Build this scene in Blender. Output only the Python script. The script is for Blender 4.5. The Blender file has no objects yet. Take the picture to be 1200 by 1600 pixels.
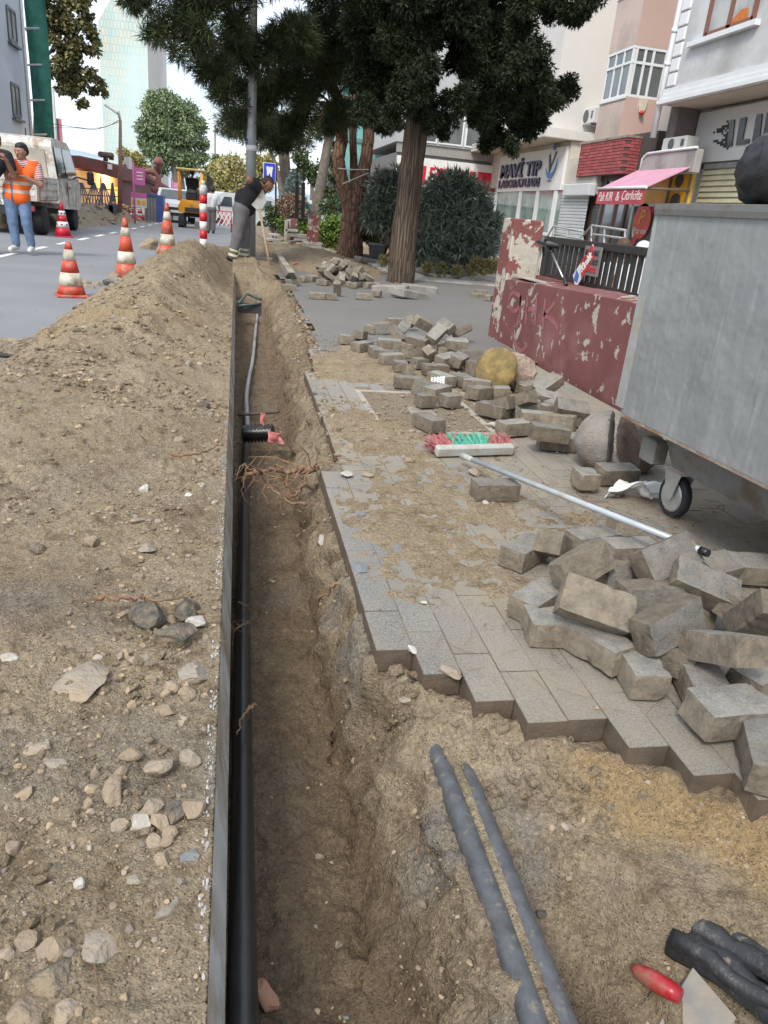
import bpy, math, random
import numpy as np
from mathutils import Vector, Matrix, Euler

SC = bpy.context.scene
COL = SC.collection
R = math.radians

# ------------------------------------------------------------------ camera
FPX, HC = 1150.0, 1.1            # focal length in photo pixels (1600 tall), eye height
def cam_frame(roll=.096, yh=336., xv=370.):
    r = math.atan(roll); dist = (800-yh)*math.cos(r); pitch = math.atan(dist/FPX)
    up = np.array([math.sin(r)*math.cos(pitch), math.cos(r)*math.cos(pitch), math.sin(pitch)])
    v = np.array([xv-600, -(yh+roll*(xv-600)-800), -FPX]); v /= np.linalg.norm(v)
    v = v-up*v.dot(up); v /= np.linalg.norm(v)
    return np.array([np.cross(v, up), v, up])
CF = cam_frame()
cam = bpy.data.cameras.new('camera'); cam_ob = bpy.data.objects.new('camera', cam); COL.objects.link(cam_ob)
cam.sensor_fit = 'VERTICAL'; cam.sensor_height = 36.0; cam.lens = FPX*36.0/1600.0
cam.clip_start = .05; cam.clip_end = 3000
cam_ob.matrix_world = Matrix(CF.tolist()).to_4x4(); cam_ob.location = (0, 0, HC)
SC.camera = cam_ob

# ------------------------------------------------------------------ sky, sun, exposure
SUN_EL, SUN_AZ = R(48), R(215)          # azimuth clockwise from +Y
W = bpy.data.worlds.new('World'); SC.world = W; W.use_nodes = True
nt = W.node_tree; nt.nodes.clear()
out = nt.nodes.new('ShaderNodeOutputWorld'); bg = nt.nodes.new('ShaderNodeBackground')
sky = nt.nodes.new('ShaderNodeTexSky'); sky.sky_type = 'NISHITA'; sky.sun_disc = False
sky.sun_elevation = SUN_EL; sky.sun_rotation = SUN_AZ; sky.dust_density = 2.0; sky.air_density = 1.0
tc = nt.nodes.new('ShaderNodeTexCoord'); mp = nt.nodes.new('ShaderNodeMapping'); mp.inputs['Scale'].default_value = (1, 1, 2.5)
no = nt.nodes.new('ShaderNodeTexNoise'); no.inputs['Scale'].default_value = 2.6; no.inputs['Detail'].default_value = 6
rp = nt.nodes.new('ShaderNodeMapRange'); rp.inputs['From Min'].default_value = .34; rp.inputs['From Max'].default_value = .62
rp.inputs['To Min'].default_value = .40; rp.inputs['To Max'].default_value = .97
mx = nt.nodes.new('ShaderNodeMix'); mx.data_type = 'RGBA'
mx.inputs[7].default_value = (7.4, 8.0, 8.8, 1)       # high thin cloud
nt.links.new(tc.outputs['Generated'], mp.inputs['Vector']); nt.links.new(mp.outputs[0], no.inputs['Vector'])
nt.links.new(no.outputs['Fac'], rp.inputs['Value']); nt.links.new(rp.outputs[0], mx.inputs[0])
nt.links.new(sky.outputs[0], mx.inputs[6]); nt.links.new(mx.outputs[2], bg.inputs[0]); nt.links.new(bg.outputs[0], out.inputs[0])
bg.inputs[1].default_value = .098
sun = bpy.data.lights.new('sun', 'SUN'); sun.energy = 1.6; sun.angle = R(16); sun.color = (1, .94, .86)
sun_ob = bpy.data.objects.new('sun', sun); COL.objects.link(sun_ob)
sun_ob.rotation_euler = Vector((math.sin(SUN_AZ)*math.cos(SUN_EL), math.cos(SUN_AZ)*math.cos(SUN_EL), math.sin(SUN_EL))).to_track_quat('Z', 'Y').to_euler()
SC.view_settings.view_transform = 'Standard'; SC.view_settings.look = 'None'
SC.view_settings.exposure = .95; SC.view_settings.gamma = 1.0; SC.view_settings.use_curve_mapping = False
SC.cycles.max_bounces = 6; SC.cycles.transparent_max_bounces = 8

# ------------------------------------------------------------------ placing helpers
def ray(px, py):
    return CF @ np.array([px-600, -(py-800), -FPX])
def at(px, py, z=0.):
    d = ray(px, py); t = (z-HC)/d[2]; return Vector((t*d[0], t*d[1], z))
def atY(px, py, Y):
    d = ray(px, py); t = Y/d[1]; return Vector((t*d[0], Y, HC+t*d[2]))
def atX(px, py, X):
    d = ray(px, py); t = X/d[0]; return Vector((X, t*d[1], HC+t*d[2]))

# ------------------------------------------------------------------ numpy noise
def _tab(seed): return np.random.RandomState(seed).rand(65536)
_tabs = {}
def vnoise(x, y, seed=0):
    if seed not in _tabs: _tabs[seed] = _tab(seed)
    T = _tabs[seed]
    ix = np.floor(x).astype(np.int64); iy = np.floor(y).astype(np.int64)
    fx = x-ix; fy = y-iy; fx = fx*fx*fx*(fx*(fx*6-15)+10); fy = fy*fy*fy*(fy*(fy*6-15)+10)
    def h(a, b): return T[((a*73856093) ^ (b*19349663)) & 65535]
    return (h(ix, iy)*(1-fx)+h(ix+1, iy)*fx)*(1-fy)+(h(ix, iy+1)*(1-fx)+h(ix+1, iy+1)*fx)*fy
def fbm(x, y, sc, oct=4, seed=0, gain=.5):
    s = 0; a = 1; t = 0
    for i in range(oct):
        s = s+a*(vnoise(x*sc+17.3*i, y*sc-9.1*i, seed+i)-.5)*2; t += a; a *= gain; sc *= 2.03
    return s/t
def smooth(a, b, x):
    t = np.clip((x-a)/(b-a), 0, 1); return t*t*(3-2*t)

# ------------------------------------------------------------------ materials
def new_mat(name):
    m = bpy.data.materials.new(name); m.use_nodes = True
    return m, m.node_tree.nodes, m.node_tree.links, m.node_tree.nodes['Principled BSDF']
def nd(ns, t, **k):
    n = ns.new(t)
    for a, b in k.items():
        if a in n.inputs: n.inputs[a].default_value = b
        else: setattr(n, a, b)
    return n
def mixc(ns, ls, fac, a, b, blend='MIX'):
    n = ns.new('ShaderNodeMix'); n.data_type = 'RGBA'; n.blend_type = blend
    for i, v in ((0, fac), (6, a), (7, b)):
        if isinstance(v, bpy.types.NodeSocket): ls.new(v, n.inputs[i])
        elif i == 0: n.inputs[0].default_value = v
        else: n.inputs[i].default_value = (*v[:3], 1)
    return n.outputs[2]
def mrange(ns, ls, v, a, b, c=0., d=1.):
    n = ns.new('ShaderNodeMapRange'); ls.new(v, n.inputs[0])
    for i, q in enumerate((a, b, c, d)): n.inputs[i+1].default_value = q
    return n.outputs[0]
def math_(ns, ls, op, a, b=None):
    n = ns.new('ShaderNodeMath'); n.operation = op
    for i, v in enumerate((a, b)):
        if v is None: continue
        if isinstance(v, bpy.types.NodeSocket): ls.new(v, n.inputs[i])
        else: n.inputs[i].default_value = v
    return n.outputs[0]
def noise(ns, ls, vec, scale, detail=4, rough=.55, dist=0):
    n = nd(ns, 'ShaderNodeTexNoise', Scale=scale, Detail=detail, Roughness=rough, Distortion=dist); ls.new(vec, n.inputs['Vector']); return n.outputs['Fac']
def bump(ns, ls, bs, h, strength=.4, dist=.01):
    b = nd(ns, 'ShaderNodeBump', Strength=strength, Distance=dist); ls.new(h, b.inputs['Height']); ls.new(b.outputs[0], bs.inputs['Normal'])
_mc = {}
def M(name, col, rough=.6, var=.15, scale=8., metal=0., bmp=.0, bscale=60., dirt=None, dirt_amt=.0, dscale=3., spec=.5, randv=0., isl=0.):
    """general surface: a base colour mottled by noise, optional dirt in patches, optional grain relief"""
    if name in _mc: return _mc[name]
    m, ns, ls, bs = new_mat(name)
    pos = ns.new('ShaderNodeNewGeometry').outputs['Position'] if not name.startswith('o_') else ns.new('ShaderNodeTexCoord').outputs['Object']
    f = noise(ns, ls, pos, scale, 5)
    lo = [c*(1-var) for c in col]; hi = [min(1, c*(1+var)) for c in col]
    c = mixc(ns, ls, mrange(ns, ls, f, .3, .7), lo, hi)
    if dirt:
        d = noise(ns, ls, pos, dscale, 7, .65)
        c = mixc(ns, ls, mrange(ns, ls, d, .62-dirt_amt*.4, .78-dirt_amt*.3), c, dirt)
    if randv:
        oi = ns.new('ShaderNodeObjectInfo').outputs['Random']
        c = mixc(ns, ls, 1., c, mixc(ns, ls, oi, (1-randv,)*3, (1+randv,)*3), 'MULTIPLY')
    if isl:
        oi = ns.new('ShaderNodeNewGeometry').outputs['Random Per Island']
        c = mixc(ns, ls, 1., c, mixc(ns, ls, oi, (1-isl, 1-isl, 1-isl*.8), (1+isl, 1+isl*.9, 1+isl*.6)), 'MULTIPLY')
    ls.new(c, bs.inputs['Base Color']); bs.inputs['Roughness'].default_value = rough; bs.inputs['Metallic'].default_value = metal
    bs.inputs['Specular IOR Level'].default_value = spec
    if bmp: bump(ns, ls, bs, noise(ns, ls, pos, bscale, 5), bmp, .01)
    _mc[name] = m; return m

def glow(name, col, s):
    m, ns, ls, bs = new_mat(name); bs.inputs['Base Color'].default_value = (*col, 1)
    bs.inputs['Emission Color'].default_value = (*col, 1); bs.inputs['Emission Strength'].default_value = s; return m
def glass_mat(name, col, rough=.06):
    """window pane seen from outside by day: dark, reflective"""
    m, ns, ls, bs = new_mat(name); pos = ns.new('ShaderNodeNewGeometry').outputs['Position']
    c = mixc(ns, ls, mrange(ns, ls, noise(ns, ls, pos, 1.3, 4), .35, .65), [x*.6 for x in col], [min(1, x*1.3) for x in col]); ls.new(c, bs.inputs['Base Color'])
    bs.inputs['Roughness'].default_value = rough; bs.inputs['IOR'].default_value = 1.7; bs.inputs['Specular IOR Level'].default_value = .7; return m

# ------------------------------------------------------------------ mesh building
class MB:
    def __init__(s): s.v = []; s.f = []; s.m = []; s.sm = []
    def add(s, vs, fs, mi=0, sm=False):
        o = len(s.v); s.v += [tuple(v) for v in vs]; s.f += [tuple(i+o for i in f) for f in fs]
        s.m += [mi]*len(fs); s.sm += [sm]*len(fs); return s
    def box(s, c, d, rot=None, mi=0, bev=0.):
        """box centred at c, size d, rot = Euler tuple / Matrix; bev = chamfer"""
        x, y, z = d[0]/2, d[1]/2, d[2]/2
        if bev <= 0:
            vs = [(-x,-y,-z),(x,-y,-z),(x,y,-z),(-x,y,-z),(-x,-y,z),(x,-y,z),(x,y,z),(-x,y,z)]
            fs = [(3,2,1,0),(4,5,6,7),(0,1,5,4),(1,2,6,5),(2,3,7,6),(3,0,4,7)]
        else:
            b = min(bev, x*.9, y*.9, z*.9); vs = []; idx = {}
            for sx in (-1, 1):
                for sy in (-1, 1):
                    for sz in (-1, 1):
                        for a, p in enumerate(((x, y-b, z-b), (x-b, y, z-b), (x-b, y-b, z))):
                            idx[sx, sy, sz, a] = len(vs); vs.append((sx*p[0], sy*p[1], sz*p[2]))
            fs = []
            for sg in (-1, 1):
                fs.append([idx[sg,a,b2,0] for a, b2 in ((-1,-1),(1,-1),(1,1),(-1,1))][::sg])
                fs.append([idx[a,sg,b2,1] for a, b2 in ((-1,-1),(-1,1),(1,1),(1,-1))][::sg])
                fs.append([idx[a,b2,sg,2] for a, b2 in ((-1,-1),(1,-1),(1,1),(-1,1))][::sg])
            for a in (-1, 1):
                for b2 in (-1, 1):
                    q = [idx[-1,a,b2,1], idx[1,a,b2,1], idx[1,a,b2,2], idx[-1,a,b2,2]]; fs.append(q if a*b2 < 0 else q[::-1])
                    q = [idx[a,-1,b2,0], idx[a,1,b2,0], idx[a,1,b2,2], idx[a,-1,b2,2]]; fs.append(q if a*b2 > 0 else q[::-1])
                    q = [idx[a,b2,-1,0], idx[a,b2,1,0], idx[a,b2,1,1], idx[a,b2,-1,1]]; fs.append(q if a*b2 < 0 else q[::-1])
                    for sz in (-1, 1):
                        q = [idx[a,b2,sz,0], idx[a,b2,sz,1], idx[a,b2,sz,2]]; fs.append(q if a*b2*sz > 0 else q[::-1])
        mt = Matrix.Identity(3) if rot is None else (rot if isinstance(rot, Matrix) else Euler(rot).to_matrix())
        c = Vector(c); return s.add([mt@Vector(v)+c for v in vs], fs, mi)
    def tube(s, pts, r, n=8, mi=0, caps=True, flat=1.):
        pts = [Vector(p) for p in pts]; rr = r if isinstance(r, (list, tuple)) else [r]*len(pts)
        vs = []; fs = []; u = None
        for i, p in enumerate(pts):
            d = (pts[min(i+1, len(pts)-1)]-pts[max(i-1, 0)])
            if d.length < 1e-9: d = Vector((0, 0, 1))
            d.normalize()
            if u is None: u = d.orthogonal().normalized()
            u = (u-d*u.dot(d)); u = u.normalized() if u.length > 1e-6 else d.orthogonal().normalized()
            w = d.cross(u)
            for k in range(n):
                a = 2*math.pi*k/n; vs.append(p+u*(math.cos(a)*rr[i])+w*(math.sin(a)*rr[i]*flat))
        for i in range(len(pts)-1):
            for k in range(n):
                k2 = (k+1) % n; fs.append((i*n+k, i*n+k2, (i+1)*n+k2, (i+1)*n+k))
        s.add(vs, fs, mi, n > 5)
        if caps:
            o = len(s.v)-len(vs); L = (len(pts)-1)*n
            s.f += [tuple(o+k for k in range(n))[::-1], tuple(o+L+k for k in range(n))]; s.m += [mi]*2; s.sm += [False]*2
        return s
    def lathe(s, prof, c=(0,0,0), n=16, mi=0, rot=None, sm=True):
        """prof: list of (radius, z)"""
        mt = Matrix.Identity(3) if rot is None else (rot if isinstance(rot, Matrix) else Euler(rot).to_matrix()); c = Vector(c)
        vs = [mt@Vector((r*math.cos(2*math.pi*k/n), r*math.sin(2*math.pi*k/n), z))+c for r, z in prof for k in range(n)]
        fs = [(i*n+k, i*n+(k+1) % n, (i+1)*n+(k+1) % n, (i+1)*n+k) for i in range(len(prof)-1) for k in range(n)]
        s.add(vs, fs, mi, sm); o = len(s.v)-len(vs); L = (len(prof)-1)*n
        s.f += [tuple(o+k for k in range(n))[::-1], tuple(o+L+k for k in range(n))]; s.m += [mi]*2; s.sm += [False]*2
        return s
    def prism(s, poly, ext, mi=0):
        """poly: 3-D outline, ext: extrusion vector"""
        n = len(poly); e = Vector(ext); p = [Vector(q) for q in poly]
        return s.add(p+[q+e for q in p], [tuple(range(n))[::-1], tuple(range(n, 2*n))]+[(i, (i+1) % n, n+(i+1) % n, n+i) for i in range(n)], mi)
    def quad(s, a, b, c, d, mi=0): return s.add([a, b, c, d], [(0, 1, 2, 3)], mi)
    def rock(s, c, d, seed=0, rot=(0,0,0), mi=0, sub=2, rough=.25, flatb=False):
        v, f = ICO[sub]; rs = np.random.RandomState(seed); q = v.copy()
        for _ in range(13):                     # cut facets
            n = rs.randn(3); n /= np.linalg.norm(n); h = rs.uniform(.50, .90); dd = q@n-h
            q = q-np.outer(np.clip(dd, 0, None), n)
        q *= (1+rough*.35*(rs.rand(len(q), 1)-.5)); q = q*(np.array(d)/2)/np.abs(q).max(0)
        mt = np.array(Euler(rot).to_matrix()); q = q@mt.T+np.array(c)
        return s.add(q.tolist(), f, mi, False)
    def data(s, name, mats):
        me = bpy.data.meshes.new(name); me.from_pydata(s.v, [], s.f)
        for m in (mats if isinstance(mats, (list, tuple)) else [mats]): me.materials.append(m)
        me.polygons.foreach_set('material_index', s.m); me.polygons.foreach_set('use_smooth', s.sm); me.update(); return me
    def build(s, name, mats, parent=None, w=None, loc=None):
        """w: vertices are in world space, so shift them under the (unrotated) parent; loc: origin for a top-level mesh"""
        o = Vector((0, 0, 0)); p = parent
        if w:
            while p is not None: o += p.location; p = p.parent
        if loc is not None: o = Vector(loc)
        if o.length > 0: s.v = [(a[0]-o.x, a[1]-o.y, a[2]-o.z) for a in s.v]
        ob = link(name, s.data(name, mats), parent)
        if loc is not None: ob.location = loc
        return ob
def _ico():
    t = (1+5**.5)/2
    v = [(-1,t,0),(1,t,0),(-1,-t,0),(1,-t,0),(0,-1,t),(0,1,t),(0,-1,-t),(0,1,-t),(t,0,-1),(t,0,1),(-t,0,-1),(-t,0,1)]
    v = [np.array(a)/np.linalg.norm(a) for a in v]
    f = [(0,11,5),(0,5,1),(0,1,7),(0,7,10),(0,10,11),(1,5,9),(5,11,4),(11,10,2),(10,7,6),(7,1,8),(3,9,4),(3,4,2),(3,2,6),(3,6,8),(3,8,9),(4,9,5),(2,4,11),(6,2,10),(8,6,7),(9,8,1)]
    res = [(np.array(v), list(f))]
    for _ in range(3):
        cache = {}; nf = []
        def mid(a, b):
            k = (min(a, b), max(a, b))
            if k not in cache: m = v[a]+v[b]; v.append(m/np.linalg.norm(m)); cache[k] = len(v)-1
            return cache[k]
        for a, b, c in f:
            x, y, z = mid(a, b), mid(b, c), mid(c, a); nf += [(a, x, z), (b, y, x), (c, z, y), (x, y, z)]
        f = nf; res.append((np.array(v), list(f)))
    return res
ICO = _ico()
def link(name, me, parent=None):
    o = bpy.data.objects.new(name, me); COL.objects.link(o)
    if parent is not None: o.parent = parent
    return o
def tag(o, label=None, cat=None, group=None, kind=None):
    for k, v in (('label', label), ('category', cat), ('group', group), ('kind', kind)):
        if v: o[k] = v
    return o
def thing(name, label, cat, loc=(0,0,0), rz=0., group=None):
    o = bpy.data.objects.new(name, None); COL.objects.link(o); o.location = loc; o.rotation_euler = (0, 0, rz); o.empty_display_size = .1
    return tag(o, label, cat, group)
def kids(o): return [c for c in COL.objects if c.parent == o]
def copy_tree(o, loc, rz=None, label=None, parent=None):
    c = o.copy(); COL.objects.link(c)
    if parent is None:
        c.location = loc
        if rz is not None: c.rotation_euler = (0, 0, rz)
        if label: c['label'] = label
    else: c.parent = parent
    for ch in list(o.children): copy_tree(ch, None, None, None, c)
    return c
def npmesh(name, v, f, mats, smooth_=False, mi=None):
    """mesh from numpy arrays; f is (n,3) or (n,4)"""
    me = bpy.data.meshes.new(name); n = len(f); k = f.shape[1]
    me.vertices.add(len(v)); me.vertices.foreach_set('co', np.ascontiguousarray(v, dtype=np.float32).ravel())
    me.loops.add(n*k); me.loops.foreach_set('vertex_index', np.ascontiguousarray(f, dtype=np.int32).ravel())
    me.polygons.add(n); me.polygons.foreach_set('loop_start', np.arange(0, n*k, k, dtype=np.int32))
    for m in (mats if isinstance(mats, (list, tuple)) else [mats]): me.materials.append(m)
    if mi is not None: me.polygons.foreach_set('material_index', np.ascontiguousarray(mi, dtype=np.int32))
    me.polygons.foreach_set('use_smooth', np.full(n, smooth_)); me.update(calc_edges=True); return me
def grid_mesh(name, X, Y, Z, mats, mask=None, smooth_=True, attrs=None):
    r, c = X.shape; v = np.stack([X, Y, Z], -1).reshape(-1, 3)
    i = np.arange(r*c).reshape(r, c); f = np.stack([i[:-1,:-1], i[:-1,1:], i[1:,1:], i[1:,:-1]], -1).reshape(-1, 4)
    if mask is not None: f = f[mask.reshape(-1)]
    me = npmesh(name, v, f, mats, smooth_)
    for k, a in (attrs or {}).items():
        at_ = me.attributes.new(k, 'FLOAT', 'POINT'); at_.data.foreach_set('value', np.ascontiguousarray(a, dtype=np.float32).ravel())
    return me
def text_data(name, txt, size, mats, ext=.01, shear=0., sx=1., bold=0.):
    cu = bpy.data.curves.new('t', 'FONT'); cu.body = txt; cu.size = size; cu.extrude = ext; cu.shear = shear; cu.offset = bold; cu.resolution_u = 2
    o = bpy.data.objects.new('t', cu); COL.objects.link(o); dg = bpy.context.evaluated_depsgraph_get()
    me = bpy.data.meshes.new_from_object(o.evaluated_get(dg)); bpy.data.objects.remove(o); me.name = name
    n = len(me.vertices); co = np.zeros(n*3, np.float32); me.vertices.foreach_get('co', co); co = co.reshape(-1, 3)
    co[:, 0] *= sx
    if n: co[:, 0] -= (co[:, 0].max()+co[:, 0].min())/2; co[:, 1] -= (co[:, 1].max()+co[:, 1].min())/2
    me.vertices.foreach_set('co', co.ravel()); me.materials.clear(); me.materials.append(mats); me.update(); return me
def text(name, txt, size, m, loc, right, up, parent=None, width=None, **k):
    """flat lettering centred at loc, reading along `right`"""
    me = text_data(name, txt, size, m, **k); right = Vector(right).normalized(); up = Vector(up).normalized()
    if width:
        co = np.zeros(len(me.vertices)*3, np.float32); me.vertices.foreach_get('co', co); co = co.reshape(-1, 3)
        co[:, 0] *= width/max(1e-6, np.ptp(co[:, 0])); me.vertices.foreach_set('co', co.ravel()); me.update()
    o = link(name, me, parent); mt = Matrix((right, up, right.cross(up))).transposed().to_4x4(); mt.translation = loc
    if parent is not None:
        pm = Matrix.Translation(parent.location) @ Euler(parent.rotation_euler).to_matrix().to_4x4()
        if parent.parent is not None: pm = Matrix.Translation(parent.parent.location) @ Euler(parent.parent.rotation_euler).to_matrix().to_4x4() @ pm
        mt = pm.inverted() @ mt
    o.matrix_local = mt; return o
# ================================================================== GROUND
def soil_material():
    m, ns, ls, bs = new_mat('soil')
    pos = ns.new('ShaderNodeNewGeometry').outputs['Position']
    def at_(n):
        a = ns.new('ShaderNodeAttribute'); a.attribute_name = n; return a.outputs['Fac']
    big = noise(ns, ls, pos, 2.3, 6, .6); mid = noise(ns, ls, pos, 13, 6, .62); fine = noise(ns, ls, pos, 95, 3, .6)
    dry = mixc(ns, ls, mrange(ns, ls, big, .32, .68), (.315, .245, .155), (.475, .385, .26))
    dry = mixc(ns, ls, mrange(ns, ls, mid, .48, .72), dry, (.34, .275, .20))
    dry = mixc(ns, ls, mrange(ns, ls, mid, .50, .30), dry, (.20, .148, .095))
    damp = mixc(ns, ls, mrange(ns, ls, mid, .3, .7), (.150, .108, .070), (.275, .205, .134))
    damp = mixc(ns, ls, mrange(ns, ls, big, .5, .68), damp, (.235, .19, .14))
    c = mixc(ns, ls, at_('damp'), dry, damp)
    c = mixc(ns, ls, at_('sand'), c, mixc(ns, ls, mid, (.36, .245, .12), (.44, .32, .18)))
    c = mixc(ns, ls, at_('grey'), c, mixc(ns, ls, mid, (.16, .15, .14), (.33, .31, .29)))
    c = mixc(ns, ls, 1., c, mixc(ns, ls, mrange(ns, ls, fine, .25, .75), (.60,)*3, (1.36,)*3), 'MULTIPLY')
    vo = nd(ns, 'ShaderNodeTexVoronoi', Scale=190); ls.new(pos, vo.inputs['Vector'])
    sp = ns.new('ShaderNodeSeparateColor'); ls.new(vo.outputs['Color'], sp.inputs[0])
    inside = mrange(ns, ls, vo.outputs['Distance'], .5, .3)
    c = mixc(ns, ls, math_(ns, ls, 'MULTIPLY', math_(ns, ls, 'SUBTRACT', 1., math_(ns, ls, 'MULTIPLY', at_('damp'), .75)), math_(ns, ls, 'MULTIPLY', inside, mrange(ns, ls, sp.outputs[0], .80, .84, 0, .7))), c, (.56, .49, .38))
    c = mixc(ns, ls, math_(ns, ls, 'MULTIPLY', inside, mrange(ns, ls, sp.outputs[1], .86, .88, 0, .7)), c, (.09, .075, .06))
    ls.new(c, bs.inputs['Base Color']); bs.inputs['Roughness'].default_value = .95; bs.inputs['Specular IOR Level'].default_value = .15
    h = math_(ns, ls, 'ADD', math_(ns, ls, 'MULTIPLY', noise(ns, ls, pos, 45, 8, .68), 1.), math_(ns, ls, 'MULTIPLY', mrange(ns, ls, vo.outputs['Distance'], 0, .6, 1, 0), .16))
    bump(ns, ls, bs, h, 1., .032); return m
SOIL = soil_material()

# ---- pavement edge: the stair of half blocks where the paving was taken up
BW, BL, BH, GAP = .105, .21, .07, .0012
def edge_y(x):      # nearest remaining paving for a column at x
    return 1.683-(x-.39)*.71
COLX = [.39+BW*i for i in range(0, 26)]
def col_start(i):
    if i >= 8: return max(.30, edge_y(COLX[i])-.03)
    return [1.683, 1.563, 1.443, 1.353, 1.353, 1.243, 1.143, 1.06][i]
def right_edge(y):  # right lip of the trench
    return np.interp(y, [0, 1.68, 2.2, 3.1, 3.3, 5.2, 6.1, 8, 9.6, 12, 14], [.39, .39, .395, .40, .475, .545, .61, .67, .69, .69, .5])
def trench_floor(y): return np.interp(y, [0, 1, 1.6, 2.5, 5, 8, 11, 12.3, 13.2, 14.5], [-.40, -.42, -.43, -.42, -.42, -.40, -.36, -.28, .08, .16])

def trench_z(x, y):
    lip = right_edge(y)+fbm(x*0+3, y, 5, 3, 11)*.02
    wob = fbm(x*0, y, 3.1, 4, 5)*.05+fbm(x*0+7, y, 11, 3, 6)*.018
    fl = trench_floor(y)+fbm(x, y, 2.5, 3, 7)*.035
    toe = np.where(y < 3.2, np.interp(y, [0, 1.0, 1.3, 1.8, 3.2], [.44, .39, .32, .30, .31]), .31+(lip-.45)*.5)+wob*1.15
    top = -.062+fbm(x, y, 6, 3, 9)*.012
    t = np.clip((x-toe)/np.maximum(lip-toe, .03), 0, 1)
    # rounded bank: steep low wall, then a crumbling shoulder
    fr = smooth(2.6, 3.6, y); lin = np.clip(t**.95+fbm(x, y, 5, 4, 19)*.16*np.sin(np.pi*np.clip(t, 0, 1)), 0, 1)
    z = fl+(top-fl)*(fr*lin+(1-fr)*np.where(t < .5, smooth(0, .5, t)*.55, .55+.45*smooth(.5, 1., t)))
    # left side, under the kerb
    z = np.maximum(z, -.16-(x+.05)*7.5+fbm(x, y, 9, 3, 13)*.02)
    # taken-up corner in front of the stair edge
    s = (edge_y(x)-.02-y)*.815
    corner = (y < 2.2)
    zc = -.048-.085*smooth(.0, .20, s)-.27*smooth(.24, .60, s+fbm(x, y, 3, 3, 15)*.12)*smooth(.50, .68, x)-.05*smooth(.42, .3, x)+fbm(x, y, 8, 3, 17)*.016*smooth(.03, .12, s)
    lipc = smooth(.30, .47, x+wob*.6+np.clip(1.0-y, 0, 1)*-.18)
    z2 = fl+(zc-fl)*lipc
    w = smooth(-.02, .05, s)*corner
    z = z*(1-w)+np.maximum(np.where(x < .30, z, z2), np.where(x < .2, z, -9))*w
    return z
def mound_z(x, y):
    A = np.interp(y, [.4, 1, 1.8, 2.6, 3.4, 4.4, 5.4, 6.6, 7.4, 8.2, 9.2, 10.2, 11, 12, 13, 14.5, 16, 18, 19.5], [.05, .05, .06, .09, .13, .16, .20, .36, .36, .30, .38, .52, .50, .40, .30, .20, .18, .12, 0])
    c = np.interp(y, [.4, 4, 6.6, 9, 10.2, 13, 18], [-.85, -.95, -.85, -.72, -.62, -.5, -.6])+fbm(x*0, y, 1.3, 2, 21)*.08
    wl = np.interp(y, [0, 4.5, 5.5, 7, 9, 12, 18], [1.4, 1.0, .78, .72, .85, 1.0, .7])
    wr = np.abs(c+.03)*1.02
    t = np.where(x < c, (c-x)/wl, (x-c)/wr)
    z = A*(.5+.5*np.cos(np.pi*np.clip(t, 0, 1)))**.85
    und = fbm(x, y, 1.1, 3, 23)*.05*np.clip(A/.2, .4, 1.2)
    und = und+fbm(x, y, 3.1, 4, 29)*.035*np.clip(A/.2-.3, 0, 1.2)
    z = z+und*np.clip(1.2-t, 0, 1)
    lim = smooth(-2.2, -1.5, x)
    base = np.where(x > -.2, .012, np.where(x > -1.45, .0, -.13))
    base = base*0+.012+(-.15)*smooth(-1.25, -1.75, x+fbm(x, y, 2.2, 3, 25)*.16)
    return base+z+fbm(x*0+2, y, 7, 4, 27)*.01*smooth(-.25, -.03, x)
def detail(x, y, amp=1.):
    d = fbm(x, y, 5, 3, 31)*.016+fbm(x, y, 17, 4, 33)*.008
    cl = np.clip(fbm(x, y, 24, 3, 37)*1.6-.15, 0, 1)*np.clip(fbm(x, y, 2.2, 3, 39)*2.2+.35, 0, 1)*.016
    sl = fbm(x*1.0+y*.6, y*.35, 14, 3, 41)*.005
    rid = (.5-np.abs(fbm(x, y, 9, 3, 43)))*.012*np.clip(fbm(x, y, 1.7, 3, 45)*2+.5, 0, 1)
    lum = np.clip(fbm(x, y, 42, 2, 47)-.12, 0, 1)*.014*np.clip(fbm(x, y, 3.1, 3, 49)*2+.6, 0, 1)
    rid2 = (.22-np.abs(fbm(x, y, 2.3, 4, 44)))*.10*smooth(2.6, 5, y)*smooth(-.03, -.3, x)
    return (d+cl+sl+rid+lum+rid2)*amp
def ground_z(x, y):
    x = np.asarray(x, float); y = np.asarray(y, float)
    return np.where(x < -.03, mound_z(x, y), trench_z(x, y))

def log_rows(y0, y1, k): return y0*np.exp(np.arange(0, math.log(y1/y0), k))
# spoil heap left of the kerb
ys = log_rows(.5, 20, .0042); xs = np.concatenate([np.arange(-2.6, -1.0, .015), np.arange(-1.0, -.026, .0062), [-.03]])
X, Y = np.meshgrid(xs, ys); Zc = mound_z(X, Y)
Z = Zc+detail(X, Y)*smooth(-.028, -.09, X)+detail(X, Y, .4)*(1-smooth(-.028, -.09, X))
sand = np.clip(smooth(.0, .5, fbm(X, Y, .9, 3, 51)+.25-np.abs(Y-6.2)*.3), 0, 1)*.55*smooth(4.8, 5.8, Y)
damp = np.clip(smooth(.1, .6, fbm(X, Y, 1.6, 4, 53)), 0, 1)*.5*smooth(4.5, 2, Y)+.45*smooth(8.2, 9.6, Y+fbm(X, Y, 1.1, 3, 57)*1.0)
grey = smooth(.15, .5, fbm(X, Y, 3.2, 4, 55))*.35*smooth(3.5, 2.0, Y)
sp_ = tag(link('spoil_heap', grid_mesh('spoil_heap', X, Y, Z, SOIL, attrs=dict(sand=sand, damp=damp, grey=grey))), kind='structure')
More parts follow.
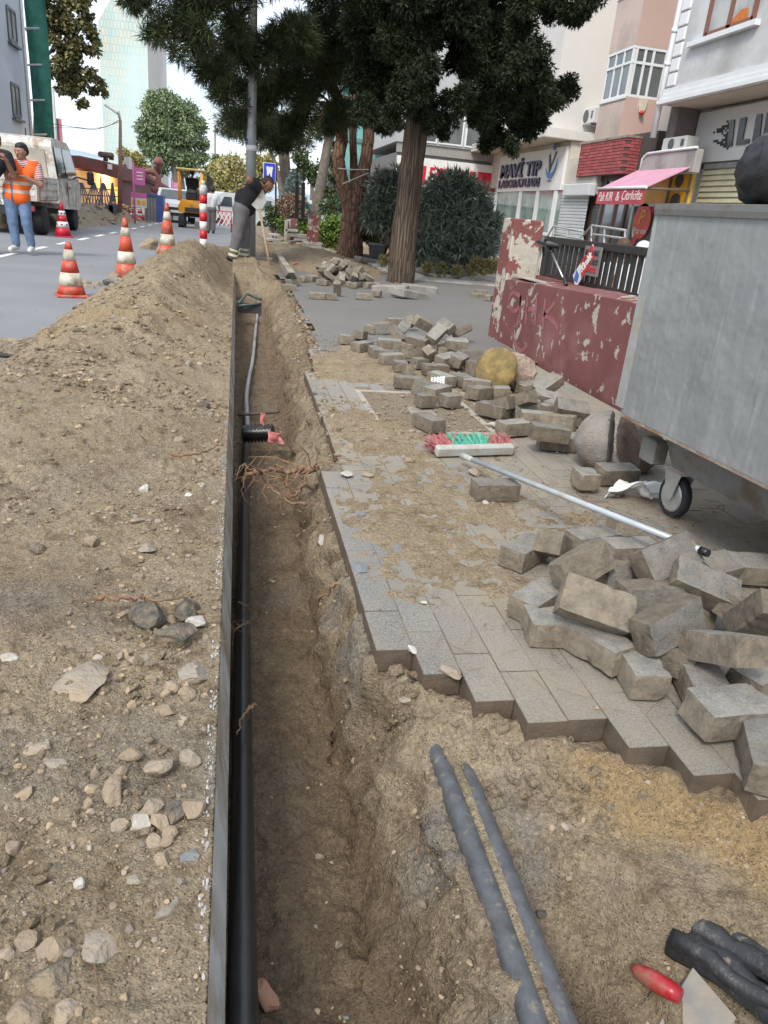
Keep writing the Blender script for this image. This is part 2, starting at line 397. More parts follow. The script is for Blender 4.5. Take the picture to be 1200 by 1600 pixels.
# trench
ys = log_rows(.5, 14.6, .0052); xs = np.concatenate([[-.055, -.05], np.arange(-.045, .72, .0065), np.arange(.72, 1.9, .011)])
X, Y = np.meshgrid(xs, ys); Zc = trench_z(X, Y)
slope = np.clip(np.abs(np.gradient(Zc, axis=1)/np.gradient(X, axis=1)), 0, 3)
Z = Zc+detail(X, Y, .95)+np.abs(fbm(X, Y, 11, 4, 61))*.04+np.abs(fbm(X, Y, 4.5, 3, 62))*.05*smooth(2.8, 3.8, Y)*np.clip(slope, 0, 1.5)+fbm(X*2, Y+Zc*6, 9, 3, 63)*.012*np.clip(slope, 0, 1)
under = (X > right_edge(Y)+.012) & (Y > edge_y(X)-.02) | (X > right_edge(Y)+.012) & (Y > 1.68)
X = X-(fbm(Y, Zc*1.3, 7, 3, 65)*.05+fbm(Y+Zc, Zc*1.5, 19, 3, 67)*.022)*np.clip(slope-.4, 0, 1)*smooth(-.01, .08, X)*smooth(.7, .55, X)
Z = np.where(under, np.minimum(Z, -.074), Z)
sd = (edge_y(X)-Y)*.815
sand = smooth(.03, .07, sd+fbm(X, Y, 7, 3, 71)*.05)*smooth(.26, .16, sd+fbm(X, Y, 5, 3, 73)*.06)*smooth(.74, .86, X+fbm(X, Y, 8, 2, 75)*.05)*(Y < 1.7)
damp = np.clip(smooth(-.24, -.41, Zc)*.9+smooth(.1, .5, fbm(X, Y, 2, 3, 77))*.3+.15, 0, 1)
grey = smooth(.12, .45, fbm(X, Y, 3.4, 4, 79))*.75*smooth(-.36, -.2, Zc)*smooth(3.0, 1.8, Y)
gm = (X[:-1, :-1] < 1.55) & ((X[:-1, :-1] < .8) | (Y[:-1, :-1] < 1.9))
tag(link('trench', grid_mesh('trench', X, Y, Z, SOIL, mask=gm, attrs=dict(sand=sand, damp=damp, grey=grey))), kind='structure')

# road, one sheet reaching the horizon, and the far earth
def asphalt(name, lo, hi, sp=.5):
    m, ns, ls, bs = new_mat(name); pos = ns.new('ShaderNodeNewGeometry').outputs['Position']
    c = mixc(ns, ls, mrange(ns, ls, noise(ns, ls, pos, .7, 6, .6), .3, .7), lo, hi)
    c = mixc(ns, ls, mrange(ns, ls, noise(ns, ls, pos, 160, 2), .35, .7), c, [h*1.6 for h in hi])
    c = mixc(ns, ls, mrange(ns, ls, noise(ns, ls, pos, 2.1, 6, .7), .58, .8, 0, .55), c, (.26, .21, .155))
    ls.new(c, bs.inputs['Base Color']); bs.inputs['Roughness'].default_value = .82
    bump(ns, ls, bs, noise(ns, ls, pos, 140, 3), .5, .006); return m
ROAD = asphalt('asphalt_road', (.108, .112, .12), (.178, .185, .195))
mb = MB()
for x0, x1, y0, y1 in ((-900, -.18, -300, 1500), (2.0, 900, -300, 1500), (-.18, 2.0, -300, .3), (-.18, 2.0, 14.4, 1500)): mb.quad((x0, y0, -.14), (x1, y0, -.14), (x1, y1, -.14), (x0, y1, -.14))
tag(mb.build('ground', M('far_ground', (.17, .16, .14), .9, .2, .3)), kind='structure')
tag(MB().quad((-6.4,-6,-.10), (-.1,-6,-.10), (-.1,140,-.10), (-6.4,140,-.10)).build('road', ROAD), kind='structure')
LINE = M('road_paint', (.72, .72, .70), .7, .12, 14)
mb = MB()
for k in range(-2, 14):
    y = 13.6+k*2.05; x = -3.80+(y-15)*.024; mb.quad((x-.06, y, -.096), (x+.06, y, -.096), (x+.075, y+1.1, -.096), (x-.045, y+1.1, -.096))
lm = mb.build('lane_marking', LINE); tag(lm, kind='structure')
# kerb whose cut face forms the left wall of the trench
KERB = M('kerb_concrete', (.37, .365, .345), .9, .18, 9, bmp=.5, bscale=70, dirt=(.22, .165, .11), dirt_amt=.5, dscale=5)
kb = thing('kerb', None, None, (-.105, 0, 0)); tag(kb, kind='structure'); rs = random.Random(3)
y = .4; kd = None
while y < 13:
    b = MB().prism([(-.075, .003, -.20), (-.075, .003, -.003), (.070, .003, -.003), (.077, .003, -.012), (.104, .003, -.165), (.095, .003, -.20)], (0, .994, 0)); y0 = y
    if kd is None: kd = b.data('kerb_stone', KERB)
    o = link('kerb_stone', kd, kb); o.location = (rs.uniform(-.002, .002), y, rs.uniform(-.004, .002)); y += 1.0
# crust of pale mortar along the kerb edge
mb = MB(); rs = random.Random(7); y = .7
while y < 9:
    for _ in range(6 if rs.random() < .12+.7*float(vnoise(np.array([y*2.2]), np.array([.3]), 5)[0]) else 0):
        s = rs.uniform(.0018, .0065); yy = y+rs.uniform(-.02, .02); xx = -.036+rs.uniform(-.014, .004); mb.rock((xx, yy, float(mound_z(np.array(xx), np.array(yy)))+rs.uniform(-.002, .003)), (s, s*2.2, s*.6), rs.randint(0, 999), sub=1)
    y += .011*max(1, y*.35)
tag(mb.build('mortar_crust', M('lime_mortar', (.36, .35, .33), .9, .3, 60)), kind='stuff')

# sub-base below the paving and the beds behind
tag(MB().quad((.785, 1.9, -.082), (30, 1.9, -.082), (30, 90, -.082), (.785, 90, -.082)).build('paving_bed', M('bedding', (.22, .175, .12), .95, .2, 5)), kind='structure')
tag(MB().quad((1.545, -3, -.084), (30, -3, -.084), (30, 1.89, -.084), (1.545, 1.89, -.084)).build('paving_bed', M('bedding', (.2,)*3)), kind='structure')

# ------------------------------------------------------------------ paving blocks
def paver_material():
    m, ns, ls, bs = new_mat('paving_concrete'); geo = ns.new('ShaderNodeNewGeometry'); pos = geo.outputs['Position']
    oi = ns.new('ShaderNodeObjectInfo').outputs['Random']
    c = mixc(ns, ls, mrange(ns, ls, noise(ns, ls, pos, 3, 6, .6), .3, .7), (.225, .22, .205), (.315, .305, .28))
    c = mixc(ns, ls, 1., c, mixc(ns, ls, oi, (.90,)*3, (1.10,)*3), 'MULTIPLY')
    g = noise(ns, ls, pos, 170, 2)
    c = mixc(ns, ls, mrange(ns, ls, g, .55, .70, 0, .6), c, (.46, .44, .41)); c = mixc(ns, ls, mrange(ns, ls, g, .46, .30, 0, .8), c, (.085, .08, .075))
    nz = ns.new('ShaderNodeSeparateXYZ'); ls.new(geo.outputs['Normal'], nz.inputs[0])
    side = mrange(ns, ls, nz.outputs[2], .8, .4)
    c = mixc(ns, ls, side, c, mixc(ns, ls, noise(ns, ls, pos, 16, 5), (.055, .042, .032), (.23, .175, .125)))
    du = noise(ns, ls, pos, 1.6, 7, .68)
    c = mixc(ns, ls, mrange(ns, ls, du, .41, .64, .04, .78), c, (.36, .30, .215))
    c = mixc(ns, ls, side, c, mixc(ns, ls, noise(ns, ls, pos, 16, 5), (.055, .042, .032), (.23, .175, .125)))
    ls.new(c, bs.inputs['Base Color']); bs.inputs['Roughness'].default_value = .9; bs.inputs['Specular IOR Level'].default_value = .3
    bump(ns, ls, bs, noise(ns, ls, pos, 95, 8, .75), .9, .011); return m
PAVE = paver_material()
pav = thing('pavement', None, None, (0, 0, 0)); tag(pav, kind='structure')
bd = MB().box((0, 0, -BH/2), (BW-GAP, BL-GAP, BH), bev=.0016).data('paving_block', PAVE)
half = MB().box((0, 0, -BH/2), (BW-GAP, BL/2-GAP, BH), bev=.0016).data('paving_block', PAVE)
spots = []; rs = random.Random(11)
for i, x0 in enumerate(COLX):
    y = col_start(i); first = True; xc = x0+BW/2
    kx = (xc > .43)
    if i in (3,): pass
    while y < 6.15:
        L = BL
        if first and i % 2 == 1 and i > 8: L = BL/2
        first = False
        yc = y+L/2; y += L
        if 3.15 < yc < 5.25 and xc < .50: continue
        if yc > 5.25 and xc < .62: continue
        if .80 < xc < 1.50 and 3.85 < yc < 4.85: continue       # manhole
        if xc > 2.62 and yc > 4.4: continue
        spots.append((xc, yc, L < BL))
spots.sort(key=lambda s: s[1]+abs(s[0]-.9)*.3); rest = MB()
for n, (xc, yc, hf) in enumerate(spots):
    dz, tx, ty, rz = rs.uniform(-.0025, .001), rs.gauss(0, .0035), rs.gauss(0, .0035), rs.gauss(0, .003)
    if n < 298:
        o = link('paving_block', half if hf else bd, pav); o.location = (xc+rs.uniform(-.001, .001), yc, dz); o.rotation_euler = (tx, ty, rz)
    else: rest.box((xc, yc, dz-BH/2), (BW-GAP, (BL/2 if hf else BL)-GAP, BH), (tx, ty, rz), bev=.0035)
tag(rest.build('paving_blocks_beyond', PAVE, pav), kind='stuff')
# worn asphalt court beyond, pale slabs round the trees
ys = np.linspace(5.9, 16, 160); xs = np.linspace(.5, 9, 130); X, Y = np.meshgrid(xs, ys)
Z = .003+fbm(X, Y, 1.2, 3, 81)*.012
gm = (X > right_edge(Y)+.03+fbm(X, Y, 3, 3, 83)*.06)[:-1, :-1] & (Y > 6.15+fbm(X, Y, 2, 3, 85)*.12)[:-1, :-1]
COURT = asphalt('asphalt_court', (.098, .094, .087), (.14, .135, .126))
tag(link('court', grid_mesh('court', X, Y, Z, COURT, mask=gm)), kind='structure')
SLAB = M('pale_slab', (.42, .41, .39), .85, .2, 5, bmp=.3, dirt=(.25, .21, .16), dirt_amt=.45, dscale=2)
sl = thing('pale_paving', None, None, (0, 0, 0)); tag(sl, kind='structure'); rs = random.Random(5); sld = MB().box((0, 0, 0), (.49, .29, .05), bev=.004).data('slab', SLAB)
for i in range(14):
    for j in range(16):
        o = link('slab', sld, sl); o.location = (3.3+i*.5+(j % 2)*.25, 14.4+j*.3, .0+rs.uniform(-.004, .004)); o.rotation_euler = (rs.gauss(0, .006), rs.gauss(0, .006), 0)
# drifted sand and soil lying over the paving: a real thin sheet that dips below the blocks
ys = log_rows(1.15, 6.6, .0075); xs = np.arange(.40, 2.6, .013); X, Y = np.meshgrid(xs, ys)
q = fbm(X, Y, 1.25, 5, 91)*.9+.66-np.abs((X-.62-.16*(Y-2.2))/.62)**1.6*.55-.30*smooth(3.3, 3.8, Y)
q = np.where(Y < 2.0, q-(2.0-Y)*2.6, q)-np.exp(-((X-1.12)/.36)**2-((Y-4.35)/.5)**2)*1.3+np.exp(-((X-.75)/.35)**2-((Y-5.5)/.4)**2)*.55
q += fbm(X, Y, 14, 4, 93)*.34+fbm(X, Y, 45, 3, 94)*.22
Z = np.clip(q*.020-.005, -.02, .022)+fbm(X, Y, 22, 3, 95)*.003+np.clip(fbm(X, Y, 30, 3, 97)-.25, 0, 1)*.02*(q > .3)
keep = (X > right_edge(Y)+.004) & (Y > edge_y(X)+.03)
gj = keep & (Y > edge_y(X)+.05)
tag(link('joint_sand', grid_mesh('joint_sand', X, Y, X*0-.0028, SOIL, mask=gj[:-1, :-1], attrs=dict(sand=X*0+.1, damp=X*0+.2, grey=X*0+.3))), kind='stuff')
gm = (Z > -.006)[:-1, :-1] & keep[:-1, :-1]
sd_ = grid_mesh('sand_drift', X, Y, Z, SOIL, mask=gm, attrs=dict(sand=np.full(X.shape, .10), damp=X*0, grey=X*0))
tag(link('sand_drift', sd_), kind='stuff')
# heap of soil in front of the worker and the loose earth beyond the court
ys = np.linspace(12.95, 26, 150); xs = np.linspace(.1, 3.4, 110); X, Y = np.meshgrid(xs, ys)
Z = -.06+.24*np.exp(-((X-1.6)/.75)**2-((Y-17.0)/2.6)**2)+.2*np.exp(-((X-.3)/.7)**2-((Y-21)/3)**2)+.10*smooth(.9, .5, X)*smooth(11.6, 12.6, Y)+fbm(X, Y, 1.5, 4, 101)*.07
Z += .10*smooth(13.5, 15, Y)*smooth(3.3, 2.2, X)-.45*smooth(13.5, 12.95, Y)*smooth(.9, .6, X)
gm = ((Y > 12.7) | (X > right_edge(Y)+.02))[:-1, :-1]
tag(link('loose_earth', grid_mesh('loose_earth', X, Y, Z+detail(X, Y, 1.5), SOIL, mask=gm, attrs=dict(sand=smooth(.0, .5, fbm(X, Y, 1, 2, 103))*.4, damp=X*0+.25, grey=X*0+.1))), kind='structure')
# grit: thousands of small stones strewn over the soil
def const_attr(me, **k):
    for a, v in k.items():
        q = me.attributes.new(a, 'FLOAT', 'POINT'); q.data.foreach_set('value', np.full(len(me.vertices), v, np.float32))
def strew(name, N, xr, yr, smin, smax, seed, zf, mats, pfun=None, sink=.35, damp=.15):
    r = np.random.RandomState(seed); u = r.rand(N*6)
    y = yr[0]*(yr[1]/yr[0])**u; x = r.uniform(xr[0], xr[1], N*6)
    if pfun is not None:
        k = r.rand(N*6) < pfun(x, y); x, y = x[k], y[k]
    x, y = x[:N], y[:N]; n = len(x)
    s = np.minimum(smin*(r.pareto(2.0, n)+1), smax)*np.clip(y/2.2, .75, 2.2)
    v, f = ICO[0]; q = np.repeat(v[None], n, 0)*(1+.5*(r.rand(n, 12, 1)-.5))*np.stack([r.uniform(.7, 1.3, n), r.uniform(.7, 1.3, n), r.uniform(.5, .9, n)], -1)[:, None]
    a = r.uniform(0, 6.28, n); ca, sa = np.cos(a)[:, None], np.sin(a)[:, None]
    q = np.stack([q[..., 0]*ca-q[..., 1]*sa, q[..., 0]*sa+q[..., 1]*ca, q[..., 2]], -1)*s[:, None, None]*.5
    z = zf(x, y)+s*(.25-sink*.3); q += np.stack([x, y, z], -1)[:, None]
    F = (np.array(f)[None]+np.arange(n)[:, None, None]*12).reshape(-1, 3)
    me = npmesh(name, q.reshape(-1, 3), F, mats, False, np.repeat(r.randint(0, len(mats), n), 20))
    const_attr(me, damp=damp); return tag(link(name, me), kind='stuff')
STONES = [M('stone_%s' % k, c, .9, .22, 30, bmp=.3, bscale=150, isl=.3, dirt=(.30, .23, .155), dirt_amt=.5, dscale=9) for k, c in (('grey', (.285, .255, .215)), ('tan', (.30, .235, .165)), ('brown', (.23, .18, .13)), ('earth', (.31, .245, .17)))]
zm = lambda x, y: mound_z(x, y)+detail(x, y)
zt = lambda x, y: trench_z(x, y)+detail(x, y, .95)
cl = lambda x, y: np.clip(smooth(-.15, .45, fbm(x, y, 2.0, 3, 111))*.9+.10+.75*np.exp(-((x+.22)/.2)**2-((y-1.75)/.7)**2), 0, 1)
strew('gravel', 15500, (-2.5, -.04), (.55, 9), .0042, .019, 201, zm, [SOIL]*4+STONES, cl)
strew('gravel', 5200, (-.02, 1.4), (.6, 6), 0.0042, .016, 203, zt, [SOIL]*5+STONES, lambda x, y: ((x < right_edge(y)) | (y < edge_y(x)-.04))*np.clip(smooth(-.2, .5, fbm(x, y, 2.6, 3, 113)), .05, 1), damp=.6)
strew('gravel', 4200, (.42, 2.2), (1.25, 7), .0028, .010, 205, lambda x, y: x*0+.006, STONES, lambda x, y: (y > edge_y(x)+.02)*np.clip(smooth(-.1, .5, fbm(x, y, 1.25, 4, 91)+.2)+.08, 0, 1))
# nests of bigger angular rubble
PROT = [MB().rock((0, 0, 0), (1, .8, .62), 40+k, sub=1) for k in range(8)]
def nest(N, spots, smin, smax, seed, zf, mats=None, damp=.2):
    mats = mats or [SOIL]*3+STONES
    r = random.Random(seed); mb = MB()
    for _ in range(N):
        cx, cy, rx, ry = spots[r.randrange(len(spots))]; x, y = cx+r.gauss(0, rx), cy+r.gauss(0, ry)
        if x > -.05 and cx < 0: continue
        s = smin+(smax-smin)*r.random()**2.2; z = float(zf(np.array(x), np.array(y))); P_ = PROT[r.randrange(8)]; mt = Euler((r.gauss(0, .5), r.gauss(0, .5), r.uniform(0, 6.3))).to_matrix()
        mb.add([mt@Vector(v)*s+Vector((x, y, z+s*.12)) for v in P_.v], P_.f, r.randrange(len(mats)))
    o = mb.build('rubble', mats); const_attr(o.data, damp=damp); return tag(o, kind='stuff')
nest(620, [(-.17, 1.78, .09, .16), (-.20, 1.55, .10, .12), (-.22, 1.17, .09, .10), (-.45, .95, .12, .1), (-.55, 2.6, .25, .3), (-.30, 1.35, .14, .2), (-.16, 3.4, .08, .4), (-.5, 4.8, .3, .8), (-1.3, 6.5, .15, 1.2), (-1.3, 8.5, .12, 1.)], .010, .036, 3, zm)
nest(170, [(.62, 1.3, .08, .05), (.75, 1.2, .1, .06), (.40, 1.5, .05, .2), (.43, 2.4, .03, .7), (.2, 1.3, .1, .3)], .008, .024, 4, zt)
nest(170, [(.60, 1.40, .06, .04), (.70, 1.27, .07, .05), (.82, 1.18, .07, .04), (.46, 1.52, .03, .12), (.44, 1.9, .02, .3), (.43, 2.6, .025, .4), (.52, 1.1, .1, .08)], .016, .055, 8, zt, [SOIL], .35)
nest(150, [(-.9, 6.2, .5, 1.2), (-1.2, 8.5, .3, 1.5), (-.5, 9.5, .4, 1.2)], .02, .09, 9, zm, [SOIL]*4+[STONES[0]], .4)
nest(260, [(.66, 6.5, .05, .5), (.68, 7.6, .06, .6), (.70, 8.8, .05, .6), (.72, 10, .06, .8), (.54, 4.2, .03, .6)], .012, .05, 6, lambda x, y: np.array(.0))
# ================================================================== TRENCH CONTENTS
BLK = M('black_plastic', (.012, .012, .013), .32, .3, 20, bmp=.1, bscale=90)
BLKD = M('dusty_black_plastic', (.075, .08, .086), .42, .3, 30, bmp=.2, bscale=120, dirt=(.20, .175, .14), dirt_amt=.12, dscale=40)
def smooth_path(p, n=6):
    p = [Vector(q) for q in p]; r = []
    for i in range(len(p)-1):
        a, b, c, d = p[max(i-1, 0)], p[i], p[i+1], p[min(i+2, len(p)-1)]
        for k in range(n):
            t = k/n; r.append(.5*((2*b)+(c-a)*t+(2*a-5*b+4*c-d)*t*t+(3*b-a-3*c+d)*t**3))
    return r+[p[-1]]
pth = smooth_path([(.028, .35, -.17), (.029, .9, -.20), (.034, 1.5, -.28), (.042, 2.3, -.335), (.055, 3.3, -.365), (.075, 4.4, -.375), (.085, 5.0, -.38), (.09, 5.6, -.42)], 5)
tag(MB().tube(pth, .0265, 14, 0).build('cable_duct', [BLK], loc=None), 'thick glossy black duct running along the kerb face in the trench', 'cable duct')
pth2 = [p+Vector((-.004, 0, -.06)) for p in pth]
tag(MB().tube(pth2, .026, 12).build('cable_duct', BLK), 'second black duct lying low under the glossy one beside the kerb', 'cable duct')
GREYP = M('grey_conduit', (.33, .345, .36), .35, .15, 12, dirt=(.2, .17, .13), dirt_amt=.4)
tag(MB().tube(smooth_path([at(388, 685, -.37), at(386, 650, -.36), at(385, 618, -.34), at(389, 590, -.33), at(395, 560, -.33), at(399, 520, -.33), at(403, 485, -.33), at(404, 472, -.32)], 5), .017, 10).build('conduit', GREYP), 'thin shiny grey conduit curving along the far part of the trench floor', 'conduit')
a, b = atY(380, 678, 4.55), atY(428, 676, 4.5); n = 9; d = (b-a)/n; mb = MB()
prof = [a+d*i*.5 for i in range(2*n+1)]
mb.tube(prof, [.060 if i % 2 else .040 for i in range(2*n+1)], 16, 0)
cd = mb.build('corrugated_pipe', BLK); tag(cd, 'black corrugated pipe end sticking across the trench', 'pipe')
tag(MB().tube(smooth_path([atY(372, 648, 4.95), atY(405, 646, 4.9), atY(436, 643, 4.85)], 4), [.011]*9, 8).build('pipe', M('rusty_pipe', (.08, .06, .05), .7, .4, 20)), 'thin dark pipe crossing the trench behind the corrugated pipe', 'pipe')
PINK = M('pink_plastic', (.50, .16, .15), .5, .2, 20, dirt=(.3, .2, .15), dirt_amt=.5, dscale=8)
def scrap(name, label, cat, c, size, seed, m, rot=(0, 0, 0), amp=.3, flat=.25, n=9):
    """crumpled flake: a small bent sheet with thickness"""
    r = np.random.RandomState(seed); g = np.linspace(-.5, .5, n); X, Y = np.meshgrid(g, g); Z = fbm(X+seed, Y, 2.5, 3, seed % 50)*amp
    X2 = X+fbm(X, Y+seed, 2, 2, seed % 40+3)*.25; Y2 = Y+fbm(X+3, Y, 2, 2, seed % 30+5)*.25
    top = np.stack([X2*size[0], Y2*size[1], Z*size[0]], -1).reshape(-1, 3); bot = top-[0, 0, .003]; k = n*n
    vs = np.concatenate([top, bot]); i = np.arange(k).reshape(n, n)
    f = np.stack([i[:-1,:-1], i[:-1,1:], i[1:,1:], i[1:,:-1]], -1).reshape(-1, 4); bd = list(i[0, :])+list(i[1:, -1])+list(i[-1, -2::-1])+list(i[-2:0:-1, 0]); L = len(bd)
    fs = [tuple(q) for q in f]+[tuple(q[::-1]+k) for q in f]+[(bd[j], bd[j]+k, bd[(j+1) % L]+k, bd[(j+1) % L]) for j in range(L)]
    o = MB().add(vs.tolist(), fs, 0, True).build(name, m); o.location = c; o.rotation_euler = rot; return tag(o, label, cat)
scrap('plastic_flake', 'pink torn plastic at the mouth of the corrugated pipe', 'plastic scrap', atY(430, 684, 4.42), (.10, .07), 3, PINK, (1.0, .2, .4))
scrap('plastic_flake', 'small pink plastic strip hanging from the thin dark pipe', 'plastic scrap', atY(411, 656, 4.85), (.03, .09), 8, PINK, (1.3, .1, .2))
scrap('plastic_flake', 'red plastic film half buried at the bottom edge between trench and ducts', 'plastic scrap', at(690, 1580, -.375), (.035, .11), 13, M('red_film', (.42, .06, .07), .5), (.5, .1, -.2), .2)
# green steel frame across the trench far end
GRNM = M('green_metal', (.05, .09, .08), .45, .3, 30); mb = MB()
p0, p1, p2 = atY(372, 474, 9.6), atY(386, 459, 9.9), atY(408, 468, 9.7)
fr = thing('shoring_frame', 'small dark green metal frame wedged across the far trench', 'metal frame', p0)
MB().tube([p0, p1, p2], .018, 6).build('brace', GRNM, fr, w=True); MB().tube([p0+Vector((0, 0, -.03)), p2+Vector((0, 0, -.05))], .016, 6).build('crossbar', GRNM, fr, w=True)
MB().box((p0+p2)/2+Vector((0, .05, -.09)), (.30, .03, .12), (0, 0, .05)).build('backing_plate', M('dark_metal', (.04, .04, .04), .6), fr, w=True)
# roots
ROOT = M('root_bark', (.22, .13, .075), .85, .35, 40, bmp=.4, bscale=120)
def root(label, pts, r0, seed, fine=0, grp=None):
    rs = random.Random(seed); p = smooth_path(pts, 6); n = len(p)
    p = [q+Vector((rs.gauss(0, r0*.5), rs.gauss(0, r0*.5), rs.gauss(0, r0*.5))) for q in p]
    mb = MB().tube(p, [r0*(1-.75*i/n) for i in range(n)], 7)
    for _ in range(fine):
        q = Vector(p[rs.randrange(n)]); d = Vector((rs.gauss(0, 1), rs.gauss(0, 1), rs.gauss(-.3, .8))).normalized(); pp = [q]
        for _ in range(5): q = q+d*r0*rs.uniform(2, 5); d = (d+Vector((rs.gauss(0, .5), rs.gauss(0, .5), rs.gauss(-.1, .5)))).normalized(); pp.append(q)
        mb.tube(pp, [r0*.28, r0*.25, r0*.2, r0*.16, r0*.12, r0*.06], 5)
    return tag(mb.build('root', ROOT), label, 'root', grp)
root('thick reddish root reaching out of the right trench bank', [atY(492, 732, 3.35), atY(470, 736, 3.35), atY(448, 737, 3.36), atY(425, 733, 3.4), atY(408, 741, 3.4)], .018, 1, 9)
root('tangled root knot beside the black duct at the kerb', [atY(376, 752, 3.4), atY(392, 741, 3.38), atY(405, 735, 3.38), atY(384, 728, 3.45)], .012, 2, 14)
root('forked thin root hanging low over the trench floor', [atY(478, 788, 3.1), atY(452, 783, 3.1), atY(432, 770, 3.12), atY(418, 758, 3.15), atY(408, 772, 3.15)], .008, 3, 8)
root('short root stub leaning down the bank below the thick root', [atY(478, 752, 3.2), atY(464, 768, 3.2), atY(452, 780, 3.2)], .010, 4, 3)
root('orange root curling out of the right bank halfway along', [atY(552, 908, 2.2), atY(525, 914, 2.22), atY(505, 930, 2.25), atY(490, 955, 2.3)], .009, 5, 2)
root('pale root tip bent over the black duct', [atY(399, 1101, 1.75), atY(388, 1108, 1.72), atY(377, 1128, 1.68), atY(371, 1148, 1.65)], .006, 6, 1)
root('hair root dangling across the duct in the middle of the trench', [atY(372, 940, 2.45), atY(384, 946, 2.45), atY(398, 940, 2.45)], .003, 7, 3)
root('bunch of fine roots over the duct near the white stone', [atY(365, 985, 2.25), atY(378, 978, 2.25), atY(392, 970, 2.28)], .004, 8, 7)
root('long dark root crossing the spoil beside the kerb', [at(268, 712, .12), at(312, 708, .12), at(340, 694, .10), at(352, 662, .06)], .006, 9, 5)
root('dry brown root lying over the dark asphalt lumps', [at(150, 932, .10), at(185, 936, .10), at(222, 932, .10), at(258, 938, .08), at(300, 930, .06)], .007, 10, 6)
for k, (pts, r) in enumerate([(([660, 1170], [668, 1210], [655, 1300], [652, 1340]), .004), (([905, 1135], [960, 1150], [1010, 1163]), .002), (([540, 1010], [560, 1040], [590, 1060]), .002), (([430, 620], [412, 628], [396, 634]), .004), (([440, 585], [425, 590], [405, 601]), .004), (([455, 640], [430, 655], [400, 672]), .005)]):
    root(['dark vertical root crack in the soil left of the twin ducts', 'pine needle strand lying below the staircase of blocks', 'thin rootlet on the bank below the paving corner', 'upper root of three poking from the far right bank', 'topmost small root in the far trench bank', 'root poking from the bank just above the corrugated pipe'][k], [at(*p, -.2 if k < 3 else -.12) for p in pts], r, 20+k, 2)
# twin ducts at lower right with sand caught between
gq = lambda x, y: float(ground_z(x, y))
dr = [(.512, .55, -.150), (.510, .8, -.137), (.508, 1.0, -.128), (.506, 1.2, -.124), (.503, 1.38, -.126), (.501, 1.5, -.135)]
tag(MB().tube(smooth_path(dr, 5), .0255, 14).build('cable_duct', BLKD), 'left one of the twin dusty black ducts in the dug corner', 'cable duct')
tag(MB().tube(smooth_path([(x+.051, y, z-.003) for x, y, z in dr[:4]]+[(.561, 1.3, -.133), (.558, 1.42, -.15)], 5), .0245, 14).build('cable_duct', BLKD), 'right one of the twin dusty black ducts in the dug corner', 'cable duct')
mb = MB(); rs = random.Random(4)
for k in range(700):
    y = .55+k*.00105; mb.rock((.5375+rs.gauss(0, .005), y, np.interp(y, [d_[1] for d_ in dr], [d_[2]+.012 for d_ in dr])+rs.uniform(-.004, .004)), [rs.uniform(.004, .009)*(1+.8*(rs.random() < .06)) for _ in range(3)], k, sub=0)
mb.tube([(.5375, d_[1], d_[2]+.004) for d_ in dr[:5]], [.0165]*5, 8); tag(mb.build('sand_line', SOIL), kind='stuff')
# crushed duct end, steel plate and red shovel grip at the lower right
def gp(px, py, dz=0.):
    z = -.2
    for _ in range(12): p = at(px, py, z); z = z*.4+.6*float(ground_z(p.x, p.y))
    return at(px, py, z+dz)
c = gp(1140, 1530, .03)
dg = thing('broken_duct', 'crushed dark duct bundle torn open at the lower right corner', 'pipe', c, 0)
for k, (o, l, r) in enumerate((((0, 0, 0), .32, .036), ((.062, -.03, .0), .28, .031), ((.03, .02, .035), .20, .026), ((-.02, -.03, .045), .22, .017), ((.07, .03, .03), .2, .014))):
    d = Vector((.45, -.85, .18)).normalized(); p = [Vector(o)-d*.12+d*l*i/6+Vector((random.Random(k*9+i).gauss(0, .004), 0, random.Random(k*7+i).gauss(0, .005))) for i in range(7)]
    MB().tube(p, [r*f for f in (1.05, .9, 1., .8, .95, .85, .9)], 10, flat=.7).build('duct_strand', M('scuffed_black', (.024, .025, .027), .45, .3, 30, bmp=.3, dirt=(.2, .17, .13), dirt_amt=.12, dscale=40), dg)
PLATE = M('dirty_steel_plate', (.16, .155, .145), .55, .25, 12, dirt=(.25, .2, .14), dirt_amt=.45, dscale=10)
pl = thing('shovel', 'shovel with red grip and grey blade lying in the dug corner', 'shovel', gp(1075, 1560), 0)
MB().prism([gp(1030, 1600, .015), gp(1083, 1512, .02), gp(1150, 1590, .02), gp(1130, 1640, .02)], (0, .004, -.006)).build('blade', PLATE, pl, w=True)
a, b = gp(988, 1512, .022), gp(1064, 1557, .028); RED = M('red_grip', (.33, .012, .02), .35, .2, 30, dirt=(.2, .12, .08), dirt_amt=.3, dscale=12)
MB().tube([a, a.lerp(b, .12), a.lerp(b, .45), a.lerp(b, .8), b], [.007, .014, .019, .018, .014], 12).build('grip', RED, pl, w=True)
BRK = M('red_brick', (.36, .15, .09), .9, .25, 30, bmp=.4, dirt=(.3, .24, .17), dirt_amt=.5, dscale=14)
tag(MB().rock((0, 0, 0), (.045, .075, .02), 5, sub=2).build('brick_shard', BRK, loc=None), 'orange brick shard lying on the trench floor at the bottom edge', 'brick shard').location = at(418, 1556, -.40)
bpy.data.objects['brick_shard'].rotation_euler = (.3, .3, .5)

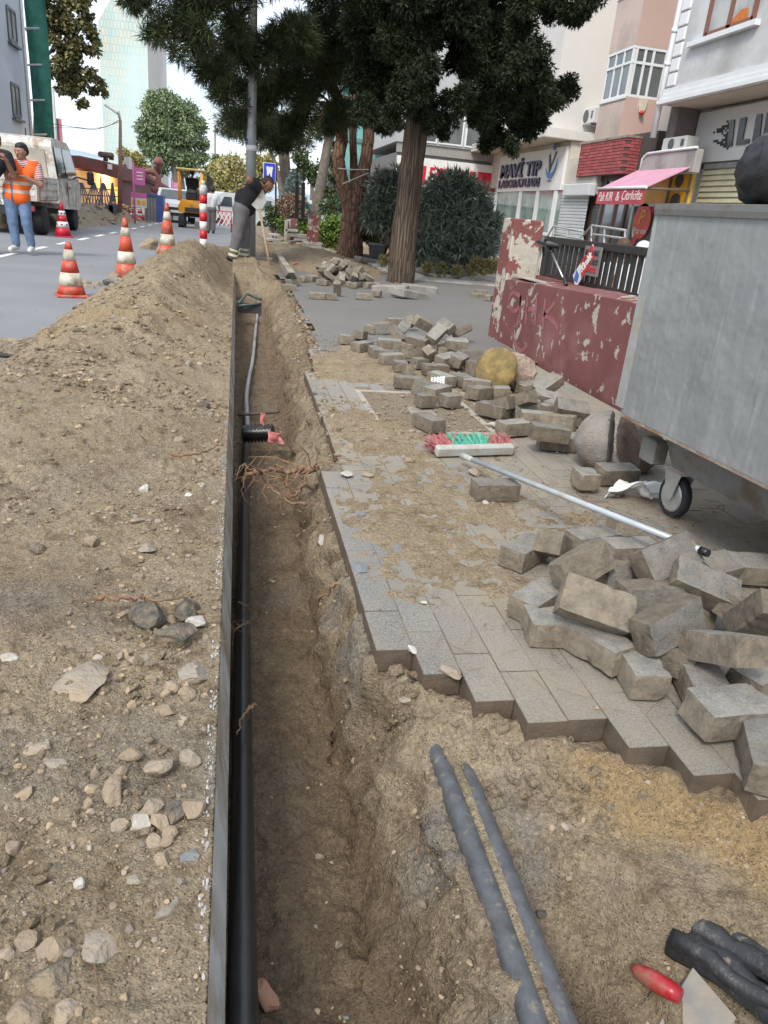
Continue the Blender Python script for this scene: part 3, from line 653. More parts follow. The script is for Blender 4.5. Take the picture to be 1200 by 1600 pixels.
# dry pine needles and straws blown over the soil and the paving
mb = MB(); rs = random.Random(31)
for k in range(760):
    if k >= 420: x, y = rs.gauss(1.72, .22), rs.gauss(2.75, .28)
    elif k % 3: x, y = rs.uniform(.45, 2.2), 1.3*(4.2)**rs.random()
    else: x, y = rs.uniform(-.9, .35), .8*(4.5)**rs.random()
    if x > .4 and y < edge_y(x)+.03 and rs.random() < .7: continue
    z = float(ground_z(x, y)+detail(np.array(x), np.array(y)))+.004 if (x < .36 or y < edge_y(x)) else .012
    a = rs.uniform(0, 3.1); l = rs.uniform(.02, .055); d = Vector((math.cos(a)*l, math.sin(a)*l, rs.gauss(0, .004))); n_ = Vector((-d.y, d.x, 0))*rs.gauss(0, .25); p = Vector((x, y, z)); mb.tube([p-d, p+n_+Vector((0, 0, .002)), p+d], [.0006, .0009, .0005], 3, caps=False)
tag(mb.build('pine_needles', M('dead_needle', (.17, .10, .055), .8, .35, 40)), kind='stuff')
# ================================================================== STONES ON THE SOIL
SM = dict(g=M('rock_grey', (.255, .232, .20), .9, .24, 16, bmp=.9, bscale=70, dirt=(.33, .26, .18), dirt_amt=.62, dscale=9), t=M('rock_tan', (.295, .23, .16), .92, .24, 18, bmp=1., bscale=60, dirt=(.26, .20, .14), dirt_amt=.5, dscale=8),
          b=M('asphalt_lump', (.085, .08, .072), .85, .5, 40, bmp=1., bscale=110, dirt=(.27, .21, .14), dirt_amt=.5, dscale=16), w=M('white_stone', (.44, .42, .38), .85, .15, 25, bmp=.4, dirt=(.35, .28, .2), dirt_amt=.35, dscale=14), s=M('slate', (.17, .18, .185), .8, .15, 20, bmp=.3))
def stone(px, py, w, h, k, label, seed, sink=.3, tall=.55, rz=None, name=None, cat=None):
    """a stone of w x h photo pixels lying at the pixel's ground point"""
    z = 0.
    for _ in range(6):
        p = at(px, py, z)
        if p.x < -.03 or ((p.x < float(right_edge(p.y)) or p.y < edge_y(p.x)) and p.y < 14): z = float(ground_z(p.x, p.y))
        else: z = .0
    c = Vector((0, 0, HC)); d = (p-c).length; ppm = FPX/max(.3, (CF.T@np.array(p-c))[2]*-1)
    W = w/ppm; D = h/ppm*1.25; T = min(W, D)*tall
    o = MB().rock((0, 0, 0), (W, D, T), seed, sub=2).build(name or 'stone', SM[k]); o.location = (p.x, p.y, z+T*(.5-sink)); o.rotation_euler = (random.Random(seed).uniform(-.25, .25), random.Random(seed+1).uniform(-.25, .25), random.Random(seed).uniform(-.6, .6) if rz is None else rz)
    return tag(o, label, cat or 'stone')
for k, a in enumerate([
    (130, 1068, 88, 92, 'g', 'large pale flat slab of rock sunk in the spoil at left', .3, .35), (232, 968, 58, 55, 'b', 'rounded dark asphalt lump at the top of the rubble nest', .3, .8), (278, 1002, 76, 48, 'b', 'biggest rough black asphalt lump beside the mortar stain', .3, .7),
    (290, 958, 44, 40, 'b', 'crumbling black asphalt lump nearest the kerb', .35, .7), (302, 1060, 50, 38, 'g', 'smooth wedge shaped grey rock beside the kerb', .3, .6), (308, 975, 36, 28, 'w', 'white mortar chip next to the asphalt lumps', .2, .5),
    (215, 815, 28, 30, 'g', 'round flat grey stone alone on the sand, upper of two', .4, .4), (229, 857, 30, 32, 'g', 'oval grey stone alone on the sand, lower of two', .4, .4), (142, 850, 26, 20, 't', 'small tan clod of soil at left of the oval stone', .3, .7),
    (62, 860, 30, 22, 'b', 'black tarry clod at upper left of the spoil', .3, .7), (14, 1033, 32, 24, 'w', 'pale broken stone at the left picture edge', .3, .6), (62, 1170, 44, 30, 'g', 'blue grey rock left of the pebble field', .35, .5),
    (88, 1195, 40, 20, 'g', 'flat grey stone touching the blue grey rock', .35, .4), (195, 1045, 26, 22, 't', 'tan stone below the rubble nest', .3, .7), (210, 1040, 24, 24, 'g', 'angular grey stone in the middle of the rubble nest', .3, .8),
    (228, 1032, 22, 20, 'g', 'small angular stone between rubble nest and wedge rock', .3, .8), (268, 1078, 28, 24, 'g', 'grey stone under the wedge shaped rock', .3, .7), (292, 1088, 28, 22, 't', 'orange tan stone under the wedge shaped rock', .3, .8),
    (260, 1115, 34, 24, 't', 'tan stone in the pebble field by the kerb', .3, .7), (285, 1130, 22, 18, 'g', 'grey pebble by the kerb mortar line', .3, .7), (248, 1205, 46, 48, 'g', 'large grey stone standing in the pebble field', .3, .7),
    (204, 1182, 40, 26, 't', 'tan stone behind the standing grey stone', .3, .7), (298, 1188, 36, 26, 'g', 'rounded grey stone close to the kerb edge', .3, .7), (178, 1238, 36, 46, 't', 'upright tan clod left of the standing stone', .35, .8),
    (185, 1297, 34, 24, 'g', 'pale grey stone in the lower pebble cluster', .3, .6), (235, 1268, 48, 26, 'g', 'flat topped grey rock in the lower pebble cluster', .3, .7), (220, 1287, 34, 26, 'w', 'whitish cracked stone in the lower pebble cluster', .3, .8),
    (250, 1287, 28, 30, 'g', 'grey stone squeezed beside the whitish cracked stone', .3, .8), (272, 1272, 32, 38, 'b', 'black lump in the lower pebble cluster', .3, .8), (302, 1265, 38, 40, 't', 'squared tan rock by the kerb in the lower cluster', .3, .7),
    (264, 1308, 30, 24, 't', 'round tan stone right of the lower cluster', .3, .8), (241, 1320, 24, 24, 'g', 'light grey stone at the foot of the lower cluster', .3, .8), (252, 1345, 30, 22, 't', 'brown oval stone under the lower cluster', .3, .7),
    (296, 1340, 32, 22, 's', 'dark slate chip near the kerb', .3, .5), (208, 1375, 34, 20, 'g', 'flat grey stone below the pebble cluster', .35, .5), (126, 1382, 22, 18, 'w', 'single white pebble at left below the clusters', .3, .7),
    (265, 1422, 28, 46, 'g', 'tall pale stone half buried near the kerb', .45, .6), (160, 1475, 58, 66, 'g', 'sharp grey shard pointing up right near the bottom', .35, .6), (78, 1490, 62, 44, 't', 'rounded grey brown rock at the lower left', .3, .7),
    (40, 1475, 36, 30, 't', 'tan rock behind the rounded lower left rock', .3, .7), (12, 1492, 28, 22, 'g', 'small grey stone at the lower left picture edge', .3, .7), (85, 1535, 80, 64, 'b', 'big black tarry lump at the lower left', .35, .6),
    (40, 1590, 64, 44, 't', 'sandy clod in the bottom left corner', .3, .7), (100, 1585, 42, 48, 'g', 'blue grey stone at the bottom edge', .3, .7), (318, 636, 20, 18, 'b', 'black clod on the slope near the kerb', .3, .8),
    (280, 690, 22, 16, 'g', 'grey stone under the long dark root', .3, .7), (225, 768, 22, 18, 'w', 'white stone near the lone round stones', .3, .7), (330, 570, 16, 24, 'w', 'white sliver on the upper spoil slope', .25, .4),
    (295, 778, 18, 16, 'w', 'pale pebble pair near the kerb, left one', .3, .7), (314, 762, 16, 14, 'w', 'pale pebble pair near the kerb, right one', .3, .7), (335, 787, 14, 12, 'w', 'white pebble touching the kerb edge', .3, .6),
    (553, 986, 26, 30, 's', 'oval slate disc stuck in the trench bank', .3, .3), (503, 893, 20, 28, 'w', 'pale stone set in the trench bank', .4, .5), (640, 1042, 12, 20, 'w', 'white chip leaning in the corner of the block stair', .2, .5),
    (700, 1086, 40, 26, 'g', 'flat stone under the edge of the paving stair', .3, .5), (505, 1417, 24, 22, 'g', 'grey pebble on the trench floor, upper', .3, .6), (526, 1474, 24, 26, 'g', 'grey pebble on the trench floor, lower', .3, .6),
    (548, 1590, 26, 22, 's', 'dark stone on the trench floor at the bottom edge', .3, .6), (386, 1350, 18, 26, 'g', 'grey stone leaning beside the black duct', .3, .6), (215, 905, 20, 16, 't', 'little tan stone above the asphalt lumps', .3, .7),
    (196, 962, 28, 18, 't', 'yellow tan stone left of the rounded lump', .3, .7), (198, 940, 22, 18, 't', 'tan pebble above the yellow tan stone', .3, .7), (150, 1030, 22, 14, 'w', 'pale flat pebble between slab and nest', .3, .5),
    (100, 1010, 30, 18, 't', 'low clod just above the pale slab', .35, .6), (845, 1425, 18, 16, 'b', 'dark pebble on the dug slope right of the ducts', .3, .6), (862, 1290, 10, 8, 'w', 'tiny white chip on the dug slope', .2, .6),
    (500, 1340, 16, 12, 't', 'small tan clod on the trench floor', .3, .6), (625, 1195, 26, 24, 'g', 'round grey stone in the soil left of the duct end', .4, .5), (545, 1150, 30, 60, 's', 'blue grey clay patch lump on the bank', .55, .25)]):
    stone(*a[:6], 300+k*7, *a[6:])
# loose lumps on the drifted sand
for k, a in enumerate([(742, 742, 22, 18, 'g', 'grey pebble on the drifted sand behind the single block'), (760, 788, 14, 12, 'w', 'white chip in front of the single block'), (543, 745, 22, 20, 'w', 'pale chip by the trench lip'), (575, 745, 22, 12, 't', 'flat tan clod near the trench lip'), (640, 722, 16, 14, 't', 'tan clod on the strips of paving'),
    (663, 943, 14, 8, 'w', 'white shard lying on the grey blocks'), (565, 805, 16, 10, 's', 'dark chip at the paving edge'), (548, 700, 14, 10, 't', 'brown pebble beside the open joint'), (772, 668, 28, 14, 'w', 'white lump left of the stone pile foot'), (862, 655, 28, 22, 'w', 'rough pale stone in front of the red wall heap'), (835, 655, 28, 14, 'w', 'flat pale stone in front of the red wall heap'), (975, 690, 40, 34, 'g', 'grey lump behind the ball stone')]):
    stone(*a, 900+k*3, .2, .55)
# ================================================================== LOOSE PAVING BLOCKS
def block_material():
    m, ns, ls, bs = new_mat('loose_block'); tc = ns.new('ShaderNodeTexCoord'); geo = ns.new('ShaderNodeNewGeometry'); pos = geo.outputs['Position']; oi = ns.new('ShaderNodeObjectInfo').outputs['Random']
    top = mixc(ns, ls, mrange(ns, ls, noise(ns, ls, pos, 18, 5), .3, .7), (.20, .195, .178), (.345, .33, .30))
    g = noise(ns, ls, pos, 170, 2); top = mixc(ns, ls, mrange(ns, ls, g, .58, .72, 0, .45), top, (.46, .44, .40)); top = mixc(ns, ls, mrange(ns, ls, g, .42, .3, 0, .6), top, (.08, .075, .07))
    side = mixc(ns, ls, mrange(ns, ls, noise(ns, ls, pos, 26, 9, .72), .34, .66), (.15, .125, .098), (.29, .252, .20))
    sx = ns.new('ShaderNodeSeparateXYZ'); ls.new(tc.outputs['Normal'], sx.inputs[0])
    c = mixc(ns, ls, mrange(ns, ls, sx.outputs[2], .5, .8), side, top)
    c = mixc(ns, ls, mrange(ns, ls, noise(ns, ls, pos, 15, 8, .75), .5, .70, 0, .7), c, (.36, .29, .205))
    c = mixc(ns, ls, 1., c, mixc(ns, ls, oi, (.80, .79, .77), (1.22, 1.22, 1.2)), 'MULTIPLY')
    ls.new(c, bs.inputs['Base Color']); bs.inputs['Roughness'].default_value = .92; bs.inputs['Specular IOR Level'].default_value = .25
    bump(ns, ls, bs, noise(ns, ls, pos, 75, 8, .75), 1., .013); return m
BLOCKM = block_material()
def block_data(L, Wd, H, seed, sub=5):
    """block with worn, chipped arrises: a subdivided box pulled onto a rounded box, then chipped by noise"""
    n = (max(2, int(L/.022)), max(2, int(Wd/.022)), max(2, int(H/.022))); vs = {}; fs = []
    def vid(i, j, k):
        if (i, j, k) not in vs: vs[i, j, k] = len(vs)
        return vs[i, j, k]
    for a in range(3):
        b, c = (a+1) % 3, (a+2) % 3
        for s in (0, n[a]):
            for i in range(n[b]):
                for j in range(n[c]):
                    q = []
                    for di, dj in ((0, 0), (1, 0), (1, 1), (0, 1)):
                        t = [0, 0, 0]; t[a] = s; t[b] = i+di; t[c] = j+dj; q.append(vid(*t))
                    fs.append(q if s else q[::-1])
    P = np.array([[i/n[0]-.5, j/n[1]-.5, k/n[2]-.5] for i, j, k in vs])*[L, Wd, H]; rs = np.random.RandomState(seed)
    half = np.array([L, Wd, H])/2; r = .0042; core = np.clip(P, -(half-r), half-r); d = P-core; ln = np.linalg.norm(d, axis=1, keepdims=True); edge = (np.abs(d) > 1e-6).sum(1) >= 2
    P = np.where(ln > 0, core+d/np.maximum(ln, 1e-9)*r, P)
    for _ in range(7):                      # chips knocked off edges and corners
        sgn = rs.choice([-1, 1], 3)*half; ax = rs.randint(0, 3); e = sgn.copy(); e[ax] = rs.uniform(-1, 1)*half[ax]
        w = np.exp(-((np.linalg.norm(P-e, axis=1)/rs.uniform(.010, .022))**2)); P -= (e/np.linalg.norm(e))*w[:, None]*rs.uniform(.003, .009)
    nz = np.stack([fbm(P[:, 0]+seed+P[:, 2]*3, P[:, 1]+P[:, 2]*5+q, 28, 3, 60+q) for q in range(3)], -1); P = P+nz*.0009
    return npmesh('paving_block', P, np.array(fs), BLOCKM, False)
BV = [block_data(.198, .100, .076, s) for s in (1, 2, 3, 4, 5)]; BH2 = [block_data(.118, .100, .076, s) for s in (6, 7)]; BB = [block_data(.202, .110, .078, s) for s in (8, 9)]
def block(px, py, z, yaw, pitch=0, roll=0, label=None, group=None, v=None, half=0):
    p = at(px, py, z); d = (BH2 if half == 1 else BB if half == 2 else BV); i = int(px*7+py*3) if v is None else v
    o = link('paving_block', d[i % len(d)]); o.location = p
    o.rotation_euler = (Matrix.Rotation(R(yaw), 3, 'Z') @ Matrix.Rotation(R(pitch), 3, 'Y') @ Matrix.Rotation(R(roll), 3, 'X')).to_euler()
    return tag(o, label, 'paving block', group)
G1 = 'loose blocks in the near heap by the dumpster'
for a in [
 (820, 862, .042, 40, 0, 0, 'dark flat block at the left end of the near heap'), (864, 852, .085, 42, 28, -8, 'square looking block tilted like a diamond at the heap top left', 1), (908, 884, .15, 24, -16, 242, 'long brown block leaning on its side across the heap top'),
 (925, 845, .05, 15, 0, 0, 'flat grey block behind the long brown leaning block'), (1040, 872, .19, 16, -14, 52, 'tilted block propped up highest, in front of the broom handle end', 2), (985, 862, .08, 4, 0, 0, 'flat dusty block wedged behind the highest propped block'),
 (966, 902, .085, 2, 0, 84, 'block on edge under the highest propped block', 1), (930, 945, .155, -24, 10, 228, 'big dark grey block slumped with its broad face forward', 2), (840, 940, .042, 38, 0, 0, 'flat block at the left edge in front of the diamond tilted one'),
 (848, 978, .042, 84, 0, 0, 'small end-on block left of the big dark one', 1), (934, 1008, .048, 112, 4, 0, 'block pointing at the viewer below the big dark one'), (1012, 935, .105, 2, 0, 88, 'thin block on edge in the centre of the near heap'),
 (1043, 975, .155, 20, -14, 74, 'block on edge rising to the right across the heap centre'), (1004, 1055, .044, 82, 0, 0, 'cube like pale block nearest the viewer in the heap centre', 1), (1060, 1020, .06, 50, 8, 0, 'angled pale block between the cube like one and the broad tilted one'),
 (1130, 1012, .16, 98, 26, 6, 'broad speckled block tilted toward the viewer at right', 2), (1098, 915, .155, -26, 14, 30, 'block sloping down to the right behind the broad tilted one'), (1146, 948, .11, 55, 12, 20, 'dark corner of a block behind the broad tilted one', 1),
 (1186, 965, .18, 84, 52, 10, 'brown block standing steeply at the right picture edge'), (1140, 1112, .062, 5, 2, 4, 'long block lying square at the lower right of the heap', 2), (1196, 1180, .045, 62, 0, 0, 'block cut by the right picture edge on the lowest paving'),
 (1168, 888, .065, -10, 0, 10, 'dusty block at the back right under the dumpster'), (1094, 1066, .05, 74, 0, 0, 'dark block hidden under the broad tilted one'), (1012, 1008, .045, 8, 0, 0, 'shaded block under the heap centre', 1),
 (1040, 915, .05, 32, 0, 0, 'shaded block deep inside the heap behind the thin one'), (1070, 945, .05, 88, 0, 0, 'shaded block deep inside the heap under the sloping one'), (1192, 1060, .06, 22, 0, 0, 'block at right edge between steep brown and long square ones'),
 (1122, 890, .11, 12, -8, 14, 'small tilted block at the back of the near heap by the broom end', 1)]:
    block(*a[:6], a[6], G1, None, a[7] if len(a) > 7 else 0)
G2 = 'loose blocks in the heap beside the red wall'; gen2 = 'weathered grey brown paving block in the jumbled heap beside the red wall'
rs = random.Random(17)
sp2 = {(608, 537): 'long block lying across the front of the red wall heap', (713, 537): 'big block near the crest of the red wall heap', (638, 597): 'block beside the paper cup', (690, 592): 'block just behind the paper cup',
 (667, 607): None, (665, 625): 'upright dusty block on the near edge of the manhole cover', (703, 625): 'rounded block on the manhole cover, right of the upright one', (670, 660): 'block at the front left corner of the manhole, behind the broom',
 (680, 577): 'low block in the red wall heap just left of the half ball', (813, 627): 'block tilted on its corner in front of the pinkish rubble', (770, 640): 'long block beside the right side of the manhole cover', (870, 690): 'lower block of the doubled pair right of the broom head', (858, 676): 'upper block of the doubled pair right of the broom head', (773, 765): 'single block alone on the sand below the broom handle', (857, 602): 'pale block leaning against the red wall', (915, 748): 'block standing behind the broom handle near the caster', (963, 740): 'block half hidden in roots beside the caster', (975, 822): 'broken block lying under the broom handle', (893, 640): 'pale tilted block between red wall and ball stone', (787, 632): None}
for k, (px, py, z) in enumerate([(608, 537, .11), (653, 533, .13), (713, 537, .13), (682, 522, .20), (697, 510, .16), (722, 517, .12), (660, 505, .14), (628, 514, .10), (643, 502, .10), (596, 513, .06), (578, 514, .05), (563, 523, .05), (540, 530, .05), (566, 541, .05), (588, 550, .05), (617, 503, .05), (622, 524, .10), (612, 560, .06), (643, 553, .08), (625, 572, .05), (671, 553, .10), (655, 567, .06), (638, 580, .05), (680, 577, .06), (699, 562, .07), (717, 562, .09), (735, 556, .06), (638, 597, .045), (690, 592, .05), (722, 594, .05), (745, 601, .05), (667, 607, .04), (665, 625, .05), (703, 625, .05), (683, 612, .04), (670, 660, .05), (749, 613, .05), (770, 640, .06), (787, 632, .09), (813, 627, .10), (783, 613, .05), (812, 600, .05), (857, 602, .13), (855, 623, .08), (870, 634, .06), (893, 640, .11), (838, 653, .05), (872, 662, .05), (870, 690, .045), (858, 676, .115), (897, 690, .05), (803, 668, .05), (773, 765, .042), (915, 748, .06), (963, 740, .055), (975, 822, .05), (700, 540, .06), (670, 533, .06), (690, 550, .05), (633, 545, .05), (760, 600, .04), (830, 605, .05), (905, 655, .05), (820, 640, .045), (850, 640, .045), (740, 575, .05)]):
    lo = z < .065; yaw = rs.uniform(0, 180) if k % 3 else rs.gauss(0, 22); pit = rs.gauss(0, 5 if lo else 17); rol = rs.choice([0, 0, 0, 90]) if lo else rs.gauss(0, 28)
    ov = {(608, 537): (-8, 0, 4), (770, 640): (128, 0, 0), (665, 625): (20, 0, 0), (703, 625): (25, 0, 0), (670, 660): (112, 0, 0), (870, 690): (-12, 0, 0), (858, 676): (-8, 3, 0), (773, 765): (3, 0, 0), (813, 627): (122, 30, 10), (857, 602): (20, -30, 10), (893, 640): (-10, 6, 30), (915, 748): (88, 0, 0), (963, 740): (5, 0, 6), (975, 822): (70, 10, 10), (638, 597): (-5, 0, 0), (713, 537): (-12, 0, 10), (680, 577): (10, 0, 0)}.get((px, py))
    if ov: yaw, pit, rol = ov
    block(px, py, z, yaw, pit, rol, sp2.get((px, py)) or gen2, G2, None, 2 if (px, py) in ((713, 537), (870, 690), (858, 676), (893, 640)) else (1 if (px, py) in ((665, 625), (703, 625), (915, 748)) else (0 if ov else rs.choice([0, 0, 0, 1, 2]))))
def pix(o):
    c = CF.T@np.array([o.location.x, o.location.y, o.location.z-HC]); return 600+FPX*c[0]/-c[2], 800-FPX*c[1]/-c[2]
bs_ = sorted([(pix(o)[1], pix(o)[0], o) for o in COL.objects if o.get('label') == gen2], key=lambda t: t[0]); NR = 6; ORD = ['leftmost', 'second from the left', 'third from the left', 'fourth from the left', 'fifth from the left', 'sixth from the left', 'seventh from the left', 'eighth from the left', 'ninth from the left', 'tenth from the left']
for r_ in range(NR):
    row = sorted(bs_[r_*len(bs_)//NR:(r_+1)*len(bs_)//NR], key=lambda t: t[1]); rn = ['back row', 'second row from the back', 'third row from the back', 'third row from the front', 'second row from the front', 'front row'][r_]
    for i_, (_, _, o) in enumerate(row): o['label'] = 'block in the red wall heap, %s, %s' % (rn, ORD[i_] if i_ < len(row)-1 else 'rightmost')
G3 = 'loose blocks in the far heap before the trees'; gen3 = 'grey paving block tumbled in the far heap before the forked pine'
for k in range(96):
    lv = [0]*40+[1]*26+[2]*18+[3]*12; lv = lv[k]; a_ = rs.uniform(0, 6.283); q_ = math.sqrt(rs.random())*(1-.24*lv); u, v = q_*math.cos(a_), q_*math.sin(a_); h = 1.
    p = at(537, 449, 0)
    o = link('paving_block', BV[k % 5] if k % 4 else BB[k % 2]); o.location = (p.x+u*.66, p.y+v*.6+.45, .05+.088*lv); o.rotation_euler = (rs.gauss(0, .45) if lv else 0, rs.gauss(0, .45) if lv else 0, rs.uniform(0, 3.1)); tag(o, gen3, 'paving block', G3)
for px, py, z, yaw, l in [(452, 449, .05, 5, 'leftmost flat block beside the far heap'), (458, 441, .05, 15, 'block behind the leftmost one beside the far heap'), (495, 462, .05, 8, 'front left block of the far heap lying square'), (515, 463, .05, -6, 'front block of the far heap, second from left'), (567, 463, .05, 0, 'front block right of the upright one in the far heap'), (590, 458, .06, 70, 'front right block ending the far heap')]:
    block(px, py, z, yaw, 0, 0, l, G3)
block(527, 450, .12, 75, 55, 0, 'block standing up at the front of the far heap', G3)
G4 = 'thin slabs at the foot of the red pillar'
for px, py, z, yaw, l in [(745, 462, .03, 10, 'pale thin slab left of the red pillar, lower'), (752, 457, .07, -5, 'pale thin slab left of the red pillar, upper'), (763, 465, .05, 60, 'block against the left side of the red pillar')]:
    block(px, py, z, yaw, 0, 0, l, G4, None, 2)
# broken kerb stones on the road edge at left
KS = M('beige_kerb', (.36, .31, .24), .92, .18, 9, bmp=.5, bscale=60, dirt=(.24, .19, .13), dirt_amt=.4)
for px, py, w, l in [(12, 541, .30, 'beige broken kerb stone at the left picture edge by the road'), (44, 540, .26, 'second beige kerb stone lying behind the first at left')]:
    o = npmesh('k', *[np.array(q) for q in (lambda b: (b.v, b.f))(MB().rock((0, 0, 0), (w, .2, .16), int(px), sub=3))], KS); o = link('kerb_fragment', o); o.location = at(px, py, -.02); o.rotation_euler = (0, 0, .3); tag(o, l, 'kerb stone')
for k, (px, py) in enumerate([(133, 448), (140, 455), (152, 451), (172, 447), (180, 455), (190, 446), (160, 462), (205, 436), (178, 437), (195, 452)]):
    stone(px, py, 22, 14, 'tgtb'[k % 4], ['broken kerb lump touching the near cone base', 'soil clod in front of the near cone', 'dark lump between near cone and second cone', 'clod on the ridge left of the second cone', 'tan lump below the second cone', 'grey lump at the foot of the second cone', 'clod on the outer slope of the spoil', 'tan lump behind the second cone', 'brown lump on the ridge before the second cone', 'clod right of the second cone foot'][k], 700+k, .2, .8)
stone(235, 392, 34, 26, 't', 'squared pale rock on the crest by the third cone', 731, .3, .9); stone(252, 396, 20, 18, 't', 'small rock beside the squared pale one on the crest', 733, .3, .9)
# ================================================================== DUMPSTER, BROOM, BALL STONES, MANHOLE
def galv():
    m, ns, ls, bs = new_mat('galvanised_steel'); pos = ns.new('ShaderNodeNewGeometry').outputs['Position']
    mp = ns.new('ShaderNodeMapping'); mp.inputs['Scale'].default_value = (17, 17, 1.6); mp.inputs['Rotation'].default_value = (.22, 0, 0); ls.new(pos, mp.inputs[0])
    c = mixc(ns, ls, mrange(ns, ls, noise(ns, ls, pos, 2.2, 6, .6), .3, .7), (.225, .24, .242), (.31, .325, .322))
    c = mixc(ns, ls, mrange(ns, ls, noise(ns, ls, mp.outputs[0], 1.6, 6, .7), .50, .72, 0, .36), c, (.46, .48, .475))
    c = mixc(ns, ls, mrange(ns, ls, noise(ns, ls, mp.outputs[0], 2.4, 5, .7), .58, .72, 0, .5), c, (.15, .155, .155))
    c = mixc(ns, ls, mrange(ns, ls, noise(ns, ls, pos, 7, 7, .75), .66, .74, 0, .6), c, (.17, .145, .11))
    ls.new(c, bs.inputs['Base Color']); bs.inputs['Metallic'].default_value = .35
    ls.new(mrange(ns, ls, noise(ns, ls, pos, 5, 5), .3, .7, .42, .62), bs.inputs['Roughness'])
    bump(ns, ls, bs, noise(ns, ls, pos, 2.6, 4), .6, .05); return m
GALV = galv(); GALD = M('grimy_steel', (.19, .195, .19), .6, .25, 6, .2, dirt=(.13, .10, .075), dirt_amt=.45, dscale=6); RUST = M('rusty_edge', (.27, .235, .19), .75, .3, 12, dirt=(.20, .10, .05), dirt_amt=.5, dscale=10); RUB = M('rubber', (.022, .022, .024), .7, .2, 40)
# local frame: +X from the far end toward the viewer, +Y away from the street; origin on the ground at the far street-side corner
e0, e1 = at(964, 646, .40), at(1200, 764, .40); dirv = (e1-e0); ang = math.atan2(dirv.y, dirv.x)
du = thing('dumpster', 'galvanised steel wheeled dumpster at the right, full of rubbish', 'dumpster', (e0.x, e0.y, 0), ang)
Lx, Dy, zb, zt_ = 1.38, 1.0, .40, 1.235; cr = .045
def ring(ins, z, x0=0., x1=Lx, flare=0.):
    pts = []
    for cx, cy, a0 in ((x0+cr+ins-flare, cr+ins-flare, 180), (x1-cr-ins+flare, cr+ins-flare, 270), (x1-cr-ins+flare, Dy-cr-ins+flare, 0), (x0+cr+ins-flare, Dy-cr-ins+flare, 90)):
        for k in range(5): a = R(a0+k*22.5); pts.append((cx+cr*math.cos(a), cy+cr*math.sin(a), z))
    return pts
def loft(rings, mi=0, cap=True):
    mb = MB(); n = len(rings[0])
    for i in range(len(rings)-1):
        mb.add(rings[i]+rings[i+1], [(k, (k+1) % n, n+(k+1) % n, n+k) for k in range(n)], mi, False)
    if cap: mb.add(rings[0], [tuple(range(n))[::-1]], mi); mb.add(rings[-1], [tuple(range(n))], mi)
    return mb
loft([ring(.0, zb), ring(0, zb+.012, flare=.004), ring(0, zb+.4, flare=.008), ring(0, zt_-.04, flare=.015)]).build('body', GALV, du)
loft([ring(0, zt_-.04, flare=.026), ring(0, zt_-.02, flare=.03), ring(0, zt_, flare=.03)]).build('rim', GALD, du)
loft([ring(0, zt_+.001, flare=.01), ring(.03, zt_+.006), ring(.12, zt_+.010)]).build('lid', GALD, du)
MB().box((Lx/2, .003, zb+.006), (Lx-.05, .012, .016)).build('bottom_lip', RUST, du)
loft([ring(.12, .255, .13, Lx-.05), ring(.085, zb-.002, .1, Lx-.03)]).build('skirt', GALD, du)
mb = MB().box((.018, -.004, (zb+zt_)/2), (.055, .014, zt_-zb-.07)); mb.build('corner_plate', M('corner_plate', (.36, .375, .37), .5, .15, 8, .3, dirt=(.34, .29, .2), dirt_amt=.25, dscale=6), du)  # pale plate; the highlight along the corner edge is put into its colour
MB().box((.17, .10, .29), (.10, .07, .10), bev=.006).build('caster_bracket', GALD, du)
wp = at(1047, 806, 0); lw = Matrix.Rotation(-ang, 3, 'Z') @ (Vector((wp.x, wp.y, 0))-Vector((e0.x, e0.y, 0)))
for k, (x, y) in enumerate(((lw.x, lw.y), (Lx-.22, lw.y), (lw.x, Dy-.2), (Lx-.22, Dy-.2))):
    ws = MB().lathe([(.086, -.02), (.093, -.012), (.094, .012), (.086, .02)], (x, y, .094), 24, rot=(R(90), 0, 0)).build('wheel', RUB, du)
    MB().lathe([(.062, -.024), (.070, -.02), (.070, .02), (.062, .024)], (x, y, .094), 20, rot=(R(90), 0, 0)).lathe([(.02, -.03), (.02, .03)], (x, y, .094), 10, rot=(R(90), 0, 0)).build('rim', M('zinc', (.48, .48, .47), .4, .12, 20, .5), ws)
    mb = MB()
    for s in (-1, 1): mb.prism([(x-.018, y+s*.032, .08), (x+.018, y+s*.032, .08), (x+.05, y+s*.032, .20), (x-.06, y+s*.032, .20)], (0, s*.004, 0))
    mb.box((x-.005, y, .203), (.12, .085, .006)); mb.build('fork', M('zinc', (.48,)*3), du)
# black rubbish bag on top
r = np.random.RandomState(4); v, f = ICO[3]; q = v.copy(); q[:, 2] = np.where(q[:, 2] < 0, q[:, 2]*.8, q[:, 2]); q[:, 2] = np.maximum(q[:, 2], -.62); q[:, :2] *= (1+.10*np.clip(-q[:, 2], 0, 1))[:, None]; th = np.arctan2(q[:, 1], q[:, 0])
fold = 1+.10*(1-2*np.abs(fbm(q[:, 0]*1.+3, q[:, 1]+q[:, 2]*.8, 3.1, 3, 15)))-.05+.06*np.abs(np.sin(th*5.5+q[:, 2]*1.5))-.03+.035*np.sin(th*9+q[:, 2]*2.5)+.03*np.sin(th*17-q[:, 2]*4)+.05*fbm(th*2, q[:, 2], 2, 3, 5)
q = q*fold[:, None]*[.235, .22, .185]; BAG = M('black_bag', (.013, .013, .014), .42, .3, 10, bmp=.5, bscale=24)
o = link('rubbish_bag', npmesh('rubbish_bag', q, np.array(f), BAG, True)); bp = atY(1258, 272, 2.6); o.location = (bp.x, bp.y, zt_+.118); o.rotation_euler = (.1, .1, .4); tag(o, 'bulging black plastic rubbish bag on top of the dumpster', 'rubbish bag')
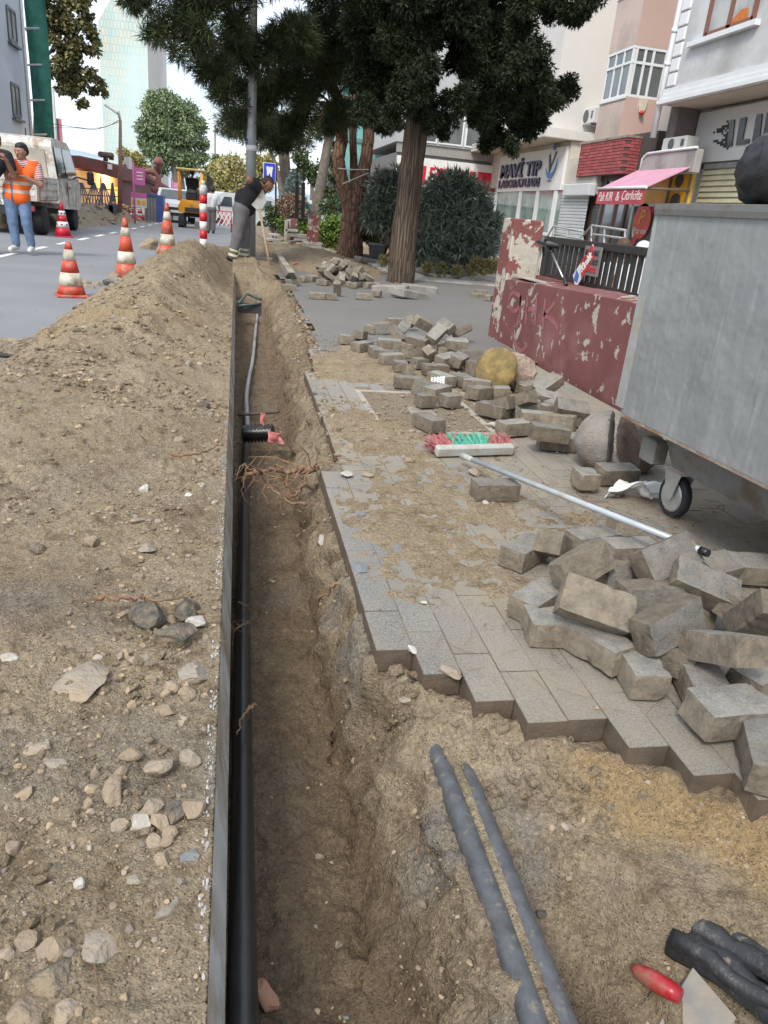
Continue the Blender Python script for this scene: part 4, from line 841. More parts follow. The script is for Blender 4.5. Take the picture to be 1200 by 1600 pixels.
# crumpled white bag
scrap('plastic_bag', 'crumpled white plastic bag on the ground beside the caster', 'plastic bag', at(990, 772, .025), (.22, .09), 21, M('white_film', (.72, .72, .70), .4, .08), (.05, .1, -.15), .45, n=22)
# broom
bc = at(742, 703, .035); br = thing('broom', 'push broom with red and green bristles lying on the paving, grey pole', 'broom', bc, 0)
BG = M('grey_broom_plastic', (.40, .42, .40), .55, .1, 20, dirt=(.36, .29, .2), dirt_amt=.4, dscale=14)
e_a, e_b = at(684, 703, .03), at(802, 700, .03); bl = (e_b-e_a).length; ba = math.atan2(e_b.y-e_a.y, e_b.x-e_a.x)
MB().box((0, 0, 0), (bl, .045, .05), (.2, 0, ba), bev=.006).build('head', BG, br)
for nm, lo, hi, c in (('red_bristles', -.5, -.27, (.36, .10, .10)), ('green_bristles', -.27, .22, (.07, .36, .25)), ('red_bristles', .22, .5, (.34, .10, .11))):
    mb = MB(); rs = random.Random(int(lo*100)); nb = int(560*(hi-lo))
    for k in range(nb):
        u = rs.uniform(lo, hi)*bl; p = Vector((u*math.cos(ba), u*math.sin(ba), rs.uniform(-.015, .02))); t = rs.gauss(0, .16)+u*.6; l = rs.uniform(.11, .16)
        q1 = p+Vector((math.sin(t)*l, math.cos(t)*l, rs.uniform(-.012, .04))); mb.tube([p, p.lerp(q1, .5)+Vector((0, 0, .004)), q1], 0.0022, 3, caps=False)
    tag(mb.build(nm, M('bristle_'+nm, c, .5, .3, 40, isl=.3), br), kind='stuff')
h0, h1 = at(722, 712, .055), at(1042, 839, .21); hd = (h1-h0).normalized(); h2 = h1+hd*.14
MB().tube([h0-bc, h0+hd*.1-bc], [.017, .013], 10).build('socket', BG, br); MB().tube([h0+hd*.05-bc, h2-bc], .0115, 12).build('pole', M('grey_painted_tube', (.40, .44, .47), .35, .08, 12, .1, dirt=(.36, .3, .22), dirt_amt=.3, dscale=9), br)
MB().tube([h2-bc, h2+hd*.03-bc], .013, 10).build('end_cap', BLK, br)
# paper cup
cp = at(684, 596, .085); pc = thing('paper_cup', 'white paper cup with black dots lying on its side among the blocks', 'paper cup', cp, 0)
MB().lathe([(.028, -.045), (.037, .045), (.039, .047), (.035, .044), (.026, -.04)], n=18, rot=(R(84), 0, R(72))).build('cup_wall', M('white_card', (.75, .75, .73), .6, .05), pc); mb = MB(); mt = Euler((R(84), 0, R(72))).to_matrix()
for i in range(4):
    for k in range(14):
        z = -.028+i*.019; rr = .0285+(z+.045)*.1; a = 2*math.pi*(k+.5*(i % 2))/14; c = mt@Vector((rr*math.cos(a), rr*math.sin(a), z)); n_ = mt@Vector((math.cos(a), math.sin(a), 0))
        mb.box(c, (.007, .007, .0016), n_.to_track_quat('Z', 'Y').to_matrix())
tag(mb.build('dot', M('ink', (.03, .03, .03), .6), pc), kind='stuff')
# broken concrete ball bollards
MOSS = M('lichen_concrete', (.25, .18, .068), .95, .4, 13, bmp=.8, bscale=70, dirt=(.13, .10, .05), dirt_amt=.5, dscale=9); PINKC = M('pinkish_concrete', (.42, .33, .26), .92, .2, 10, bmp=.6, bscale=60, dirt=(.26, .2, .15), dirt_amt=.5)
def half_ball(r, seed, cap=.25, n=3):
    v, f = ICO[n]; q = v.copy(); q[:, 2] = np.maximum(q[:, 2], -cap); q *= r; q += np.stack([fbm(v[:, 0]+seed+k, v[:, 1]+v[:, 2], 5, 3, 70+k) for k in range(3)], -1)*r*.05; return q, np.array(f)
q, f = half_ball(.165, 3, .05); o = link('broken_ball_bollard', npmesh('b', q, f, MOSS, True)); o.location = at(775, 578, .15); o.scale = (1, 1, .5); o.rotation_euler = Vector((-.72, -.62, .42)).to_track_quat('Z', 'Y').to_euler(); tag(o, 'yellow lichen covered half of a concrete ball standing on edge', 'bollard piece')
o = MB().rock((0, 0, 0), (.34, .28, .30), 45, sub=3).build('bollard_base', PINKC); o.location = at(803, 586, .12)+Vector((.03, .06, 0)); o.rotation_euler = (.3, .2, .5); tag(o, 'pinkish broken concrete lump beside the yellow half ball', 'concrete lump')
BALL = M('pitted_concrete', (.25, .225, .20), .95, .22, 9, bmp=.9, bscale=80, dirt=(.16, .11, .08), dirt_amt=.4)
q, f = half_ball(.155, 9, .15); o = link('broken_ball_bollard', npmesh('b', q, f, BALL, True)); o.location = at(947, 690, .14); o.rotation_euler = (R(-8), R(-98), R(-25)); tag(o, 'grey brown half of a pitted concrete ball between red wall and dumpster', 'bollard piece')
q, f = half_ball(.16, 12, .05); o = link('broken_ball_bollard', npmesh('b', q, f, M('brown_concrete', (.20, .15, .12), .95, .25, 9, bmp=.6), True)); o.location = at(985, 700, .12)+Vector((.02, .05, 0)); o.rotation_euler = (R(15), R(80), R(10)); tag(o, 'dark brown half ball hidden behind the pitted one under the dumpster', 'bollard piece')
# manhole cover
q = [at(565, 610), at(610, 668), at(770, 672), at(712, 606)]; c = Vector((1.14, 4.34, .0)); mh = thing('manhole_cover', 'square dusty manhole cover with a lozenge tread in the paving', 'manhole cover', c, 0)
IRON = M('dusty_iron', (.30, .285, .255), .8, .22, 7, .1, bmp=.4, bscale=90, dirt=(.36, .29, .20), dirt_amt=.5, dscale=3.5); DK = M('groove_dirt', (.085, .075, .065), .95, .3, 20)
MB().box((0, 0, -.03), (.66, .94, .04)).build('cover_plate', IRON, mh); mb = MB()
for a in ((-.33, 0, .035, .97), (.33, 0, .035, .97)): mb.box((a[0], a[1], -.012), (a[2], a[3], .03), bev=.003)
for a in ((0, -.47), (0, .47)): mb.box((0, a[1], -.012), (.625, .035, .03), bev=.003)
mb.build('frame', M('manhole_frame', (.34, .31, .26), .85, .18, 8, bmp=.4), mh); md = MB().box((0, 0, 0), (.085, .012, .006), (0, 0, R(-38))).data('tread_bar', DK); md2 = MB().box((0, 0, 0), (.085, .012, .006), (0, 0, R(38))).data('tread_bar', DK); cnt = 0
for i in range(9):
    for j in range(15):
        o = link('tread_bar', md if (i+j) % 2 else md2, mh); o.location = (-.272+i*.068, -.41+j*.0585, -.0085)
for x in (.0,): MB().box((0, 0, -.0075), (.16, .2, .012), bev=.002).build('centre_plate', IRON, mh)
# ================================================================== RED WALL, FENCE, BUILDINGS ON THE RIGHT
def peel(name, col, under, thr=.60, sc=2.2, centre=None, var=.15):
    """old paint flaking off render: paint / bare plaster by a sharp noise mask"""
    m, ns, ls, bs = new_mat(name); pos = ns.new('ShaderNodeNewGeometry').outputs['Position']
    n = noise(ns, ls, pos, sc, 8, .68, .3); n2 = noise(ns, ls, pos, 11, 4, .6)
    f = math_(ns, ls, 'ADD', n, math_(ns, ls, 'MULTIPLY', math_(ns, ls, 'SUBTRACT', n2, .5), .32))
    mask = mrange(ns, ls, f, thr, thr+.012)
    p = mixc(ns, ls, mrange(ns, ls, noise(ns, ls, pos, 4, 6), .3, .7), [c*(1-var) for c in col], [c*(1+var) for c in col])
    p = mixc(ns, ls, mrange(ns, ls, noise(ns, ls, pos, 1.3, 5, .6), .52, .68, 0, .35), p, (.40, .22, .22))
    u = mixc(ns, ls, mrange(ns, ls, noise(ns, ls, pos, 22, 5), .3, .7), [c*.75 for c in under], under)
    c = mixc(ns, ls, mask, p, u); ls.new(c, bs.inputs['Base Color']); bs.inputs['Roughness'].default_value = .75
    bump(ns, ls, bs, math_(ns, ls, 'ADD', math_(ns, ls, 'MULTIPLY', mask, -1.), math_(ns, ls, 'MULTIPLY', noise(ns, ls, pos, 50, 5), .3)), .5, .006); return m
REDP = peel('flaking_red_paint', (.165, .058, .053), (.44, .40, .335), .583, 4.2); REDQ = peel('flaking_red_paint_worn', (.185, .060, .053), (.50, .46, .38), .50, 2.6)
CONC = M('weathered_concrete', (.36, .33, .285), .92, .2, 4, bmp=.4, bscale=40, dirt=(.2, .17, .13), dirt_amt=.45, dscale=3)
def bb(mb, x0, x1, y0, y1, z0, z1, mi=0, bev=0.):
    return mb.box(((x0+x1)/2, (y0+y1)/2, (z0+z1)/2), (abs(x1-x0), abs(y1-y0), abs(z1-z0)), None, mi, bev)
rw = thing('red_wall', 'low red garden wall with flaking paint and a taller end pillar', 'wall', (2.75, 5.5, 0))
def wavy_wall(x0, x1, y0, y1, z0, ztop, nn=40):
    mb = MB(); ys_ = np.linspace(y0, y1, nn)
    for i in range(nn-1):
        za, zb2 = [np.interp(v, *ztop)+float(fbm(np.array([v*3.]), np.array([.5]), 2, 3, 4)[0])*.018 for v in (ys_[i], ys_[i+1])]
        a, b = ys_[i], ys_[i+1]
        mb.add([(x0, a, z0), (x0, b, z0), (x0, b, zb2), (x0, a, za), (x1, a, z0), (x1, b, z0), (x1, b, zb2+.03), (x1, a, za+.03)], [(0, 3, 2, 1), (3, 7, 6, 2), (4, 5, 6, 7)]+([(0, 4, 7, 3)] if i == 0 else [])+([(1, 2, 6, 5)] if i == nn-2 else []), 0)
    return mb
wavy_wall(2.65, 2.86, 1.9, 7.36, -.08, ([1.9, 4.7, 7.4], [.74, .70, .615])).build('wall_body', REDP, rw, w=True)
bb(MB(), 2.655, 2.97, 7.36, 7.68, -.08, 1.185, bev=.012).build('pillar', REDQ, rw, w=True)
bb(MB(), 2.70, 2.84, 2.0, 7.34, .655, .66).build('mortar_cap', CONC, rw, w=True)
# graffiti: spray strokes on the wall face
GR = M('lilac_spray', (.33, .125, .15), .7, .2, 25, dirt=(.24, .075, .07), dirt_amt=.55, dscale=8); mb = MB()
def stroke(px, w=.04):
    p = smooth_path([atX(a, b, 2.647) for a, b in px], 5)
    for i in range(len(p)-1):
        d = (p[i+1]-p[i]); n_ = Vector((0, -d.z, d.y)); n_ = n_.normalized()*w/2 if n_.length else Vector((0, 0, w/2))
        mb.quad(p[i]+n_, p[i]-n_, p[i+1]-n_, p[i+1]+n_)
for s in ([(812, 462), (800, 458), (795, 474), (803, 486), (812, 478), (813, 462), (812, 490), (806, 512)], [(824, 462), (823, 482), (821, 506)], [(823, 484), (836, 482)], [(838, 464), (837, 486), (835, 508)], [(852, 466), (850, 488), (848, 514)], [(868, 472), (856, 486), (850, 491), (862, 500), (872, 514)], [(800, 520), (806, 540), (815, 548), (824, 538)]): stroke(s, .042)
gf = mb.build('graffiti', GR, rw, w=True)
# second wall and slatted fence
tw = thing('terrace_wall', 'low red wall carrying the dark slatted fence', 'wall', (3.6, 6, 0)); bb(MB(), 3.5, 3.72, 3.2, 8.75, -.08, .60).build('wall_body', peel('red_paint_clean', (.20, .055, .045), (.45, .4, .34), .68), tw, w=True)
DW = M('dark_stained_wood', (.028, .027, .026), .5, .3, 30, bmp=.2)
fc = thing('slat_fence', 'dark slatted timber fence on the low red terrace wall', 'fence', (3.6, 6, .6)); sd = MB().box((0, 0, 0), (.03, .062, .37), bev=.004).data('slat', DW)
for k in range(38):
    o = link('slat', sd, fc); o.location = (3.6-3.6, 8.55-k*.128-6, .19+.008)
bb(MB(), 3.555, 3.645, 3.6, 8.75, .965, 1.04, bev=.006).build('top_rail', DW, fc, w=True); bb(MB(), 3.56, 3.64, 8.62, 8.75, .60, .965, bev=.005).build('post', DW, fc, w=True); bb(MB(), 3.575, 3.625, 3.6, 8.6, .605, .64).build('bottom_rail', DW, fc, w=True)
bq = atX(838, 420, 4.6); pf = thing('pale_balustrade', 'row of short cream balusters behind the red pillar', 'balustrade', (4.6, bq.y, .4)); bd2 = MB().lathe([(.035, 0), (.05, .04), (.028, .12), (.05, .28), (.03, .42), (.045, .5)], n=8).data('baluster', M('cream_render', (.55, .50, .40), .85, .1))
for k in range(7): o = link('baluster', bd2, pf); o.location = (.0, -.6+k*.2, -.02)
bb(MB(), 4.52, 4.68, bq.y-.75, bq.y+.8, .88, .95).build('handrail', M('cream_render', (.55,)*3), pf, w=True); bb(MB(), 4.50, 4.70, bq.y-.75, bq.y+.8, -.08, .38).build('base', M('cream_render', (.55,)*3), pf, w=True)
# signs on the fence
WH = M('white_board', (.74, .74, .72), .5, .06, 5); INK = M('dark_lettering', (.05, .05, .06), .6); RINK = M('red_lettering', (.50, .03, .04), .5)
p = atX(925, 408, 3.53); ns_ = thing('notice_board', 'white notice with black and red lines hung on the slatted fence', 'notice', p)
MB().box((0, 0, 0), (.012, .36, .26)).build('board', WH, ns_); MB().box((-.004, 0, 0), (.012, .38, .28)).build('frame', M('grey_frame', (.2, .19, .18), .5), ns_)
for i, (tx, m_, z) in enumerate((('MASALARIMIZ', INK, .08), ('SADECE SERVİS', INK, .0), ('İÇİNDİR', RINK, -.08))): text('lettering', tx, .07, m_, p+Vector((-.012, 0, z)), (0, -1, 0), (0, 0, 1), ns_, width=.32, ext=.002, bold=.002)
a, b = atX(897, 440, 3.52), atX(928, 392, 3.52); kd_ = (b-a); kc = (a+b)/2; ks = thing('rental_banner', 'small tilted red, white and blue rental banner stuck on the slatted fence', 'banner', kc)
rd = kd_.normalized(); up_ = Vector((-1, 0, 0)).cross(rd); up_ = up_ if up_.z > 0 else -up_; L = kd_.length; hw = .085
MB().prism([kc-rd*L/2-up_*hw, kc+rd*L/2-up_*hw, kc+rd*L/2+up_*hw, kc-rd*L/2+up_*hw], (.006, 0, 0)).build('sheet', WH, ks, w=True)
MB().prism([kc-rd*L*.18-up_*hw, kc+rd*L/2-up_*hw, kc+rd*L/2+up_*hw, kc-rd*L*.08+up_*hw], (-.003, 0, 0)).build('red_field', M('banner_red', (.55, .03, .045), .5), ks, w=True)
MB().prism([kc-rd*L*.5+up_*hw*.2, kc-rd*L*.3+up_*hw*.9, kc-rd*L*.24-up_*hw*.2, kc-rd*L*.38-up_*hw*.7], (-.003, 0, 0)).build('blue_swirl', M('banner_blue', (.06, .16, .5), .5), ks, w=True)
text('lettering', 'Kiralık', .12, WH, kc+Vector((-.006, 0, 0))+rd*L*.16, rd, up_, ks, width=L*.52, ext=.002, bold=.004)
# scoop with a black head leaning on the wall
a, b = atX(852, 372, 2.78), atX(885, 446, 2.78); sq = thing('litter_scoop', 'black headed scoop with steel shaft leaning over the red wall', 'scoop', b)
d = (a-b); MB().tube([b+d*.12, b+d*.72], .0085, 8).build('shaft', M('bright_steel', (.5, .5, .5), .3, .1, 20, .8), sq, w=True); MB().tube([b, b+d*.14], .016, 8).build('grip', BLK, sq, w=True)
hc = b+d*.86; dn = d.normalized(); sv = Vector((0, -1, .0)); MB().tube([b+d*.68, b+d*.74], .018, 8).box(hc, (.14, .035, .26), Matrix((Vector((1, 0, 0)), dn.cross(Vector((1, 0, 0))).normalized(), dn)).transposed() @ Matrix.Rotation(R(-25), 3, 'X'), bev=.012).build('head', BLK, sq, w=True)
MB().tube(smooth_path([hc+Vector((0, .06, -.10)), hc+Vector((0, .10, -.03)), hc+Vector((0, .07, .05))], 4), .012, 6).build('handle_loop', BLK, sq, w=True)

# ---------------------------------------------------------------- the street facade, plane x = XF
XF = 9.8
def F(px, py, dx=0.): return atX(px, py, XF+dx)
def fb(mb, p0, p1, x0=0., x1=.1, mi=0, bev=0.):
    a, b = F(*p0, x0), F(*p1, x0); return bb(mb, XF+x0, XF+x1, min(a.y, b.y), max(a.y, b.y), min(a.z, b.z), max(a.z, b.z), mi, bev)
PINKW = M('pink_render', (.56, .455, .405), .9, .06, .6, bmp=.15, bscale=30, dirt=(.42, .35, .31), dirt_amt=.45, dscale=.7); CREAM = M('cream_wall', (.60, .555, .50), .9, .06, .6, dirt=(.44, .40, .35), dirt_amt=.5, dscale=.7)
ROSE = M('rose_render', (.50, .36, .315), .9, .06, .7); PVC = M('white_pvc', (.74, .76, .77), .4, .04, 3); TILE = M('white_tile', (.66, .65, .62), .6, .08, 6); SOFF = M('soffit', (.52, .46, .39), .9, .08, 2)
GLZ = glass_mat('dark_window_glass', (.10, .115, .12)); GLG = glass_mat('green_window_glass', (.22, .29, .27), .08)
ab = thing('apartment_building', 'pink rendered apartment block with white tiled cornice and glazed bays', 'building', (XF+3, 24, 0))
bb(MB(), XF+.95, XF+9, 17.7, 34, -.1, 16).build('wall', CREAM, ab, w=True)
# bay: parapet panels, window bands
yb0, yb1 = F(977, 150).y, F(938, 160).y; zb0 = F(977, 150).z; zb1 = F(992, 70).z; zb2 = zb1+1.28; zlow = F(975, 214).z
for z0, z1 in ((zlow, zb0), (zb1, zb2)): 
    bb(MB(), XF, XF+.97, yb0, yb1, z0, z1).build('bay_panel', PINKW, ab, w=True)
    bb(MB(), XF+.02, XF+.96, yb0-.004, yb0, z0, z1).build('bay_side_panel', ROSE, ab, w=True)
def bay_window(z0, z1, rows):
    f = MB(); g = MB(); H = z1-z0; T = .06
    zt2 = z0+H*.68
    for z in (z0+T/2, zt2, z1-T/2): bb(f, XF+.0, XF+.07, yb0, yb1, z-T/2, z+T/2); bb(f, XF+.071, XF+.95, yb0, yb0+.07, z-T/2, z+T/2)
    for y in np.linspace(yb0+T/2+.01, yb1-T/2-.01, 4): bb(f, XF+.004, XF+.066, y-T/2, y+T/2, z0+T, zt2-T/2); bb(f, XF+.004, XF+.066, y-T/2, y+T/2, zt2+T/2, z1-T)
    for x in (XF+.075, XF+.32, XF+.55, XF+.9): bb(f, x, x+T, yb0+.004, yb0+.066, z0+T, zt2-T/2); bb(f, x, x+T, yb0+.004, yb0+.066, zt2+T/2, z1-T)
    bb(f, XF-.03, XF+.0, yb0-.04, yb1+.04, z0-.05, z0+.01); fr_ = f.build('bay_window', PVC, ab, w=True)
    bb(g, XF+.03, XF+.04, yb0+.03, yb1-.03, z0+.04, z1-.04); bb(g, XF+.05, XF+.93, yb0+.032, yb0+.042, z0+.04, z1-.04); g.build('pane', GLZ, fr_, w=True)
    bb(MB(), XF+.18, XF+.30, yb0+.1, yb1-.1, z0+.08, z1-.05).build('curtain', M('grey_curtain', (.33, .33, .33), .9, .2, 6), fr_, w=True)
bay_window(zb0, zb1, 2); bay_window(zb2, zb2+1.12, 2)
# cornice / balcony slab with white tile edge
c0, c1, c2 = F(745, 245, -.9), F(850, 212, -.9), F(915, 224, .95)
zc0 = c1.z
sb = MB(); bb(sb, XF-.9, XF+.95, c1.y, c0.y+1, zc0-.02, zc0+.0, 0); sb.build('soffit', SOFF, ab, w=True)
mb = MB(); bb(mb, XF-.9, XF-.82, c1.y, c0.y+1, zc0+.002, zc0+.24); bb(mb, XF-.82, XF+.95, c1.y, c1.y+.08, zc0+.002, zc0+.24); bb(mb, XF-.82, XF+.95, c1.y+.08, c0.y+1, zc0+.002, zc0+.2); mb.build('cornice', TILE, ab, w=True)
for j in range(2):      # tile joints as raised courses
    bb(MB(), XF-.91, XF-.9, c1.y-.01, c0.y+1, zc0+.07+j*.09, zc0+.085+j*.09).build('tile_course', M('grout', (.38, .37, .35), .9), ab, w=True)
bb(MB(), XF-.55, XF+.94, c1.y+.5, c0.y+1, zc0+.25, 13).build('upper_wall', M('white_upper', (.63, .615, .585), .9, .06, .6), ab, w=True)
# shopfront glazing under the sign
ys0, ys1 = F(876, 288).y, F(775, 300).y; zs0 = F(876, 288).z
f = MB(); g = MB()
for px in (776, 814, 841, 869): y = F(px, 300).y; bb(f, XF-.02, XF+.06, y-.13, y+.13, -.1, zs0)
bb(f, XF-.02, XF+.06, ys0-.3, ys1+.1, zs0-.16, zs0-.002); bb(f, XF, XF+.05, F(869, 300).y+.13, F(841, 300).y-.13, .95, 1.05)
sf = f.build('shopfront_frame', PVC, ab, w=True); bb(g, XF+.02, XF+.03, ys0-.2, ys1, -.1, zs0-.1); g.build('pane', GLG, sf, w=True)
bb(MB(), XF+.06, XF+.95, ys0-.2, ys1+4, zs0+.0, zc0-.03).build('fascia_wall', CREAM, ab, w=True)
# sign
sg = thing('laboratory_sign', 'white medical laboratory sign with dark raised letters and a blue figure logo', 'sign', F(830, 265))
fb(MB(), (775, 300), (886, 228), -.04, .055).build('panel', M('sign_white', (.72, .72, .70), .45, .05, 2), sg, w=True)
NAVY = M('navy_letters', (.022, .03, .075), .35); SH = M('letter_side', (.06, .07, .11), .5)
def ftext(parent, txt, p0, p1, m_, zoff, size, dx=-.05, **k):
    a, b = F(*p0, dx), F(*p1, dx); c = (a+b)/2; return text('lettering', txt, size, m_, c, (0, -1, 0), (0, 0, 1), parent, width=abs(a.y-b.y), **k)
zs_ = F(830, 245).z
ftext(sg, 'MAVİ TIP', (783, 268), (846, 255), NAVY, 0, .62, -.075, ext=.03, bold=.016); ftext(sg, 'LABORATUARI', (779, 291), (843, 281), NAVY, 0, .36, -.07, ext=.022, bold=.012)
lc = F(862, 255, -.055); mb = MB()
for k in range(26):     # crescent
    a0, a1 = R(195+k*7), R(195+(k+1)*7); w0, w1 = .13*math.sin(math.pi*(k+.0)/26)+.01, .13*math.sin(math.pi*(k+1.)/26)+.01; r0 = .43
    P_ = lambda a, r: lc+Vector((0, -math.cos(a)*r, math.sin(a)*r*1.05)); mb.prism([P_(a0, r0), P_(a1, r0), P_(a1, r0-w1), P_(a0, r0-w0)], (-.012, 0, 0))
mb.build('crescent', M('logo_blue', (.06, .22, .55), .4), sg, w=True)
MB().lathe([(.10, -.01), (.10, .01)], lc+Vector((-.01, -.06, .47)), 16, rot=(0, R(90), 0)).build('logo_head', M('logo_navy', (.03, .09, .30), .4), sg, w=True)
mb = MB(); mb.prism([lc+Vector((0, .30, .25)), lc+Vector((0, .22, .27)), lc+Vector((0, .02, -.08)), lc+Vector((0, -.22, .33)), lc+Vector((0, -.30, .32)), lc+Vector((0, .10, -.32))], (-.012, 0, 0)); mb.build('logo_figure', NAVY, sg, w=True)
text('lettering', 'AÇIKSINIF', .08, M('small_print', (.3, .3, .3), .6), F(858, 283, -.05), (0, -1, 0), (0, 0, 1), sg, ext=.004)
# roller shutter bay
f = MB(); fb(f, (878, 306), (922, 286), -.12, .1, bev=.02); sh = f.build('shutter_box', M('shutter_box', (.58, .61, .63), .5, .06, 3), ab, w=True)
ya, yb_ = F(920, 300).y, F(876, 305).y; sld_ = None; zz = -.1
while zz < F(900, 303).z-.02:
    b = MB().box((0, 0, 0), (.035, yb_-ya-.06, .082), bev=.012)
    if sld_ is None: sld_ = b.data('shutter_slat', M('grey_shutter', (.50, .53, .55), .5, .08, 3))
    o = link('shutter_slat', sld_, ab); o.location = (XF+.05-XF-3, (ya+yb_)/2-24, zz+.04); zz += .09
bb(MB(), XF+.07, XF+.95, ya-.2, yb_+.1, F(900, 303).z, F(900, 303).z+1.0).build('shutter_lintel', CREAM, ab, w=True)
# red brick porch box
RB = M('red_clinker', (.36, .085, .09), .8, .2, 14, randv=.22, bmp=.3); GRT = M('dark_grout', (.12, .07, .065), .9)
by0, by1 = F(970, 272).y, F(899, 280).y; bz0, bz1 = F(970, 272).z, F(980, 214).z; bs2 = atY(1031, 222, by0).x
px_ = thing('brick_porch', 'red brick faced box jutting out over the shop entrance', 'porch', (XF+.4, (by0+by1)/2, bz0))
bb(MB(), XF+.006, bs2, by0+.006, by1-.006, bz0, bz1-.01).build('core', GRT, px_, w=True)
bbk = MB().box((0, 0, 0), (.02, .205, .066), bev=.004).data('brick', RB); bbs = MB().box((0, 0, 0), (.205, .02, .066), bev=.004).data('brick', RB); nr = int((bz1-bz0)/.078)
for j in range(nr):
    z = bz0+.05+j*.078; y = by0+.1+(.108 if j % 2 else 0)
    while y < by1-.08: o = link('brick', bbk, px_); o.location = (-.4+.0, y-(by0+by1)/2, z-bz0); y += .216
    x = XF+.12+(.108 if j % 2 else 0)
    while x < bs2-.1: o = link('brick', bbs, px_); o.location = (x-XF-.4, by0-(by0+by1)/2, z-bz0); x += .216
bb(MB(), XF-.03, bs2, by0-.03, by1+.03, bz1-.008, bz1+.05).build('coping', CONC, px_, w=True)
# brown framed glazed entrance under the porch
BRN = M('brown_joinery', (.062, .033, .025), .45, .25, 20); ge = thing('shop_entrance', 'dark brown framed glass doors under the red brick porch', 'doors', (XF+.3, 20.8, 0))
ey = [F(p_, 330, .25).y for p_ in (925, 941, 962, 978, 990)]
f = MB()
for y in ey: bb(f, XF+.2, XF+.3, y-.06, y+.06, -.1, bz0)
bb(f, XF+.21, XF+.29, ey[-1], ey[0], bz0-.12, bz0-.002); bb(f, XF+.21, XF+.29, ey[-1], ey[0], 1.95, 2.03); bb(f, XF+.21, XF+.29, ey[-1], ey[0], -.1, .25)
f.build('frame', BRN, ge, w=True)
for i in range(4): bb(MB(), XF+.24, XF+.25, ey[i+1]+.05, ey[i]-.05, .2, bz0-.05).build('pane', GLZ, ge, w=True)
bb(MB(), XF+.4, XF+.95, ey[-1]-.2, ey[0]+.3, -.1, bz0+1.0).build('recess_wall', M('dark_interior', (.08, .07, .06), .9), ge, w=True)
# rail and steps
ST = M('steel_rail', (.52, .53, .53), .35, .08, 10, .5); rl = thing('stair_rail', 'tubular steel railing in front of the shutter and the glass doors', 'railing', (XF-1.4, 20, 0)); mb = MB()
for pts in ([(838, 400), (865, 353), (912, 362)], [(888, 395), (925, 352), (978, 360)], [(903, 398), (928, 366), (978, 373)], [(918, 400), (933, 381), (976, 388)], [(866, 366), (911, 374)]): mb.tube([F(a, b, -1.5) for a, b in pts], .026, 6)
mb.build('rail', ST, rl, w=True)
for a, b0, b1 in ((866, 354, 415), (887, 360, 415), (911, 363, 415), (925, 353, 415), (945, 358, 415), (977, 361, 415)): MB().tube([F(a, b0, -1.5), F(a-3, b1, -1.5)], .024, 6).build('post', ST, rl, w=True)
bb(MB(), XF-1.6, XF+.2, 17.5, 26, -.1, .12).build('step', CONC, rl, w=True)
# grey concrete slab with an air conditioner over the pizza shop
sl_ = thing('shop_parapet', 'streaked grey concrete parapet over the pink awning', 'parapet', (XF+.2, 17.5, 3)); fb(MB(), (998, 275), (1090, 232), .0, .18, bev=.02).build('panel', M('streaked_concrete', (.40, .385, .37), .85, .15, 5, dirt=(.25, .235, .22), dirt_amt=.5, dscale=2.5), sl_, w=True)
MB().tube([F(998, 275, -.01), F(1004, 248, -.01), F(1012, 240, -.01), F(1040, 236, -.01), F(1090, 230, -.01)], .03, 6).build('edge_tube', PVC, sl_, w=True)
ACM = M('ac_casing', (.62, .63, .62), .5, .06, 4); ACD = M('ac_grille', (.10, .105, .11), .6)
def aircon(p0, p1, dx, label, depth=.32, fan=True):
    a, b = F(*p0, dx), F(*p1, dx); c = (a+b)/2; t = thing('air_conditioner', label, 'air conditioner', c); w = abs(a.y-b.y); h = abs(a.z-b.z)
    MB().box((depth/2, 0, 0), (depth, w, h), bev=.02).build('casing', ACM, t)
    r = h*.40; MB().lathe([(r, -.006), (r, .006), (r*.9, .012)], (-.01, w*.10, 0), 20, rot=(0, R(-90), 0)).build('fan_grille', ACD, t)
    mb = MB()
    for k in range(4): mb.box((-.006, -w*.36, h*(.22-.12*k)), (.012, w*.12, .03))
    mb.build('louvre', ACD, t); mb = MB()
    for s in (-1, 1): mb.box((depth/2+.05, s*w*.36, -h/2-.02), (depth+.1, .04, .035))
    mb.build('bracket', M('rusty_bracket', (.2, .13, .09), .8, .3, 20), t); return t
aircon((1032, 238), (1074, 211), .25, 'white air conditioner with round fan on the grey parapet'); aircon((906, 196), (930, 166), .45, 'white air conditioner hung on the wall left of the glazed bay', .5)
MB().tube([F(912, 165, .93), F(919, 122, .93), F(910, 100, .93)], .012, 5).build('cable', BLK, ab, w=True)
# drain pipe
dp = thing('drain_pipe', 'white drain pipe running down between the pink and the white building', 'drain pipe', F(1020, 215)); MB().tube([F(1076, -50), F(1065, 0), F(1044, 100), F(1020, 215)], .07, 10).build('pipe', PVC, dp, w=True)
for px, py in ((1055, 48), (1044, 100), (1031, 162)): MB().tube([F(px+1, py-3), F(px-1, py+3)], .085, 10).build('clamp', PVC, dp, w=True)
# alarm box on the bay side
ap = atY(1004, 166, yb0-.06); al = thing('alarm_box', 'cream alarm siren with a red lamp on the bay side', 'alarm', ap); MB().prism([(-.11, 0, .16), (.11, 0, .16), (.11, 0, -.02), (.06, 0, -.14), (-.06, 0, -.14), (-.11, 0, -.02)], (0, .06, 0)).build('casing', M('cream_plastic', (.62, .58, .46), .5), al); MB().lathe([(.065, -.05), (.06, .0), (.03, .04)], (0, -.02, -.14), 10).build('lamp', M('red_lens', (.5, .03, .03), .3), al)
